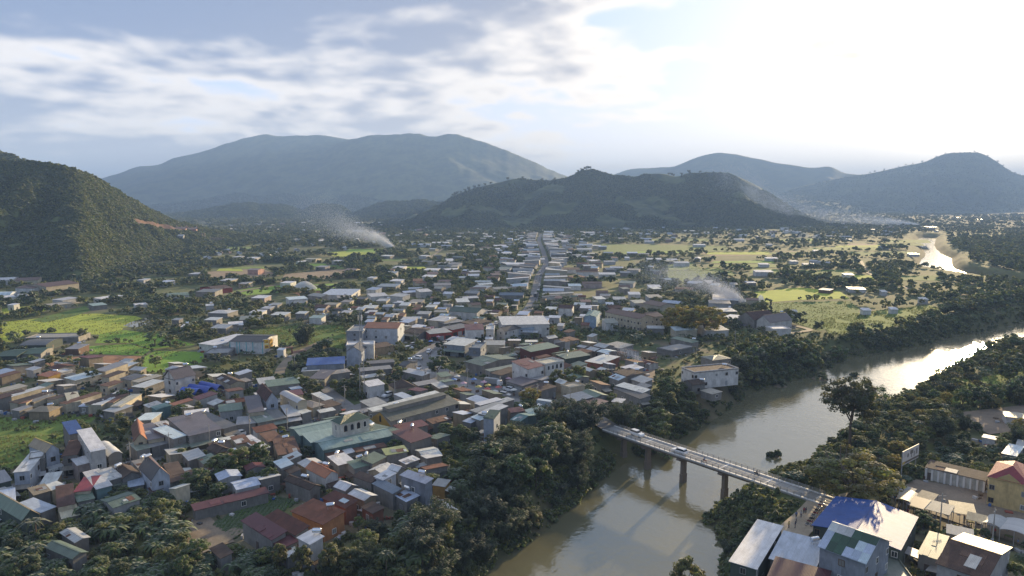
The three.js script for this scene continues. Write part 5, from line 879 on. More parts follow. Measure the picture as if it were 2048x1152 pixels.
  if (opt.includes('b')) { sl('balcony', M.concrete, [-hw, 3.4, hl + 1.4], [hw, 3.4, hl + 1.4], [hw, 3.4, hl + .01], [-hw, 3.4, hl + .01]); for (let i = 0; i <= 4; i++) boxPart(o, 'baluster', M.paint, -hw + 2 * hw * i / 4, 3.9, hl + 1.3, .08, 1, .08); boxPart(o, 'handrail', M.paint, 0, 4.42, hl + 1.3, 2 * hw + .1, .06, .1); }
  if (opt.includes('g')) { const s = new GB(); s.beam([-hw, e, hl + .05], [0, e + r - .2, hl + .05], .12); s.beam([hw, e, hl + .05], [0, e + r - .2, hl + .05], .12); s.beam([-hw, e - .3, hl + .05], [hw, e - .3, hl + .05], .12); s.beam([0, e - .3, hl + .05], [0, e + r - .3, hl + .05], .1); part(o, 'gable_timbers', s.geo(), M.dark); }
  if (opt.includes('p')) { const s = new GB(); s.tri([-3, e - .2, hl + .25], [3, e - .2, hl + .25], [0, e + 1.9, hl + .25]); s.tri([3, e - .2, hl + .1], [-3, e - .2, hl + .1], [0, e + 1.9, hl + .1]); part(o, 'pediment', s.geo(), wm); }
  if (opt.includes('P')) { // patchwork of single roof sheets laid over the near slope
    const cols = 6, rows = 3, pat = ['sky', 'dgreen', 'dgreen', 'sky', 'sky', 'sky', 'sky', 'dgreen', 'dgreen', 'dgreen', 'sky', 'sky', 'lgrey', 'lgrey', 'lgrey', 'dgreen', 'dgreen', 'dgreen'];
    for (let j = 0; j < rows; j++) for (let i = 0; i < cols; i++) { const xa = -x1 + w * i / cols, xb = xa + w / cols - .02, za = z1 * (rows - 1 - j) / rows, zb = z1 * (rows - j) / rows, k = pat[(j) * cols + i], lift = .06 + .012 * ((i * 7 + j * 3) % 3); sl('roof_sheet', roofMat(k, (i + j) % 3), [xa, RY(0, zb) + lift, zb], [xb, RY(0, zb) + lift, zb], [xb, RY(0, za) + lift, za], [xa, RY(0, za) + lift, za]); } }
  if (dist < 380 && wall !== 'none' && name !== 'canopy' && name !== 'turret' && !opt.includes('P')) {
    if ((typ === 'm+' || typ === 'g') && R() < .34) for (let k = 0; k < 1 + 2 * R(); k++) { const pw = .8 + R() * Math.min(3, w * .3), px = (R() - .5) * (w - pw), za = z1 * (typ === 'g' ? .15 + .5 * R() : -.5 + R()), zb = Math.min(z1 * .97, za + 1 + R() * l * .3), lift = .05 + .02 * k + .01 * R(); sl('roof_patch', roofMat(['lgrey', 'rust', roof, 'grey', roof, roof][Math.floor(R() * 6)], k + v + 1), [px - pw / 2, RY(px, zb) + lift, zb], [px + pw / 2, RY(px, zb) + lift, zb], [px + pw / 2, RY(px, za) + lift, za], [px - pw / 2, RY(px, za) + lift, za]); }
    if (R() < .5 && e > 3) { const sd = R() < .5 ? -1 : 1, dp = 1.6 + R() * 1.6, za = -hl + R() * hl, zb = Math.min(hl, za + 2.5 + R() * 4), hh = 2.3 + R() * .5, xa = sd * (hw + .02), xb = sd * (hw + dp), m = roofMat(['rust', 'lgrey', 'grey', 'brown', 'tangrey'][Math.floor(R() * 5)], v); if (sd > 0) sl('lean_to_roof', m, [xb, hh - .4, zb], [xb, hh - .4, za], [xa, hh, za], [xa, hh, zb]); else sl('lean_to_roof', m, [xb, hh - .4, za], [xb, hh - .4, zb], [xa, hh, zb], [xa, hh, za]); for (const zz of [za + .1, zb - .1]) boxPart(o, 'post', M.wood, xb - sd * .1, (hh - .55) / 2 - .1, zz, .1, hh - .3, .1); }
  }
  if (!lab) labelLater(o, (ROOF_WORD[roof] || 'grey') + '-roofed ' + (WORD[name] || name));
  return o;
}
const built = HOUSES.map(building);
const BRIDGE = [[35.9, -232.8], [84.1, -175.5]];
// small houses and sheds that fill the gaps of the old quarter
{
  const R = rng(2024), QUARTER = [[[-143.9, -182.1], [-104.8, -224.2], [-73.2, -242.6], [-27.3, -309.4], [-2.9, -278.3], [-2.5, -239.8], [-24.2, -224.2], [-19.4, -177.3], [-40.8, -165.6], [-54.3, -187.2], [-82.8, -174.9], [-124.7, -156.5]], [[-244.0, -315.9], [-214.8, -332.8], [-164.6, -320.7], [-122.4, -298.0], [-80.4, -325.6], [-65.3, -271.1], [-83.1, -239.8], [-107.1, -229.2], [-130.1, -251.4], [-195.8, -251.4]], [[-34.5, -377.7], [21.1, -377.7], [70.6, -346.9], [55.0, -278.3], [20.6, -260.9], [-5.4, -302.3]], [[-155.9, -458.5], [-50.0, -552.2], [-31.6, -458.5], [-58.7, -391.6], [-108.8, -458.5]], [[-44.7, -422.4], [-25.8, -552.2], [15.3, -581.8], [70.9, -552.2], [48.9, -377.7], [-6.7, -377.7]]]; let n = 0;
  for (const poly of QUARTER) { const xs = poly.map((p) => p[0]), zs = poly.map((p) => p[1]), x0 = Math.min(...xs), x1 = Math.max(...xs), z0 = Math.min(...zs), z1 = Math.max(...zs); let got = 0; for (let k = 0; k < 2600 && got < 42; k++) { const x = x0 + (x1 - x0) * R(), z = z0 + (z1 - z0) * R(), w = 4 + R() * 4.5, l = 4 + R() * 5; if (!inside(poly, x, z) || houseDist(x, z) < Math.max(w, l) / 2 - .2 || roadDist(x, z) < l / 2 + .8 || inField(x, z) || riverDist(x, z) < 22) continue; let near = null; for (const h of HOUSES) { const d = Math.hypot(h[1] - x, h[2] - z); if (!near || d < near[0]) near = [d, h[3]]; }
    const roof = ['white', 'lgrey', 'rust', 'grey', 'white', 'sky', 'rustred', 'lgrey', 'maroon', 'lgrey', 'sage', 'sky'][Math.floor(R() * 12)], row = [R() < .5 ? 'shed' : 'house', +x.toFixed(1), +z.toFixed(1), near[1], +w.toFixed(1), +l.toFixed(1), +(2.8 + R() * 1.8).toFixed(1), R() < .25 ? 'g' : R() < .5 ? 'm+' : 'm-', .5 + R() * .6, roof, roof, ['cream', 'grey', 'whitegrey', 'grey', 'tan'][Math.floor(R() * 5)], '', '']; HOUSES.push(row); const c = Math.floor(x / CELL) + ',' + Math.floor(z / CELL); (grid.get(c) || grid.set(c, []).get(c)).push(row); built.push(building(row)); got++; n++; } }
  console.log('infill', n);
}
// shophouses along the main street towards the hills
{
  const L = ROADS[1][3], R = rng(909), c = new THREE.CatmullRomCurve3(L.slice(4).map(([x, z]) => new THREE.Vector3(x, 0, z)), false, 'catmullrom', .3), len = c.getLength(); let n = 0;
  for (const s of [-1, 1]) for (let d = 12; d < len - 10;) {
    const far = d > 500, w = far ? 9 + R() * 9 : 5.5 + R() * 6, l = 13 + R() * 14, p = c.getPointAt((d + w / 2) / len), t = c.getTangentAt((d + w / 2) / len), off = 7 + l / 2, x = p.x - t.z * s * off, z = p.z + t.x * s * off;
    if (houseDist(x, z) > l * .3 && R() < .93) { const th = Math.atan2(-t.z, t.x) + (R() - .5) * .06, e = 3.6 + R() * R() * 6, row = ['shophouse', x, z, th, w, l, +e.toFixed(1), R() < .3 ? 'p' : R() < .5 ? 'm+' : 'm-', .6 + R() * 1.2, ['white', 'lgrey', 'lgrey', 'grey', 'sky', 'white', 'maroonb', 'dgrey', 'bluegrey', 'tangrey'][Math.floor(R() * 10)], 'lgrey', ['white', 'whitegrey', 'cream', 'bluewhite', 'grey'][Math.floor(R() * 5)], 'f', '']; row[10] = row[9]; const k = Math.floor(x / CELL) + ',' + Math.floor(z / CELL); (grid.get(k) || grid.set(k, []).get(k)).push(row); built.push(building(row)); n++; }
    d += w + .4 + (R() < .12 ? 8 : 0);
  }
  // houses in the gardens on either side, thinning with distance from the street
  let m = 0, tries = 0; while (m < 190 && tries++ < 6000) {
    const t = R(), p = c.getPoint(t), tg = c.getTangent(t), off = (30 + 170 * R() * R()) * (R() < .5 ? -1 : 1), x = p.x - tg.z * off, z = p.z + tg.x * off; if (houseDist(x, z) < 9 || roadDist(x, z) < 6 || inField(x, z) || riverDist(x, z) < 40) continue;
    const w = 7 + R() * 9, row = ['house', x, z, (R() - .5) * 1.2, w, 6 + R() * 6, 3.4 + R() * 2, R() < .45 ? 'g' : 'm+', .6 + R() * 1, ['white', 'lgrey', 'grey', 'lgrey', 'sky', 'rust', 'tile', 'cream', 'tangrey', 'greengrey'][Math.floor(R() * 10)], '', ['white', 'cream', 'grey', 'whitegrey'][Math.floor(R() * 4)], 'f', '']; row[10] = row[9]; const k = Math.floor(x / CELL) + ',' + Math.floor(z / CELL); (grid.get(k) || grid.set(k, []).get(k)).push(row); row[0] = 'garden_house'; CAT.garden_house = 'house'; WORD.garden_house = 'garden house'; building(row); m++;
  }
  // far-off roofs of the villages under the hills: too small to tell apart
  const mats = [], cols = [], q = new THREE.Quaternion(), up = new THREE.Vector3(0, 1, 0); tries = 0;
  while (mats.length < 380 && tries++ < 9000) { const a = (-24 + 56 * R()) * Math.PI / 180, r = 900 + 1700 * Math.pow(R(), .8), x = r * Math.sin(a), z = -r * Math.cos(a), cl = fbm(x * .006, z * .006, 6, 3); if (cl < .5 || inField(x, z) || riverDist(x, z) < 40 || roadDist(x, z) < 8 || houseDist(x, z) < 10) continue; q.setFromAxisAngle(up, R() * 3.14); const s = .8 + R() * .7; mats.push(new THREE.Matrix4().compose(new THREE.Vector3(x, 0, z), q, new THREE.Vector3(s * (1 + R()), s, s))); const k = [[.62, .62, .62], [.5, .5, .5], [.42, .42, .42], [.3, .22, .18], [.45, .5, .58], [.6, .56, .48]][Math.floor(R() * 6)]; cols.push(lin(...k)); }
  const b = new GB(); b.box(-3.6, -.2, -2.8, 3.6, 3, 2.8); b.slab([-4, 3, 3.2], [4, 3, 3.2], [4, 4.1, 0], [-4, 4.1, 0], .1); b.slab([4, 3, -3.2], [-4, 3, -3.2], [-4, 4.1, 0], [4, 4.1, 0], .1);
  const fh = stuff('distant_village', 'tiny pale roofs of distant villages under the hills', b.geo(), std({ color: lin(1, 1, 1), roughness: .7 }), mats, cols); fh.userData.category = 'village';
}
console.log('buildings done');
// ---------------------------------------------------------------- trees
const leafMat = (c) => new THREE.MeshPhysicalMaterial({ color: c, vertexColors: true, roughness: .9, transmission: .54, thickness: 0, side: THREE.DoubleSide });
const LEAF = { broad: leafMat(lin(1, 1, 1)), trunk: std({ color: lin(.12, .09, .065), roughness: 1 }) };
function crown(seed, { n, leaf, rx, ry, cy, clumps, tone, spread = .35, droop = 0, hollow = .55, shape = 'ball' }) {
  const R = rng(seed), P = [], C = [], N = [], cs = [];
  for (let k = 0; k < clumps; k++) { let a = R() * 6.283, b = Math.acos(1 - 1.75 * R()), rr = hollow + (1 - hollow) * R(); if (shape === 'flat') b = Math.acos(1 - 1.1 * R()); let x = Math.sin(b) * Math.cos(a) * rx * rr, y = Math.cos(b) * ry * rr, z = Math.sin(b) * Math.sin(a) * rx * rr; if (shape === 'cone') { const h = R(); x = Math.cos(a) * rx * (1 - h) * (.5 + .5 * R()); z = Math.sin(a) * rx * (1 - h) * (.5 + .5 * R()); y = -ry + 2 * ry * h; } cs.push([x, cy + y, z, (.5 + R() * .7) * spread * rx, .75 + .5 * R(), R()]); }
  for (let i = 0; i < n; i++) {
    const c = cs[Math.floor(R() * clumps)], a = R() * 6.283, b = Math.acos(1 - 2 * R()), rr = Math.cbrt(R()) , ox = Math.sin(b) * Math.cos(a), oy = Math.cos(b), oz = Math.sin(b) * Math.sin(a), px = c[0] + ox * c[3] * rr, py = c[1] + oy * c[3] * .62 * rr, pz = c[2] + oz * c[3] * rr;
    const nv = new THREE.Vector3(ox + (R() - .5), oy + .5 + (R() - .5) - droop, oz + (R() - .5)).normalize(), t = new THREE.Vector3(R() - .5, R() - .5 - droop, R() - .5).cross(nv).normalize(), u = nv.clone().cross(t), s = leaf * (.6 + .8 * R()), s2 = s * (.45 + .3 * R());
    const g = c[4] * (.7 + .6 * R()), col = [tone[0] * g * (.85 + .4 * c[5]), tone[1] * g, tone[2] * g], q = (k, m) => { P.push(px + t.x * k + u.x * m, py + t.y * k + u.y * m - droop * Math.abs(k) * .5, pz + t.z * k + u.z * m); N.push(nv.x, nv.y, nv.z); C.push(...col); };
    q(-s, 0); q(0, -s2); q(s, 0); q(-s, 0); q(s, 0); q(0, s2);
  }
  const g = new THREE.BufferGeometry(); g.setAttribute('position', new THREE.Float32BufferAttribute(P, 3)); g.setAttribute('color', new THREE.Float32BufferAttribute(C, 3)); g.computeVertexNormals(); return g;
}
function trunkGeo(seed, h, r, limbs, reach, top) { const R = rng(seed), b = new GB(); let p = [0, -.5, 0]; const k = 4; for (let i = 1; i <= k; i++) { const q = [(R() - .5) * h * .08, h * i / k, (R() - .5) * h * .08]; b.beam(p, q, r * (1 - .18 * (i - 1)), r * (1 - .18 * i), 6); p = q; } for (let i = 0; i < limbs; i++) { const a = i / limbs * 6.283 + R(), y0 = h * (.55 + .4 * R()), m = [Math.cos(a) * reach * .5, y0 + (top - y0) * .5, Math.sin(a) * reach * .5], e = [Math.cos(a + .3) * reach, y0 + (top - y0) * (.8 + .3 * R()), Math.sin(a + .3) * reach]; b.beam([0, y0, 0], m, r * .42, r * .25, 5); b.beam(m, e, r * .25, r * .08, 4); b.beam(m, [m[0] * 1.5 + (R() - .5) * reach * .5, e[1] * .95, m[2] * 1.5 + (R() - .5) * reach * .5], r * .18, r * .06, 4); } return b.geo(); }
function bambooGeo(seed, n, leaf, h, tone) { const R = rng(seed), P = [], C = [], culms = new GB(), nc = 26; for (let k = 0; k < nc; k++) { const a = R() * 6.283, r0 = R() * h * .12, lean = h * (.12 + .34 * R()), hh = h * (.65 + .4 * R()), pt = (t) => [Math.cos(a) * (r0 + lean * t * t), hh * (t - .18 * t * t * t * 2.2 * (lean / h)), Math.sin(a) * (r0 + lean * t * t)]; let p = pt(0); for (let i = 1; i <= 4; i++) { const q = pt(i / 4.6); culms.beam(p, q, .05, .035, 3); p = q; }
    const g0 = .7 + .6 * R(); for (let i = 0; i < n / nc; i++) { const t = .22 + .78 * Math.sqrt(R()), p = pt(t), w = h * .10 * (1.15 - t * .5), px = p[0] + (R() - .5) * 2 * w, py = p[1] + (R() - .6) * w * 1.4, pz = p[2] + (R() - .5) * 2 * w, b2 = R() * 6.283, s = leaf * (.7 + .7 * R()), d = [Math.cos(b2) * s, -s * (.3 + .7 * R()), Math.sin(b2) * s], e = [-Math.sin(b2) * s * .22, s * .08, Math.cos(b2) * s * .22], g = g0 * (.7 + .6 * R()); P.push(px, py, pz, px + d[0] * .5 + e[0], py + d[1] * .4, pz + d[2] * .5 + e[2], px + d[0], py + d[1], pz + d[2], px, py, pz, px + d[0], py + d[1], pz + d[2], px + d[0] * .5 - e[0], py + d[1] * .4, pz + d[2] * .5 - e[2]); for (let q = 0; q < 6; q++) C.push(tone[0] * g, tone[1] * g, tone[2] * g); } }
  const g = new THREE.BufferGeometry(); g.setAttribute('position', new THREE.Float32BufferAttribute(P, 3)); g.setAttribute('color', new THREE.Float32BufferAttribute(C, 3)); g.computeVertexNormals(); return [g, culms.geo()]; }
function frondGeo(seed, n, len, wid, arc, y0, tone, stems = 1, spreadR = 0) { const R = rng(seed), P = [], C = []; for (let s = 0; s < stems; s++) { const sx = (R() - .5) * spreadR, sz = (R() - .5) * spreadR, yy = y0 * (.7 + .5 * R()); for (let i = 0; i < n; i++) { const a = i / n * 6.283 + R() * .8, L = len * (.7 + .5 * R()), up = arc * (.4 + .9 * R()), g = .7 + .6 * R(), K = 5; let prev = null; for (let k = 0; k <= K; k++) { const t = k / K, x = sx + Math.cos(a) * L * t * .85, z = sz + Math.sin(a) * L * t * .85, y = yy + L * (up * t - (up * .9 + .35) * t * t), w = wid * Math.sin(Math.PI * Math.min(1, t * .9 + .1)) * .5 + .02, e = [-Math.sin(a) * w, 0, Math.cos(a) * w], A = [x + e[0], y, z + e[2]], B = [x - e[0], y, z - e[2]], M2 = [x, y - w * .25, z]; if (prev) { for (const [q0, q1, m0, m1] of [[prev[0], A, prev[2], M2], [prev[1], B, prev[2], M2]]) P.push(...q0, ...q1, ...m0, ...q1, ...m1, ...m0); for (let q = 0; q < 12; q++) C.push(tone[0] * g, tone[1] * g, tone[2] * g); } prev = [A, B, M2]; } } }
  const g = new THREE.BufferGeometry(); g.setAttribute('position', new THREE.Float32BufferAttribute(P, 3)); g.setAttribute('color', new THREE.Float32BufferAttribute(C, 3)); g.computeVertexNormals(); return g; }
// every kind at 8 m height and about 8 m width; lods: near, middle, far
const TONES = [[.088, .135, .021], [.052, .088, .018], [.145, .178, .026], [.122, .145, .022]];
const KIND = {};
KIND.broad = [0, 1, 2, 3].map((i) => ({ trunk: trunkGeo(50 + i, 3.6, .22, 5, 2.4, 6), lod: [crown(100 + i, { n: 3000, leaf: .27, rx: 3.1, ry: 2.9, cy: 5, clumps: 34, tone: TONES[i], spread: .34 }), crown(120 + i, { n: 620, leaf: .55, rx: 3.1, ry: 2.9, cy: 5, clumps: 22, tone: TONES[i], spread: .38 }), crown(140 + i, { n: 130, leaf: 1.15, rx: 3.0, ry: 2.8, cy: 4.8, clumps: 14, tone: TONES[i], spread: .4 })] }));
KIND.broad2 = [{ trunk: trunkGeo(60, 3, .2, 5, 2.4, 6), lod: [crown(160, { n: 3400, leaf: .27, rx: 3.0, ry: 3.3, cy: 4.5, clumps: 46, tone: [.12, .125, .02], spread: .3 }), KIND.broad[2].lod[1], KIND.broad[2].lod[2]] }];
KIND.acacia = [0, 1].map((i) => ({ trunk: trunkGeo(70 + i, 3.2, .28, 8, 3.4, 6.6), lod: [crown(170 + i, { n: 9000, leaf: .17, rx: 4.0, ry: 3.2, cy: 4.2, clumps: 110, tone: i ? [.23, .21, .025] : [.18, .175, .025], spread: .2, hollow: .6 }), crown(175, { n: 800, leaf: .4, rx: 3.6, ry: 2.6, cy: 5, clumps: 30, tone: [.10, .10, .02], spread: .3, shape: 'flat' }), KIND.broad[2].lod[2]] }));
KIND.sparse = [{ trunk: trunkGeo(80, 5.2, .2, 11, 2.6, 7.2), lod: [crown(180, { n: 9500, leaf: .13, rx: 3.1, ry: 2.4, cy: 5.5, clumps: 150, tone: [.075, .085, .022], spread: .2, hollow: .3 }), KIND.broad[1].lod[1], KIND.broad[1].lod[2]] }];
KIND.conifer = [{ trunk: trunkGeo(82, 7, .2, 0, 1, 7), lod: [crown(190, { n: 2600, leaf: .22, rx: 2.8, ry: 3.4, cy: 4.6, clumps: 60, tone: [.025, .04, .018], spread: .22, shape: 'cone' }), KIND.broad[1].lod[1], KIND.broad[1].lod[2]] }];
KIND.bamboo = [0, 1].map((i) => { const [g, c] = bambooGeo(200 + i, 5200, .42, 8, i ? [.06, .085, .022] : [.045, .07, .02]); return { trunk: c, lod: [g, bambooGeo(205 + i, 1000, .95, 8, [.05, .075, .02])[0], KIND.broad[0].lod[2]] }; });
KIND.banana = [0, 1].map((i) => ({ trunk: (() => { const R = rng(90 + i), b = new GB(); for (let k = 0; k < 7; k++) { const x = (R() - .5) * 5, z = (R() - .5) * 5; b.beam([x, -.4, z], [x, 3.6, z], .2, .14, 5); } return b.geo(); })(), lod: [frondGeo(90 + i, 11, 4.2, 1.15, 1.1, 4, i ? [.09, .14, .03] : [.06, .105, .028], 7, 5), frondGeo(95 + i, 7, 4.2, 1.4, 1.1, 4, [.07, .11, .03], 4, 5), KIND.broad[0].lod[2]] }));
KIND.palm = [{ trunk: (() => { const b = new GB(); b.beam([0, -.4, 0], [.3, 3, 0], .16, .13, 6); b.beam([.3, 3, 0], [.35, 6.2, .1], .13, .1, 6); return b.geo(); })(), lod: [frondGeo(99, 18, 2.9, .5, 1.0, 6, [.06, .08, .022]), frondGeo(98, 12, 2.9, .6, 1.0, 6, [.06, .08, .022]), KIND.broad[1].lod[2]] }];
const KNAME = { broad: ['broadleaf_tree', 'tree', ['leafy green broadleaf tree', 'dark dense broadleaf tree', 'light green broadleaf tree', 'olive green broadleaf tree']], broad2: ['broadleaf_tree', 'tree', ['yellowish broadleaf tree']], acacia: ['spreading_tree', 'tree', ['yellow-green spreading tree', 'yellow-green spreading tree']], sparse: ['open_crowned_tree', 'tree', ['open-crowned tree']], conifer: ['conifer', 'tree', ['dark conifer']], bamboo: ['bamboo_clump', 'bamboo', ['dark arching bamboo clump', 'green arching bamboo clump']], banana: ['banana_clump', 'banana plants', ['green banana clump', 'bright banana clump']], palm: ['palm_tree', 'palm', ['coconut palm']] };
const nearBridge = (x, z) => { const dx = BRIDGE[1][0] - BRIDGE[0][0], dz = BRIDGE[1][1] - BRIDGE[0][1], L = Math.hypot(dx, dz), u = ((x - BRIDGE[0][0]) * dx + (z - BRIDGE[0][1]) * dz) / L, v = ((x - BRIDGE[0][0]) * -dz + (z - BRIDGE[0][1]) * dx) / L; return u > -4 && u < L + 6 && v > -6 && v < 24; };
const underBridge = (x, z) => { const dx = BRIDGE[1][0] - BRIDGE[0][0], dz = BRIDGE[1][1] - BRIDGE[0][1], L = Math.hypot(dx, dz), u = ((x - BRIDGE[0][0]) * dx + (z - BRIDGE[0][1]) * dz) / L, v = ((x - BRIDGE[0][0]) * -dz + (z - BRIDGE[0][1]) * dx) / L; return u > -8 && u < L + 10 && Math.abs(v) < 5.5; };
const spots = []; // x, y, z, height, width, kind, variant, label
const TR = rng(4242);
for (const [x, z, h, w, k, lab] of TREES) spots.push([x, Math.max(-8.5, groundY(x, z)), z, h, w, k, k === 'acacia' ? (lab && lab.includes('yellow') ? 1 : 0) : Math.floor(TR() * KIND[k].length), lab, 9]);
for (const [nm, poly, per, lo, hi, mixk] of ZONES) {
  let a = 0, x0 = 1e9, x1 = -1e9, z0 = 1e9, z1 = -1e9; poly.forEach(([x, z], i) => { const [p, q] = poly[(i + 1) % poly.length]; a += x * q - p * z; x0 = Math.min(x0, x); x1 = Math.max(x1, x); z0 = Math.min(z0, z); z1 = Math.max(z1, z); });
  const want = Math.round(Math.abs(a) / 2 / per); let got = 0, tr = 0;
  while (got < want && tr++ < want * 30) { const x = x0 + (x1 - x0) * TR(), z = z0 + (z1 - z0) * TR(); if (!inside(poly, x, z)) continue; const rd = riverDist(x, z); if (rd < (nm === 'bankR' ? 4 : nm.startsWith('wood') ? 18 : 1.5) || houseDist(x, z) < 1.2 || roadDist(x, z) < 1.5) continue; const t = TR(), f = inField(x, z); if (f && f[0] !== 'meadow') continue; const k = mixk === 'bamboo' ? (t < .5 ? 'bamboo' : t < .58 ? 'broad2' : 'broad') : mixk === 'banana' ? (t < .4 ? 'banana' : 'broad') : mixk === 'mix' ? (nm.startsWith('bankR') && t > .76 ? 'acacia' : t < .16 ? 'bamboo' : t < .22 ? 'banana' : t < .30 ? 'broad2' : t < .33 ? 'palm' : 'broad') : 'broad'; let h = lo * .8 + (hi * 1.1 - lo * .8) * Math.pow(TR(), 1.3); if (k === 'palm') h = 6 + 3 * TR(); if (k === 'banana') h = 3 + 2.5 * TR(); if (houseDist(x, z) < 4) h = Math.min(h, 4.5); if (underBridge(x, z)) continue; if (nearBridge(x, z)) { if (rd > 12 || TR() < .3) continue; h = Math.min(h, 2.2); } if (nm === 'bankR' && rd < 30) h = Math.min(h, 1.8 + rd * .12 + TR()); spots.push([x, groundY(x, z, rd) , z, h, h * (.9 + .4 * TR()), k, Math.floor(TR() * KIND[k].length), '', 1]); got++; }
}
// gardens and hedgerows over the valley floor
for (const [r0, r1, count, lo, hi] of [[165, 450, 1300, 2.2, 6], [450, 1000, 8500, 3, 8.5], [1000, 2600, 26000, 4, 11], [2500, 4600, 12000, 8, 15]]) {
  let got = 0, tr = 0; while (got < count && tr++ < count * 12) { const a = (-40 + 80 * TR()) * Math.PI / 180, r = Math.sqrt(r0 * r0 + (r1 * r1 - r0 * r0) * TR()), x = r * Math.sin(a), z = -r * Math.cos(a), cl = fbm(x * .02, z * .02, 12, 3); if (cl < .40 + .1 * TR() || (r > 550 && x > r * .16 && TR() < .45)) continue; const hd = houseDist(x, z); if (hd < 1.2 || (hd < 10 && r > 300 && TR() < .45) || roadDist(x, z) < 1.5 || inField(x, z) || inside(POND, x, z)) continue; const rd = riverDist(x, z); if (rd < (r > 900 ? 22 : 2)) continue; let h = lo + (hi - lo) * TR() * TR(); if (nearBridge(x, z)) continue; if (hd < 5) h = Math.min(h, 3.4 + 2.6 * TR()); const k = TR() < .06 ? 'banana' : TR() < .02 ? 'palm' : 'broad'; if (k === 'palm') h = 6 + 3 * TR(); spots.push([x, groundY(x, z, rd), z, h, h * (1 + .5 * TR()), k, Math.floor(TR() * KIND[k].length), '', 0]); got++; }
}
const score = (s) => (s[8] >= 9 ? 10 : 0) + s[3] / Math.hypot(s[0], s[2]);
spots.sort((p, q) => score(q) - score(p));
const quota = { broadleaf_tree: 270, spreading_tree: 40, open_crowned_tree: 9, conifer: 9, bamboo_clump: 110, banana_clump: 70, palm_tree: 22 }, used = {}, rest = {}, protoTree = {};
for (const [x, y, z, h, w, k, v, lab, pr] of spots) {
  const [nm, cat, descs] = KNAME[k], d = Math.hypot(x, z); used[nm] = used[nm] || 0;
  if (used[nm] < quota[nm]) {
    used[nm]++; const L = d < 330 ? 0 : d < 700 || pr > 8 ? (pr > 8 && (k === 'acacia' || k === 'sparse' || k === 'conifer') ? 0 : 1) : 2, id = k + v + L, K = KIND[k][v]; let o;
    if (protoTree[id]) { o = protoTree[id].clone(); o.name = numbered(nm); scene.add(o); } else { o = protoTree[id] = thing(nm, '', cat, 0, 0, 0); part(o, k === 'bamboo' ? 'culms' : k === 'banana' ? 'stems' : 'trunk', K.trunk, LEAF.trunk); part(o, k === 'palm' ? 'fronds' : k === 'bamboo' ? 'foliage' : 'crown', K.lod[L], LEAF.broad); }
    o.position.set(x, y, z); o.rotation.y = (x * 7.1 + z * 3.3) % 6.28; o.scale.set(w / 8, h / 8, w / 8); o.userData = { label: lab, category: cat, group: { tree: 'trees of the valley', bamboo: 'bamboo by the river', palm: 'palms', 'banana plants': 'banana clumps' }[cat] };
    if (!lab) labelLater(o, (h > 8 ? 'tall ' : h < 4 ? 'small ' : '') + descs[v]);
  } else { const L = d < 300 ? 0 : d < 620 ? 1 : 2; const id = k + v + L; (rest[id] ||= { geo: KIND[k][v].lod[L], m: [], k }).m.push(new THREE.Matrix4().compose(new THREE.Vector3(x, y, z), new THREE.Quaternion().setFromAxisAngle(new THREE.Vector3(0, 1, 0), (x * 7.1 + z * 3.3) % 6.28), new THREE.Vector3(w / 8, h / 8, w / 8))); }
}
for (const id in rest) stuff('undergrowth', 'green gardens, hedges and thickets of the valley', rest[id].geo, LEAF.broad, rest[id].m);
// bushes that stand in the water
for (const [x, z, w, h, lab] of WATER_BUSHES) { const o = thing('river_bush', lab, 'bush', x, -9, z, x); const K = KIND.broad[1]; const s = part(o, 'foliage', crown(Math.abs(Math.round(x)), { n: 1400, leaf: .3, rx: w / 2, ry: h * .62, cy: h * .35, clumps: 26, tone: TONES[1], spread: .26, hollow: .3 }), LEAF.broad); part(o, 'bank', new THREE.SphereGeometry(w * .42, 12, 6).scale(1, .12, 1), M.dirt, 0, -.05, 0); if (!lab) labelLater(o, 'low bush in the river'); }
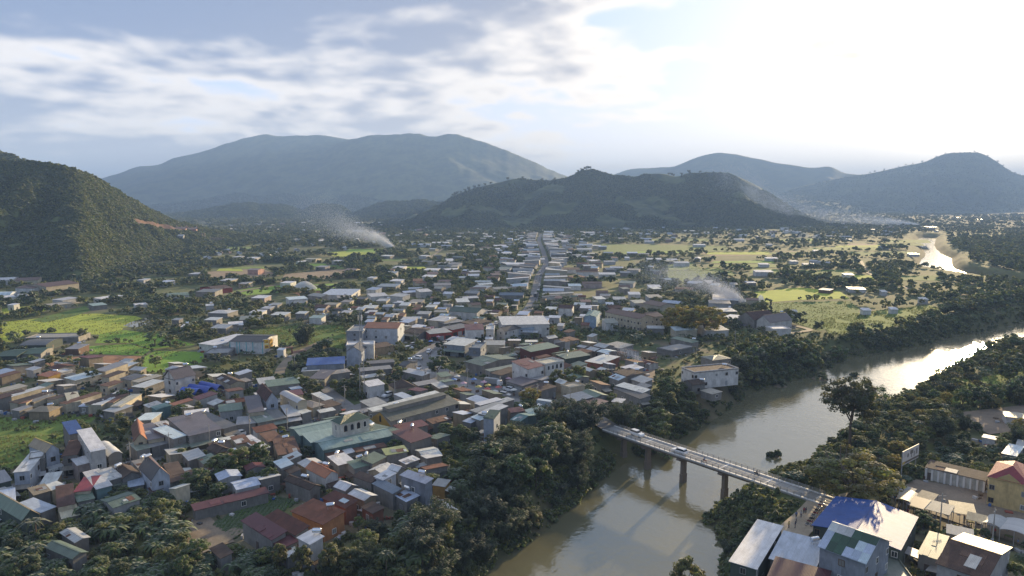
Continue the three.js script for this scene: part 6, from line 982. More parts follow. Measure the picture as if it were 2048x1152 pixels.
// shrubs and weeds close to the viewer, and the trees that clothe the hills
{
  const R = rng(31337), up = new THREE.Vector3(0, 1, 0), put = (x, y, z, s, sy) => new THREE.Matrix4().compose(new THREE.Vector3(x, y, z), new THREE.Quaternion().setFromAxisAngle(up, R() * 6.28), new THREE.Vector3(s, sy, s));
  const shrub = [0, 1, 2].map((i) => crown(300 + i, { n: 110, leaf: .3, rx: .9, ry: .8, cy: .5, clumps: 9, tone: TONES[[0, 2, 3][i]], spread: .45, hollow: .3 })), near = [[], [], []]; let tr = 0, got = 0;
  while (got < 9000 && tr++ < 90000) { const a = (-40 + 80 * R()) * Math.PI / 180, r = 135 + 420 * Math.pow(R(), 1.3), x = r * Math.sin(a), z = -r * Math.cos(a); if (fbm(x * .035, z * .035, 21, 3) < .42 || underBridge(x, z)) continue; const rd = riverDist(x, z); if (rd < .6 || houseDist(x, z) < .7 || roadDist(x, z) < .6) continue; const f = inField(x, z); if (f && f[0] !== 'meadow') continue; if (f && R() < .9) continue; const s = .6 + 1.1 * R() * R(); near[Math.floor(R() * 3)].push(put(x, groundY(x, z, rd), z, s, s * (.7 + .5 * R()))); got++; }
  near.forEach((m, i) => stuff('shrubs', 'low shrubs and weeds between the houses', shrub[i], LEAF.broad, m));
  // banks: a close cover of reeds and bushes on both slopes
  const bank = [[], []]; got = tr = 0; while (got < 4200 && tr++ < 200000) { const k = Math.floor(R() * RIVER.length), a = RIVER[k], b = RIVER[(k + 1) % RIVER.length], t = R(), x = a[0] + (b[0] - a[0]) * t + (R() - .5) * 30, z = a[1] + (b[1] - a[1]) * t + (R() - .5) * 30; if (Math.hypot(x, z) > 900 || z > -90) continue; const rd = riverDist(x, z); if (rd < .3 || rd > 16 || houseDist(x, z) < 1 || roadDist(x, z) < 1) continue; if (underBridge(x, z) || (nearBridge(x, z) && R() < .6)) continue; const s = .7 + 1.0 * R(); bank[got % 2].push(put(x, groundY(x, z, rd) - .1, z, s, s * (.8 + .5 * R()))); got++; }
  bank.forEach((m, i) => stuff('bank_growth', 'tangled low growth on the river banks', shrub[i], LEAF.broad, m));
  const crop = frondGeo(330, 7, .55, .22, 1.3, .05, [.10, .16, .04]), cm = [], gf = FIELDS.find((f) => f[0] === 'garden')[2]; tr = 0; while (cm.length < 1500 && tr++ < 40000) { const x = -90 + 70 * R(), z = -190 + 60 * R(); if (inside(gf, x, z) && houseDist(x, z) > .4) { const q = Math.round(x / 1.1) * 1.1; cm.push(put(q + (R() - .5) * .3, .12, z, .8 + .6 * R(), .8 + .7 * R())); } } stuff('vegetables', 'rows of leafy vegetables in the walled garden', crop, LEAF.broad, cm);
  const tuft = (() => { const P = [], C = []; for (let i = 0; i < 9; i++) { const a = R() * 6.28, d = .25 * R(), x = Math.cos(a) * d, z = Math.sin(a) * d, h = .35 + .4 * R(), l = R() * 6.28, g = .7 + .6 * R(); P.push(x - .04, 0, z, x + .04, 0, z + .03, x + Math.cos(l) * .2, h, z + Math.sin(l) * .2); for (let k = 0; k < 3; k++) C.push(.20 * g, .21 * g, .05 * g); } const g = new THREE.BufferGeometry(); g.setAttribute('position', new THREE.Float32BufferAttribute(P, 3)); g.setAttribute('color', new THREE.Float32BufferAttribute(C, 3)); g.computeVertexNormals(); return g; })(), gm = [];
  for (const f of FIELDS) if (['meadow', 'rice'].includes(f[0])) { const xs = f[2].map((p) => p[0]), zs = f[2].map((p) => p[1]), x0 = Math.min(...xs), x1 = Math.max(...xs), z0 = Math.min(...zs), z1 = Math.max(...zs); if (z1 < -520) continue; const n = Math.min(14000, (x1 - x0) * (z1 - z0) * .9); for (let i = 0; i < n; i++) { const x = x0 + (x1 - x0) * R(), z = z0 + (z1 - z0) * R(); if (inside(f[2], x, z) && (f[0] === 'meadow' || R() < .25) && vn(x * .1, z * .1, 5) > .3 && riverDist(x, z) > 12) gm.push(put(x, .05, z, .8 + R() * .9, .7 + R() * .7)); } }
  stuff('grass', 'tufts of tall grass and rice on the near fields', tuft, LEAF.broad, gm);
  const cover = (key, n, s0, s1, geoKeys, pow = 1, minY = 2) => { const sets = geoKeys.map(() => []); let t = 0, g = 0; while (g < n && t++ < n * 4) { const [x, y, z] = hillSurf[key](R() * .999, Math.pow(R(), pow) * .97); if (y < minY || Math.abs(Math.atan2(x, -z)) > .75) continue; if (key === 'center_hill' && fbm(x * .007, z * .007, 14, 3) < .37 + .06 * R()) continue; if (key === 'left_hill' && (fbm(x * .03, z * .03, 14, 2) < .2 || (z < -995 && z > -1185 && Math.abs(y - (50 - 20 * (-z - 1004) / 176)) < 4.5))) continue; const s = s0 + (s1 - s0) * R() * R(); sets[g % sets.length].push(put(x, y - s * .6, z, s / 8 * 1.25, s / 8)); g++; } sets.forEach((m, i) => stuff('hill_forest', 'forest covering the ' + { left_hill: 'near wooded hill', left_hill_back: 'ridge behind the near hill', center_hill: 'long dark hill', right_hill: 'hazy hill beyond the river', foothill_near: 'nearer foothills', foothill_far: 'farther foothills' }[key], KIND.broad[geoKeys[i]].lod[2], LEAF.broad, m)); };
  cover('left_hill', 36000, 3, 8.5, [0, 1, 2, 3, 0]); cover('left_hill_back', 3000, 4, 9, [0, 3], 1.5); cover('center_hill', 22000, 6, 13, [0, 1, 3]); cover('right_hill', 7000, 10, 18, [1]); cover('foothill_near', 9000, 8, 16, [0, 1]); cover('foothill_far', 6000, 12, 22, [1]);
  // lone trees on the skyline of the long hill and the hazy hill
  const ridge = (key, us, h) => us.forEach((u, iu) => { const [x, y, z] = hillSurf[key](u, .004), o = protoTree.ridge ? protoTree.ridge.clone() : (protoTree.ridge = thing('ridge_tree', '', 'tree', 0, 0, 0)); if (!o.children.length) { part(o, 'trunk', KIND.sparse[0].trunk, LEAF.trunk); part(o, 'crown', KIND.broad[1].lod[1], LEAF.broad); } else if (!o.parent) { o.name = numbered('ridge_tree'); scene.add(o); } const hh = h * (.75 + .5 * R()); o.position.set(x, y - 1, z); o.scale.set(hh / 8, hh / 8, hh / 8); o.rotation.y = R() * 6; o.userData = { category: 'tree', group: 'lone trees on the skyline', label: (ORDW[iu] || 'last') + ' lone skyline tree along the ' + (key === 'center_hill' ? 'long dark hill' : 'hazy hill beyond the river') + ', counted from its western end' }; });
  ridge('center_hill', [.145, .15, .155, .162, .17, .178, .19, .2, .212, .225, .26, .29, .33, .355, .405, .412, .416, .42, .425, .43, .59, .595, .6, .615, .63, .652], 13); ridge('right_hill', [.28, .29, .31, .34, .355, .37, .39, .42, .44, .47, .5, .53, .555, .57], 17);
}
console.log('trees done', JSON.stringify(used));
// ---------------------------------------------------------------- bridge
const [BR0, BR1] = BRIDGE, BL = Math.hypot(BR1[0] - BR0[0], BR1[1] - BR0[1]), BTH = Math.atan2(-(BR1[1] - BR0[1]), BR1[0] - BR0[0]);
const onBridge = (u, v) => { const c = Math.cos(BTH), s = Math.sin(BTH); return [BR0[0] + c * u * BL + s * v, BR0[1] - s * u * BL + c * v]; };
{
  const o = thing('road_bridge', 'long grey concrete road bridge on tall piers across the river', 'bridge', BR0[0], 0, BR0[1], BTH), W = 3.3, y = .46;
  part(o, 'deck', new GB().box(-3, y - .42, -W, BL + 3, y, W).geo(), M.concrete);
  for (const s of [-1, 1]) {
    part(o, 'girder', new GB().box(0, y - 1.25, s * 2.2 - .3, BL, y - .425, s * 2.2 + .3).geo(), M.pier);
    part(o, 'kerb', new GB().box(-3, y + .003, s * W - .5 * (s + 1) * .6 + (s < 0 ? 0 : 0), BL + 3, y + .24, s * W - .5 * (s + 1) * .6 + .6).geo(), M.paint);
    const z = s * (W - .18), n = 38; for (let i = 0; i <= n; i++) boxPart(o, 'rail_post', M.concrete, BL * i / n, y + .68, z, .16, .9, .16);
    for (const h of [.5, .8, 1.12]) part(o, 'rail', new GB().box(-1, y + h, z - .05, BL + 1, y + h + .09, z + .05).geo(), M.concrete);
  }
  for (let i = 1; i < 26; i++) boxPart(o, 'expansion_joint', i % 5 ? M.pier : M.paint, BL * i / 26, y + .006, 0, i % 5 ? .12 : .5, .012, 2 * W - 1.3);
  for (const u of [.055, .195, .385, .585, .79]) { const q = part(o, 'pier', (() => { const b = new GB(); b.box(-.5, -6.2, -1.0, .5, y - 1.8, 1.0); b.box(-.62, -13, -1.15, .62, -6.2, 1.15); return b.geo(); })(), M.pier, BL * u, 0, 0); part(q, 'pier_cap', new GB().box(-.8, y - 1.8, -2.9, .8, y - 1.27, 2.9).geo(), M.pier); }
}
// ---------------------------------------------------------------- vehicles
const CARW = { paint: std({ color: lin(.78, .78, .76), roughness: .25 }), glass: std({ color: lin(.02, .024, .028), roughness: .08 }), tyre: std({ color: lin(.02, .02, .02) }), rim: std({ color: lin(.4, .4, .42), metalness: .8, roughness: .35 }), lamp: std({ color: lin(.7, .7, .66), roughness: .15 }), tail: std({ color: lin(.4, .03, .02), roughness: .2 }) };
function profile(pts, width, bevel) { const s = new THREE.Shape(pts.map(([x, y]) => new THREE.Vector2(x, y))), g = new THREE.ExtrudeGeometry(s, { depth: width - 2 * bevel, bevelEnabled: true, bevelThickness: bevel, bevelSize: bevel, bevelSegments: 2 }); g.translate(0, 0, -width / 2 + bevel); return g; }
const wheelG = (() => { const g = new THREE.TorusGeometry(.25, .1, 8, 16); return g; })(), rimG = new THREE.CylinderGeometry(.17, .17, .16, 12).rotateX(Math.PI / 2);
const suvBody = profile([[-2.2, .35], [2.15, .35], [2.2, .75], [2.05, .98], [1.0, 1.08], [-2.15, 1.12], [-2.25, .8]], 1.78, .08), suvCabin = profile([[1.0, 1.1], [.35, 1.62], [-1.7, 1.66], [-2.1, 1.12]], 1.6, .06), suvRoof = profile([[.4, 1.6], [.3, 1.72], [-1.7, 1.74], [-1.85, 1.62]], 1.5, .05);
function car(x, y, z, th, label, paint = CARW.paint) {
  const o = thing('car', label, 'car', x, y, z, th, 'cars'); o.scale.setScalar(1.12); part(o, 'body', suvBody, paint); part(o, 'windows', suvCabin, CARW.glass); part(o, 'roof', suvRoof, paint);
  for (const sx of [-1.35, 1.35]) for (const sz of [-.8, .8]) { const w = part(o, 'wheel', wheelG, CARW.tyre, sx, .35, sz); part(w, 'rim', rimG, CARW.rim); }
  for (const s of [-.62, .62]) { boxPart(o, 'headlight', CARW.lamp, 2.2, .82, s, .1, .16, .3); boxPart(o, 'tail_light', CARW.tail, -2.26, .9, s * 1.1, .08, .3, .16); boxPart(o, 'wing_mirror', paint, .85, 1.16, s * 1.5, .12, .14, .2); } return o;
}
{ const [a, b] = onBridge(.115, -1.4); car(a, .46, b, BTH, 'white car crossing the bridge nearest the village bank'); const [c, d] = onBridge(.375, 1.3); car(c, .46, d, BTH + Math.PI, 'white car near the middle of the bridge'); }
const silver = std({ color: lin(.4, .41, .42), roughness: .3, metalness: .3 });
[[[-55.4, -364.8], .7, 'pale car parked at the plaza kerb'], [[-53.7, -373.7], .75, 'silver car parked beyond the pale car at the plaza', silver], [[-47.6, -341.3], 2.6, 'white van-like car standing on the plaza asphalt'], [[14.1, -458.5], 1.3, 'silver car driving down the main street', silver], [[-2.9, -274.6], -.5, 'silver car beside the market street stalls', silver]].forEach(([p, t, l, m]) => car(p[0], .42, p[1], t, l, m));
function truck(x, z, th, label, kind, boxMat) { const o = thing(kind, label, kind === 'bus' ? 'bus' : 'truck', x, .4, z, th), L = kind === 'bus' ? 8 : 6; part(o, 'cargo_body', new GB().box(-L / 2 - .5, .9, -1.15, L / 2 - .5, 3.1, 1.15).geo(), boxMat); part(o, 'cab', profile([[L / 2 - .4, .5], [L / 2 + 1.4, .5], [L / 2 + 1.45, 1.5], [L / 2 + 1.0, 2.5], [L / 2 - .4, 2.55]], 2.2, .08), CARW.paint); boxPart(o, 'windscreen', CARW.glass, L / 2 + 1.28, 1.95, 0, .12, .8, 1.9); part(o, 'chassis', new GB().box(-L / 2 - .4, .55, -.5, L / 2 + 1, .89, .5).geo(), M.dark); for (let i = 0; i < 9; i++) boxPart(o, 'side_rib', M.frame, -L / 2 - .3 + i * (L - .4) / 8, 2, 1.18, .09, 2.1, .06); for (const sx of [-L / 2 + .8, L / 2 + .6]) for (const sz of [-1, 1]) { const w = part(o, 'wheel', wheelG, CARW.tyre, sx, .45, sz); w.scale.setScalar(1.3); part(w, 'rim', rimG, CARW.rim); } return o; }
truck(...[13.1, -258.9], -.45, 'pale blue box truck parked by the bamboo at the market street', 'truck', std({ color: lin(.42, .5, .55), roughness: .5 }));
truck(...[19.9, -569.6], 1.35, 'dark bus far up the main street', 'bus', std({ color: lin(.06, .07, .09), roughness: .3 }));
truck(...[-8.5, -292.2], -.4, 'grey canvas truck among the market stalls by the plaza', 'truck', std({ color: lin(.3, .3, .29) }));
// ---------------------------------------------------------------- people and motorbikes
function figure(bones, res, half, cy) {
  const mc = new MarchingCubes(res, new THREE.MeshBasicMaterial(), false, false, 60000), H = res / 2; mc.isolation = 0; const own = [];
  const dist = (p, b) => { const [ax, ay, az, bx, by, bz, ra, rb] = b, dx = bx - ax, dy = by - ay, dz = bz - az, t = Math.min(1, Math.max(0, ((p[0] - ax) * dx + (p[1] - ay) * dy + (p[2] - az) * dz) / (dx * dx + dy * dy + dz * dz + 1e-9))); return Math.hypot(p[0] - ax - dx * t, p[1] - ay - dy * t, p[2] - az - dz * t) - (ra + (rb - ra) * t); };
  const at = (p) => { let s = 0, m = 1e9, who = 0; for (let i = 0; i < bones.length; i++) { const d = dist(p, bones[i]); s += Math.exp(-d / .022); if (d < m) { m = d; who = i; } } return [-.022 * Math.log(s + 1e-30), who]; };
  for (let k = 0; k < res; k++) for (let j = 0; j < res; j++) for (let i = 0; i < res; i++) mc.field[i + j * res + k * res * res] = -at([(i - H) / H * half, cy + (j - H) / H * half, (k - H) / H * half])[0];
  mc.update(); const n = mc.count, P = new Float32Array(n * 3), N = mc.normalArray.slice(0, n * 3), who = []; for (let i = 0; i < n; i++) { P[i * 3] = mc.positionArray[i * 3] * half; P[i * 3 + 1] = cy + mc.positionArray[i * 3 + 1] * half; P[i * 3 + 2] = mc.positionArray[i * 3 + 2] * half; who.push(bones[at([P[i * 3], P[i * 3 + 1], P[i * 3 + 2]])[1]][8]); }
  return { P, who };
}
const mir = (b) => b.flatMap((q) => [q, [-q[0], q[1], q[2], -q[3], q[4], q[5], q[6], q[7], q[8]]]);
const fingers = (x, y, z, dx, dy, dz) => { const r = []; for (let k = 0; k < 4; k++) r.push([x + dx * .0, y, z + (k - 1.5) * .018, x + dx * .02, y + dy * (.07 + .012 * (k % 2)), z + (k - 1.5) * .018 + dz * .05, .009, .007, 0]); r.push([x, y + .03 * -dy * -1, z + .04, x + .01, y + dy * .03, z + .065, .01, .008, 0]); return r; };
const standB = [...mir([[.09, .9, 0, .1, .48, .02, .1, .065, 2], [.1, .48, .02, .1, .09, -.01, .065, .045, 2], [.1, .05, -.04, .11, .04, .14, .045, .035, 3], [.17, 1.38, 0, .25, 1.1, -.02, .06, .048, 1], [.25, 1.1, -.02, .26, .86, .07, .045, .034, 0], [.26, .85, .07, .26, .78, .09, .04, .03, 0], ...fingers(.26, .78, .09, 0, -1, .4)]), [0, .92, 0, 0, 1.2, .01, .145, .15, 1], [0, 1.2, .01, 0, 1.38, 0, .15, .13, 1], [-.14, 1.38, 0, .14, 1.38, 0, .07, .07, 1], [0, 1.4, 0, 0, 1.5, .01, .055, .052, 0], [0, 1.56, .02, 0, 1.61, .01, .085, .09, 0], [0, 1.63, -.01, 0, 1.645, -.02, .1, .095, 4], [0, 1.55, .1, 0, 1.535, .115, .02, .02, 0]];
const sitB = [...mir([[.1, .8, -.1, .17, .74, .34, .1, .07, 2], [.17, .74, .34, .17, .32, .2, .065, .045, 2], [.17, .29, .16, .17, .28, .34, .045, .035, 3], [.18, 1.27, .02, .27, 1.05, .2, .06, .048, 1], [.27, 1.05, .2, .29, 1.02, .44, .045, .034, 0], [.29, 1.02, .44, .29, 1.02, .5, .038, .034, 0], ...fingers(.29, 1.02, .5, 0, -.6, .6)]), [0, .84, -.1, 0, 1.1, -.04, .15, .15, 1], [0, 1.1, -.04, 0, 1.28, .02, .15, .13, 1], [-.15, 1.28, .02, .15, 1.28, .02, .07, .07, 1], [0, 1.3, .02, 0, 1.4, .05, .055, .052, 0], [0, 1.45, .07, 0, 1.5, .07, .085, .09, 0], [0, 1.53, .05, 0, 1.54, .04, .105, .1, 4], [0, 1.44, .155, 0, 1.43, .165, .02, .02, 0]];
const FIG = [figure(standB, 72, .92, .85), figure(sitB, 72, .92, .85)], skin = [.36, .22, .15];
const OUT = [[[.05, .06, .09], [.04, .04, .05]], [[.45, .44, .42], [.06, .07, .12]], [[.35, .06, .06], [.05, .05, .05]], [[.10, .16, .28], [.10, .08, .06]], [[.42, .33, .10], [.05, .05, .07]]], OUTW = ['dark jacket', 'white shirt', 'red shirt', 'blue shirt', 'yellow shirt'];
const figGeo = {}, clothMat = std({ vertexColors: true, color: lin(1, 1, 1), roughness: .9 });
function person(x, y, z, th, pose, outfit, label, group) {
  const id = pose + '_' + outfit; if (!figGeo[id]) { const { P, who } = FIG[pose], g = new THREE.BufferGeometry(), c = []; who.forEach((w) => c.push(...[skin, OUT[outfit][0], OUT[outfit][1], [.03, .025, .02], [.015, .012, .01]][w])); g.setAttribute('position', new THREE.BufferAttribute(P, 3)); g.setAttribute('color', new THREE.Float32BufferAttribute(c, 3)); const m = mergeVertices(g, 1e-4); m.computeVertexNormals(); figGeo[id] = m; }
  const m = shadows(new THREE.Mesh(figGeo[id], clothMat)); m.name = numbered('person'); m.position.set(x, y, z); m.rotation.y = th; m.userData = { label, category: 'person' }; if (group) m.userData.group = group; scene.add(m); return m;
}
const bikeW = new THREE.TorusGeometry(.24, .05, 8, 18).rotateY(Math.PI / 2), bikeB = (() => { const g = profile([[-.75, .55], [-.3, .48], [.1, .42], [.3, .5], [.42, .85], [.5, 1.0], [.4, 1.02], [.25, .62], [.05, .6], [-.2, .72], [-.78, .78]], .26, .04); g.rotateY(-Math.PI / 2); return g; })(), bikeBar = (() => { const b = new GB(); b.beam([-.32, 1.02, .38], [.32, 1.02, .38], .02); b.beam([0, .26, .62], [0, 1.02, .42], .03); return b.geo(); })();
const bikeM = [std({ color: lin(.03, .03, .035), roughness: .3 }), std({ color: lin(.25, .03, .03), roughness: .3 }), std({ color: lin(.35, .35, .36), roughness: .3 })];
function motorbike(x, y, z, th, k, label, group) { const o = thing('motorbike', label, 'motorbike', x, y, z, th, group); part(o, 'body', bikeB, bikeM[k]); boxPart(o, 'seat', M.dark, 0, .8, -.28, .24, .08, .72); for (const s of [-.6, .62]) part(o, 'wheel', bikeW, CARW.tyre, 0, .29, s); part(o, 'handlebar', bikeBar, M.steel); boxPart(o, 'headlight', CARW.lamp, 0, .9, .5, .16, .14, .08); return o; }
{ [[.50, 1.6, 1, 'ahead of the white car'], [.71, -1.5, 0, 'close to the feathery tree end']].forEach(([u, v, k, w], i) => { const [x, z] = onBridge(u, v), th = BTH + (i ? Math.PI / 2 : -Math.PI / 2); motorbike(x, .46, z, th, k, 'motorbike crossing the bridge ' + w, 'motorbikes on the bridge'); person(x, .5, z, th, 1, i ? 0 : 3, 'rider in ' + OUTW[i ? 0 : 3] + ' crossing the bridge ' + w, 'riders on the bridge'); });
  const R = rng(5150), A = [80.4, -173.6], B = [71.3, -161.3]; for (let i = 0; i < 9; i++) { const t = i / 8, x = A[0] + (B[0] - A[0]) * t + 1.6, z = A[1] + (B[1] - A[1]) * t; motorbike(x, .42, z, 1.1 + R() * .3, i % 3, 'motorbike parked in the row on the sandy lane, ' + (i ? ORD[i].replace(' nearest', '') : 'first') + ' from the bridge', 'motorbikes parked on the sandy lane'); }
  for (let i = 0; i < 7; i++) { const t = R(), x = A[0] + (B[0] - A[0]) * t - 1 - R() * 3, z = A[1] + (B[1] - A[1]) * t + R() * 2, k = i % 5; person(x, .42, z, R() * 6, 0, k, i < 5 ? 'person in a ' + OUTW[k] + ' standing on the sandy lane' : 'second person in a ' + OUTW[k] + ' standing on the sandy lane', 'people on the sandy lane'); }
  // shoppers and tables under the market roofs
  const seen = {}; HOUSES.filter((h) => h[0] === 'market_stall').forEach((h, i) => { for (let k = 0; k < 3; k++) { const a = (R() - .5) * h[4], b = h[5] * (.1 + .45 * R()), c = Math.cos(h[3]), s = Math.sin(h[3]), x = h[1] + c * a + s * b, z = h[2] - s * a + c * b; if (k < 2) { const q = Math.floor(R() * 5); labelLater(person(x, .36, z, R() * 6, 0, q, '', 'shoppers at the market stalls'), 'shopper in a ' + OUTW[q] + ' under stall roofs'); } else { const t = thing('market_table', '', 'table', x, .36, z, h[3], 'tables under the market stalls'); labelLater(t, 'produce table under the stall roofs'); boxPart(t, 'table_top', M.wood, 0, .72, 0, 1.8, .06, .9); for (const sx of [-.8, .8]) for (const sz of [-.38, .38]) boxPart(t, 'leg', M.wood, sx, .35, sz, .07, .7, .07); boxPart(t, 'produce', std({ color: lin(.12 + .2 * R(), .12 + .12 * R(), .05) }), 0, .85, 0, 1.6, .2, .7); } } });
  const C = [[-45.0, -350.4], [-37.1, -325.6], [-26.3, -298.0], [-19.4, -293.9], [-13.6, -285.9], [-8.1, -279.8], [-3.0, -284.3], [1.2, -274.6], [-22.1, -300.6], [-31.0, -313.1], [-16.3, -289.8], [-11.3, -293.9]]; C.forEach(([x, z], i) => labelLater(person(x + R() * 3, .42, z + R() * 3, R() * 6, 0, i % 5, '', 'pedestrians at the plaza'), 'pedestrian in a ' + OUTW[i % 5] + ' on the plaza'));
}
// traffic and stall parasols along the streets
{
  const R = rng(70707), cone = [0, 1, 2, 3].map((i) => new THREE.ConeGeometry(1.5, .7, 8)), pm = [[.5, .12, .1], [.6, .58, .52], [.1, .2, .45], [.55, .35, .4], [.5, .42, .12]].map((c) => std({ color: lin(...c) })), pw = ['red', 'white', 'blue', 'pink', 'yellow'], poleGeo = new THREE.CylinderGeometry(.04, .04, 2.5, 6);
  ROADS.slice(0, 3).forEach(([, w, , L], ri) => { const c = new THREE.CatmullRomCurve3(L.map(([x, z]) => new THREE.Vector3(x, 0, z)), false, 'catmullrom', .3), len = Math.min(c.getLength(), 520); for (let d = 14; d < len; d += 9 + R() * 8) { const u = d / c.getLength(), p = c.getPointAt(u), t = c.getTangentAt(u), off = (R() < .5 ? -1 : 1) * w * (.15 + .25 * R()), x = p.x - t.z * off, z = p.z + t.x * off, th = Math.atan2(t.x, t.z) + (off > 0 ? 0 : Math.PI), k = R(); if (underBridge(x, z)) continue; if (k < .5) { const m = motorbike(x, .42, z, th, Math.floor(R() * 3), '', 'motorbikes in the streets'); labelLater(m, 'motorbike riding in the street'); const o = Math.floor(R() * 5), q = person(x, .46, z, th, 1, o, '', 'riders in the streets'); labelLater(q, 'rider in a ' + OUTW[o] + ' on the street'); } else if (k < .85) { const o = Math.floor(R() * 5), q = person(x, .42, z, th, 0, o, '', 'people in the streets'); labelLater(q, 'person in a ' + OUTW[o] + ' walking in the street'); } else { const q = car(x, .42, z, th - Math.PI / 2, '', R() < .5 ? silver : CARW.paint); labelLater(q, 'car driving in the street'); } } });
  const A = [[-29.1, -304.9], [-24.3, -300.6], [-19.5, -295.5], [-14.9, -290.6], [-10.4, -285.9], [-6.1, -281.3], [-1.9, -278.3], [-25.9, -293.9], [-21.2, -289.0], [-16.6, -283.5], [-12.3, -279.8], [-8.0, -276.1], [-45.6, -377.7], [-42.6, -388.7], [-39.1, -397.4], [-35.5, -406.4], [-0.9, -290.6], [2.3, -285.9], [-4.2, -295.5], [-7.6, -300.6]];
  A.forEach(([x, z], i) => { const k = i % 5, o = thing('market_parasol', '', 'parasol', x + R() * 3, .3, z + R() * 2, R() * 6, 'parasols of the street market'); part(o, 'canopy', cone[0], pm[k], 0, 2.6, 0); part(o, 'pole', poleGeo, M.post, 0, 1.2, 0); boxPart(o, 'counter', M.wood, .6, .45, 0, 1.4, .9, .7); labelLater(o, pw[k] + ' market parasol over a counter'); });
}
// ---------------------------------------------------------------- mast, poles, signs, tanks, gate
{
  const [x, z] = [-61.0, -274.6], o = thing('lattice_mast', 'tall thin lattice telecom mast with dishes in the village centre', 'mast', x, 0, z, .3), Hm = 37, w = (y) => 1.1 - .8 * y / Hm, c = [[-1, -1], [1, -1], [1, 1], [-1, 1]];
  for (const [a, b] of c) part(o, 'leg', new GB().beam([a * w(0), -.3, b * w(0)], [a * w(Hm), Hm, b * w(Hm)], .09, .06).geo(), M.steel);
  for (let i = 0; i < 12; i++) { const y0 = Hm * i / 12, y1 = Hm * (i + 1) / 12, b = new GB(); for (let k = 0; k < 4; k++) { const p = c[k], q = c[(k + 1) % 4]; b.beam([p[0] * w(y0), y0, p[1] * w(y0)], [q[0] * w(y1), y1, q[1] * w(y1)], .04); b.beam([q[0] * w(y0), y0, q[1] * w(y0)], [p[0] * w(y1), y1, p[1] * w(y1)], .04); b.beam([p[0] * w(y1), y1, p[1] * w(y1)], [q[0] * w(y1), y1, q[1] * w(y1)], .04); } part(o, 'bracing', b.geo(), M.steel); }
  for (const [a, y] of [[.4, 33], [2.4, 33], [4.5, 33], [.9, 28], [3.2, 24]]) { const m = part(o, y > 30 ? 'antenna_panel' : 'dish', y > 30 ? UNIT : new THREE.SphereGeometry(.7, 12, 6, 0, 6.3, 0, 1.1).rotateX(Math.PI / 2), M.paint, Math.sin(a) * .9, y, Math.cos(a) * .9); m.rotation.y = a; if (y > 30) m.scale.set(.35, 2.2, .2); }
}
const poleG = new GB().beam([0, -.3, 0], [0, 8.5, 0], .17, .1, 8).geo(), armG = new GB().box(-1, 7.7, -.06, 1, 7.85, .06).geo();
[[-65.4, -262.9], [-70.7, -246.7], [-78.4, -233.3], [-88.0, -224.2], [-97.4, -214.8], [-106.5, -207.0], [-114.2, -198.9], [-122.6, -192.5], [-47.2, -271.1], [-37.4, -289.8], [-19.1, -289.8], [-4.9, -276.8], [10.1, -265.5], [22.2, -256.4], [-53.9, -377.7], [-36.8, -403.4], [-101.4, -315.9], [84.9, -182.1], [105.9, -162.4], [113.1, -154.1], [88.7, -422.4], [124.0, -377.7]].forEach((w, i) => { const o = thing('utility_pole', '', 'pole', w[0], 0, w[1], i * .7, 'utility poles'); part(o, 'pole', poleG, M.concrete); part(o, 'crossarm', armG, M.post); if (i % 3 === 0) part(o, 'transformer', new THREE.CylinderGeometry(.28, .28, .8, 10), M.post, .4, 6.6, .2); labelLater(o, 'grey concrete utility pole'); });
function canvasMat(w, h, draw) { const c = document.createElement('canvas'); c.width = w; c.height = h; const g = c.getContext('2d'); draw(g, w, h); const t = new THREE.CanvasTexture(c); t.colorSpace = THREE.SRGBColorSpace; t.magFilter = THREE.LinearFilter; return std({ map: t, roughness: .6 }); }
const panelGeo = (w, h) => new THREE.PlaneGeometry(w, h);
{ // billboard on the right bank
  const a = [111.6, -190.2], b = [120.2, -196.9], L = Math.hypot(b[0] - a[0], b[1] - a[1]), o = thing('billboard', 'weathered pale billboard on posts among the right bank trees', 'billboard', (a[0] + b[0]) / 2, 0, (a[1] + b[1]) / 2, Math.atan2(-(b[1] - a[1]), b[0] - a[0]));
  part(o, 'panel', new GB().box(-L / 2, 4.4, -.12, L / 2, 8.6, .12).geo(), M.frame); for (const s of [-.42, 0, .42]) boxPart(o, 'post', M.post, L * s, 3.2, -.25, .22, 6.6, .2);
  part(o, 'poster', panelGeo(L - .2, 4), canvasMat(512, 256, (g, w, h) => { g.fillStyle = '#c9c3ba'; g.fillRect(0, 0, w, h); g.fillStyle = '#6f6253'; g.fillRect(40, 205, w - 40, 40); g.fillStyle = '#b59a4c'; g.fillRect(0, 200, 90, 50); g.fillStyle = '#70685f'; g.beginPath(); g.ellipse(165, 110, 26, 42, 0, 0, 7); g.fill(); g.fillRect(230, 40, 100, 70); g.fillRect(268, 110, 24, 70); g.fillStyle = '#4f4840'; g.fillRect(352, 80, 24, 100); g.fillStyle = '#857d74'; g.fillRect(410, 50, 60, 110); g.fillStyle = '#9b948b'; for (let i = 0; i < 6; i++) g.fillRect(30, 30 + i * 16, 60 + (i * 37) % 40, 6); }), 0, 6.5, .13);
}
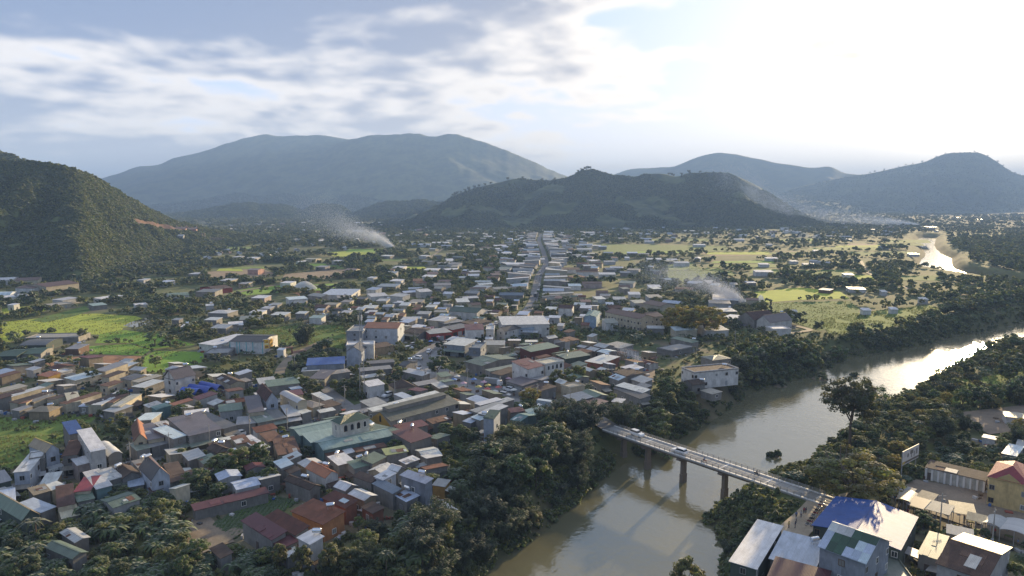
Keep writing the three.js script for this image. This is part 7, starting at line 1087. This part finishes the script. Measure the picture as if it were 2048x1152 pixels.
{ // lettered shop sign below the yellow-gabled shophouse, white with dark script
  const h = HOUSES.find((r) => r[13].includes('yellow gable')), o = thing('shop_sign', 'white shop sign with dark slanted script under the green awning', 'sign', h[1] + Math.sin(h[3]) * (h[5] / 2 + 2), 0, h[2] + Math.cos(h[3]) * (h[5] / 2 + 2), h[3]);
  part(o, 'panel', new GB().box(-2.4, 2.3, -.08, 2.4, 3.1, .08).geo(), M.paint); part(o, 'print', panelGeo(4.7, .74), canvasMat(512, 96, (g, w, hh) => { g.fillStyle = '#e4e4de'; g.fillRect(0, 0, w, hh); g.fillStyle = '#151515'; g.font = 'italic bold 84px serif'; g.fillText('Mớa', 250, 78); g.fillRect(60, 30, 22, 34); g.fillRect(110, 26, 12, 12); g.fillRect(128, 50, 14, 12); g.fillRect(180, 50, 50, 10); }), 0, 2.7, .09); for (const s of [-1.3, 1.1]) part(o, 'banner', new GB().box(s - .45, .2, -.06, s + .45, 2.25, .06).geo(), M.paint);
}
{ const [x, z] = [-49.4, -404.9], o = thing('shop_sign', 'white fascia sign with dark red lettering and red border at the plaza', 'sign', x, 0, z, .35); part(o, 'panel', new GB().box(-3.3, 3.6, -.1, 3.3, 5.4, .1).geo(), wallMat('red', 0)); part(o, 'print', panelGeo(6.3, 1.5), canvasMat(512, 128, (g, w, h) => { g.fillStyle = '#e6dcd8'; g.fillRect(0, 0, w, h); g.fillStyle = '#5e1a20'; for (let i = 0; i < 6; i++) g.fillRect(30 + i * 48, 62 + (i % 2) * 4, 34, 38); g.fillStyle = '#a04a58'; g.fillRect(350, 30, 60, 66); g.fillRect(425, 26, 50, 66); }), 0, 4.5, .11); for (const s of [-3, 3]) boxPart(o, 'post', M.post, s, 1.9, 0, .2, 4, .2); }
{ const [x, z] = [-129.4, -357.4], o = thing('yellow_sign', 'tall yellow sign board on posts beside the teal-striped warehouse', 'sign', x, 0, z, .5); part(o, 'panel', new GB().box(-1.5, 2.2, -.1, 1.5, 7.4, .1).geo(), M.paint); part(o, 'print', panelGeo(2.7, 4.8), canvasMat(128, 256, (g, w, h) => { g.fillStyle = '#e0b23a'; g.fillRect(0, 0, w, h); g.fillStyle = '#b06f1c'; g.fillRect(64, 50, 44, 44); g.fillStyle = '#f0dfa0'; g.fillRect(10, 100, 108, 50); g.fillStyle = '#8a4a18'; g.fillRect(40, 190, 70, 34); }), 0, 4.8, .11); for (const s of [-1.2, 1.2]) boxPart(o, 'post', M.paint, s, 1, 0, .18, 2.6, .18); }
{ const [x, z] = [-116.8, -355.0], o = thing('brick_gate', 'small brick gateway on the winding dirt path', 'gate', x, 0, z, .6); for (const s of [-1.6, 1.6]) boxPart(o, 'gatepost', wallMat('brick', 0), s, 1.6, 0, .6, 3.4, .6); boxPart(o, 'lintel', wallMat('pink', 1), 0, 3.5, 0, 4.4, .5, .8); part(o, 'wing_wall', new GB().box(2, -.2, -.15, 9, 1.3, .15).geo(), wallMat('pink', 0)); }
{ // stainless water tanks on roofs
  const R = rng(888), tg = new THREE.CylinderGeometry(.55, .55, 1.7, 14).rotateZ(Math.PI / 2), cap = new THREE.SphereGeometry(.55, 12, 6).scale(.35, 1, 1); let n = 0;
  HOUSES.forEach((h) => { const [nm, X, Z, th, w, l, e, typ, r, , , wall] = h, d = Math.hypot(X, Z); if (wall === 'none' || d > 560 || w < 4.5 || ['canopy', 'school_building', 'turret', 'shed'].includes(nm) || R() > .36 || n > 70) return; const lx = (R() - .5) * w * .7, lz = -l * .32, y = roofYFn(typ, w, l, e, r)(lx, lz), c = Math.cos(th), s = Math.sin(th), o = thing('water_tank', '', 'water tank', X + c * lx + s * lz, y, Z - s * lx + c * lz, th + R(), 'water tanks on roofs'); const b = new GB(); for (const a of [-.6, .6]) for (const q of [-.35, .35]) b.beam([a, -.1, q], [a, .5, q], .05); part(o, 'stand', b.geo(), M.steel); const t = part(o, 'tank', tg, M.tank, 0, 1.05, 0); for (const q of [-.85, .85]) part(t, 'end_cap', cap, M.tank, q, 0, 0); labelLater(o, 'shiny steel roof water tank'); n++; });
  // household clutter in the yards
  const mats = [], cols = [], q = new THREE.Quaternion(), up = new THREE.Vector3(0, 1, 0); HOUSES.forEach((h) => { const d = Math.hypot(h[1], h[2]); if (d > 480) return; for (let k = 0; k < 9; k++) { const sd = Math.floor(R() * 4), a = (R() - .5) * h[4], b = (R() - .5) * h[5], g = .5 + R() * 2.2, lx = sd < 2 ? a : (sd - 2.5) * (h[4] + 2 * g), lz = sd < 2 ? (sd - .5) * (h[5] + 2 * g) : b, c = Math.cos(h[3]), s = Math.sin(h[3]), x = h[1] + c * lx + s * lz, z = h[2] - s * lx + c * lz; if (houseDist(x, z) < .3 || riverDist(x, z) < 14) continue; q.setFromAxisAngle(up, R() * 6); mats.push(new THREE.Matrix4().compose(new THREE.Vector3(x, .3, z), q, new THREE.Vector3(.4 + R() * 1.4, .3 + R() * 1.1, .4 + R()))); const t = R(); cols.push(t < .3 ? lin(.35, .35, .35) : t < .5 ? lin(.14, .09, .05) : t < .6 ? lin(.05, .12, .3) : t < .7 ? lin(.3, .08, .05) : t < .85 ? lin(.08, .08, .08) : lin(.55, .53, .5)); } });
  const cl = stuff('household_clutter', 'crates, barrels and household clutter in the yards', new GB().box(-.5, -.5, -.5, .5, .5, .5).geo(), std({ color: lin(1, 1, 1) }), mats, cols); cl.userData.category = 'clutter';
}
// ---------------------------------------------------------------- smoke and spray: fine drifting particles
{
  const R = rng(616), fleck = new THREE.TetrahedronGeometry(1, 0);
  const G2 = () => (R() + R() + R() - 1.5) * .82;
  function plume(name, label, pts, n, size, pow, col) { const c = new THREE.CatmullRomCurve3(pts.map((p) => new THREE.Vector3(p[0], p[1], p[2]))), m = [], q = new THREE.Quaternion(), e = new THREE.Euler(); for (let i = 0; i < n; i++) { const t = Math.pow(R(), pow), p = c.getPoint(t), k = t * (pts.length - 1), a = Math.min(pts.length - 2, Math.floor(k)), r = pts[a][3] + (pts[a + 1][3] - pts[a][3]) * (k - a), x = p.x + G2() * r, y = p.y + G2() * r * .8, z = p.z + G2() * r; if (fbm(x / r * 1.3 + 9, y / r * 1.3, z / r * 1.3, 3) < .46) continue; e.set(R() * 6, R() * 6, R() * 6); q.setFromEuler(e); const s = size * (.5 + R()); m.push(new THREE.Matrix4().compose(new THREE.Vector3(x, Math.max(.2, y), z), q, new THREE.Vector3(s, s, s))); } const o = stuff(name, label, fleck, std({ color: lin(col[0], col[1], col[2]), roughness: 1 }), m); o.userData.category = 'smoke'; }
  const S0 = [-199.4, -1148.9], S1 = [-284.6, -1180.6], S2 = [-314.0, -1026.7];
  plume('smoke', 'white smoke plume rising from a field fire beyond the village', [[S0[0], 1, S0[1], 5], [S0[0] - 22, 15, S0[1] - 8, 12], [S0[0] - 55, 24, S0[1] - 30, 20], [S0[0] - 110, 30, S0[1] - 120, 34], [S0[0] - 190, 42, S0[1] - 320, 60], [S0[0] - 330, 60, S0[1] - 600, 90]], 150000, .19, 1.3, [.9, .9, .9]);
  const T0 = [1256.1, -2150.7]; plume('smoke', 'pale blue smoke drifting along the foot of the hazy hill', [[T0[0], 2, T0[1], 8], [T0[0] - 90, 12, T0[1] - 20, 22], [T0[0] - 220, 24, T0[1] - 60, 40], [T0[0] - 370, 50, T0[1] - 90, 60], [T0[0] - 480, 105, T0[1] - 120, 75], [T0[0] - 560, 160, T0[1] - 150, 90]], 120000, .45, 1.0, [.8, .84, .88]);
  const U0 = [174.2, -520.4]; plume('smoke', 'thin grey smoke over the long white roof near the cream school', [[U0[0], 3, U0[1], 4], [U0[0] - 10, 10, U0[1] - 10, 9], [U0[0] - 26, 16, U0[1] - 30, 14], [U0[0] - 60, 22, U0[1] - 60, 24]], 70000, .13, 1, [.8, .8, .8]);
  const V0 = [63.5, -322.6]; plume('smoke', 'small white smoke puff by the brick yard above the river', [[V0[0], 1, V0[1], 1.5], [V0[0] - 4, 5, V0[1] - 3, 3], [V0[0] - 12, 9, V0[1] - 8, 5]], 6000, .075, 1, [.8, .8, .8]);
  function spray(label, [x, z], r, h, n) { const m = [], q = new THREE.Quaternion(); for (let i = 0; i < n; i++) { const a = R() * 6.283, t = Math.sqrt(R()), y = h * (1 - t * t) * Math.sqrt(R()), s = .1 + .1 * R(); m.push(new THREE.Matrix4().compose(new THREE.Vector3(x + Math.cos(a) * r * t, .1 + y, z + Math.sin(a) * r * t), q, new THREE.Vector3(s, s, s))); } const o = stuff('water_spray', label, fleck, std({ color: lin(.85, .85, .82), roughness: .3 }), m); o.userData.category = 'spray'; }
  spray('pale dome of sprinkler spray over the bright green strip', [-187.9, -621.7], 11, 7, 30000); spray('small sprinkler spray beside the steep maroon roofs', [193.6, -533.2], 3.5, 7, 2500); spray('low pale sprinkler spray on the yellow field edge', [185.5, -535.8], 8, 3, 2500); spray('pale spray dome on the far plain, left of two', [619.1, -1468.9], 15, 12, 3500); spray('pale spray dome on the far plain, right of two', [649.9, -1468.9], 16, 9, 3500);
}
// ---------------------------------------------------------------- hilltop temple on the wooded slope
{
  const up = (x, y, z, th, w, label, colr) => { const o = thing('temple_hall', label, 'temple', x, y - 1, z, th); part(o, 'walls', new GB().box(-w / 2, -2, -4, w / 2, 5, 4).geo(), wallMat(colr, 0)); const b = new GB(); for (const s of [-1, 1]) { const n = 8; for (let i = 0; i < n; i++) { const a = -1 + 2 * i / n, c = -1 + 2 * (i + 1) / n, f = (t) => 5 + 1.8 * t * t * t * t, g = (t) => 8 + 2.2 * t * t * t * t; const A = [a * w * .62, f(a), s * 5.2], B = [c * w * .62, f(c), s * 5.2], C = [c * w * .55, g(c), 0], D = [a * w * .55, g(a), 0]; s > 0 ? b.quad(A, B, C, D) : b.quad(B, A, D, C); } } part(o, 'roof', b.geo(), roofMat('pink', 2)); for (const s of [-1, 0, 1]) boxPart(o, 'ridge_ornament', roofMat('pink', 2), s * w * .5, s ? 10.4 : 8.9, 0, 1, 1.8, .8); return o; };
  up(-567, 27, -1190, .2, 15, 'pink-roofed temple hall with upturned eaves on the wooded hill', 'pink'); up(-566, 24.5, -1228, .2, 15, 'second pink temple hall with upturned eaves, nearer the gate tower', 'pink');
  const h = thing('temple_house', 'long white house below the pink temple halls', 'house', -538, 19, -1116, .25); part(h, 'walls', new GB().box(-9, -4, -4, 9, 4, 4).geo(), wallMat('white', 0)); part(h, 'roof', new GB().slab([-9.5, 3.9, 4.6], [9.5, 3.9, 4.6], [9.5, 6, 0], [-9.5, 6, 0], .2).slab([9.5, 3.9, -4.6], [-9.5, 3.9, -4.6], [-9.5, 6, 0], [9.5, 6, 0], .2).geo(), roofMat('lgrey', 0)); for (let i = 0; i < 4; i++) boxPart(h, 'window', M.pane, -6 + 4 * i, 1.5, 4.03, 1.4, 1.6, .1);
  const g = thing('temple_gate', 'sandstone gate tower and terrace wall on the lower hill spur', 'gate', -540, 12, -1212, .2); for (const s of [-2, 2]) boxPart(g, 'gate_pier', wallMat('tan', 2), s, 4, 0, 1.6, 13, 2); boxPart(g, 'lintel', wallMat('tan', 2), 0, 9.5, 0, 6, 1.6, 2.4); part(g, 'terrace_wall', new GB().box(-22, -6, -.6, -3, 2.6, .6).box(3, -6, -.6, 34, 2.2, .6).geo(), wallMat('tan', 2)); for (let i = 0; i < 7; i++) boxPart(g, 'wall_pier', wallMat('tan', 2), 6 + i * 4.5, 2.4, .1, .9, 2.4, 1.4);
}
settleLabels();
console.log('done');
renderer.render(scene, camera);
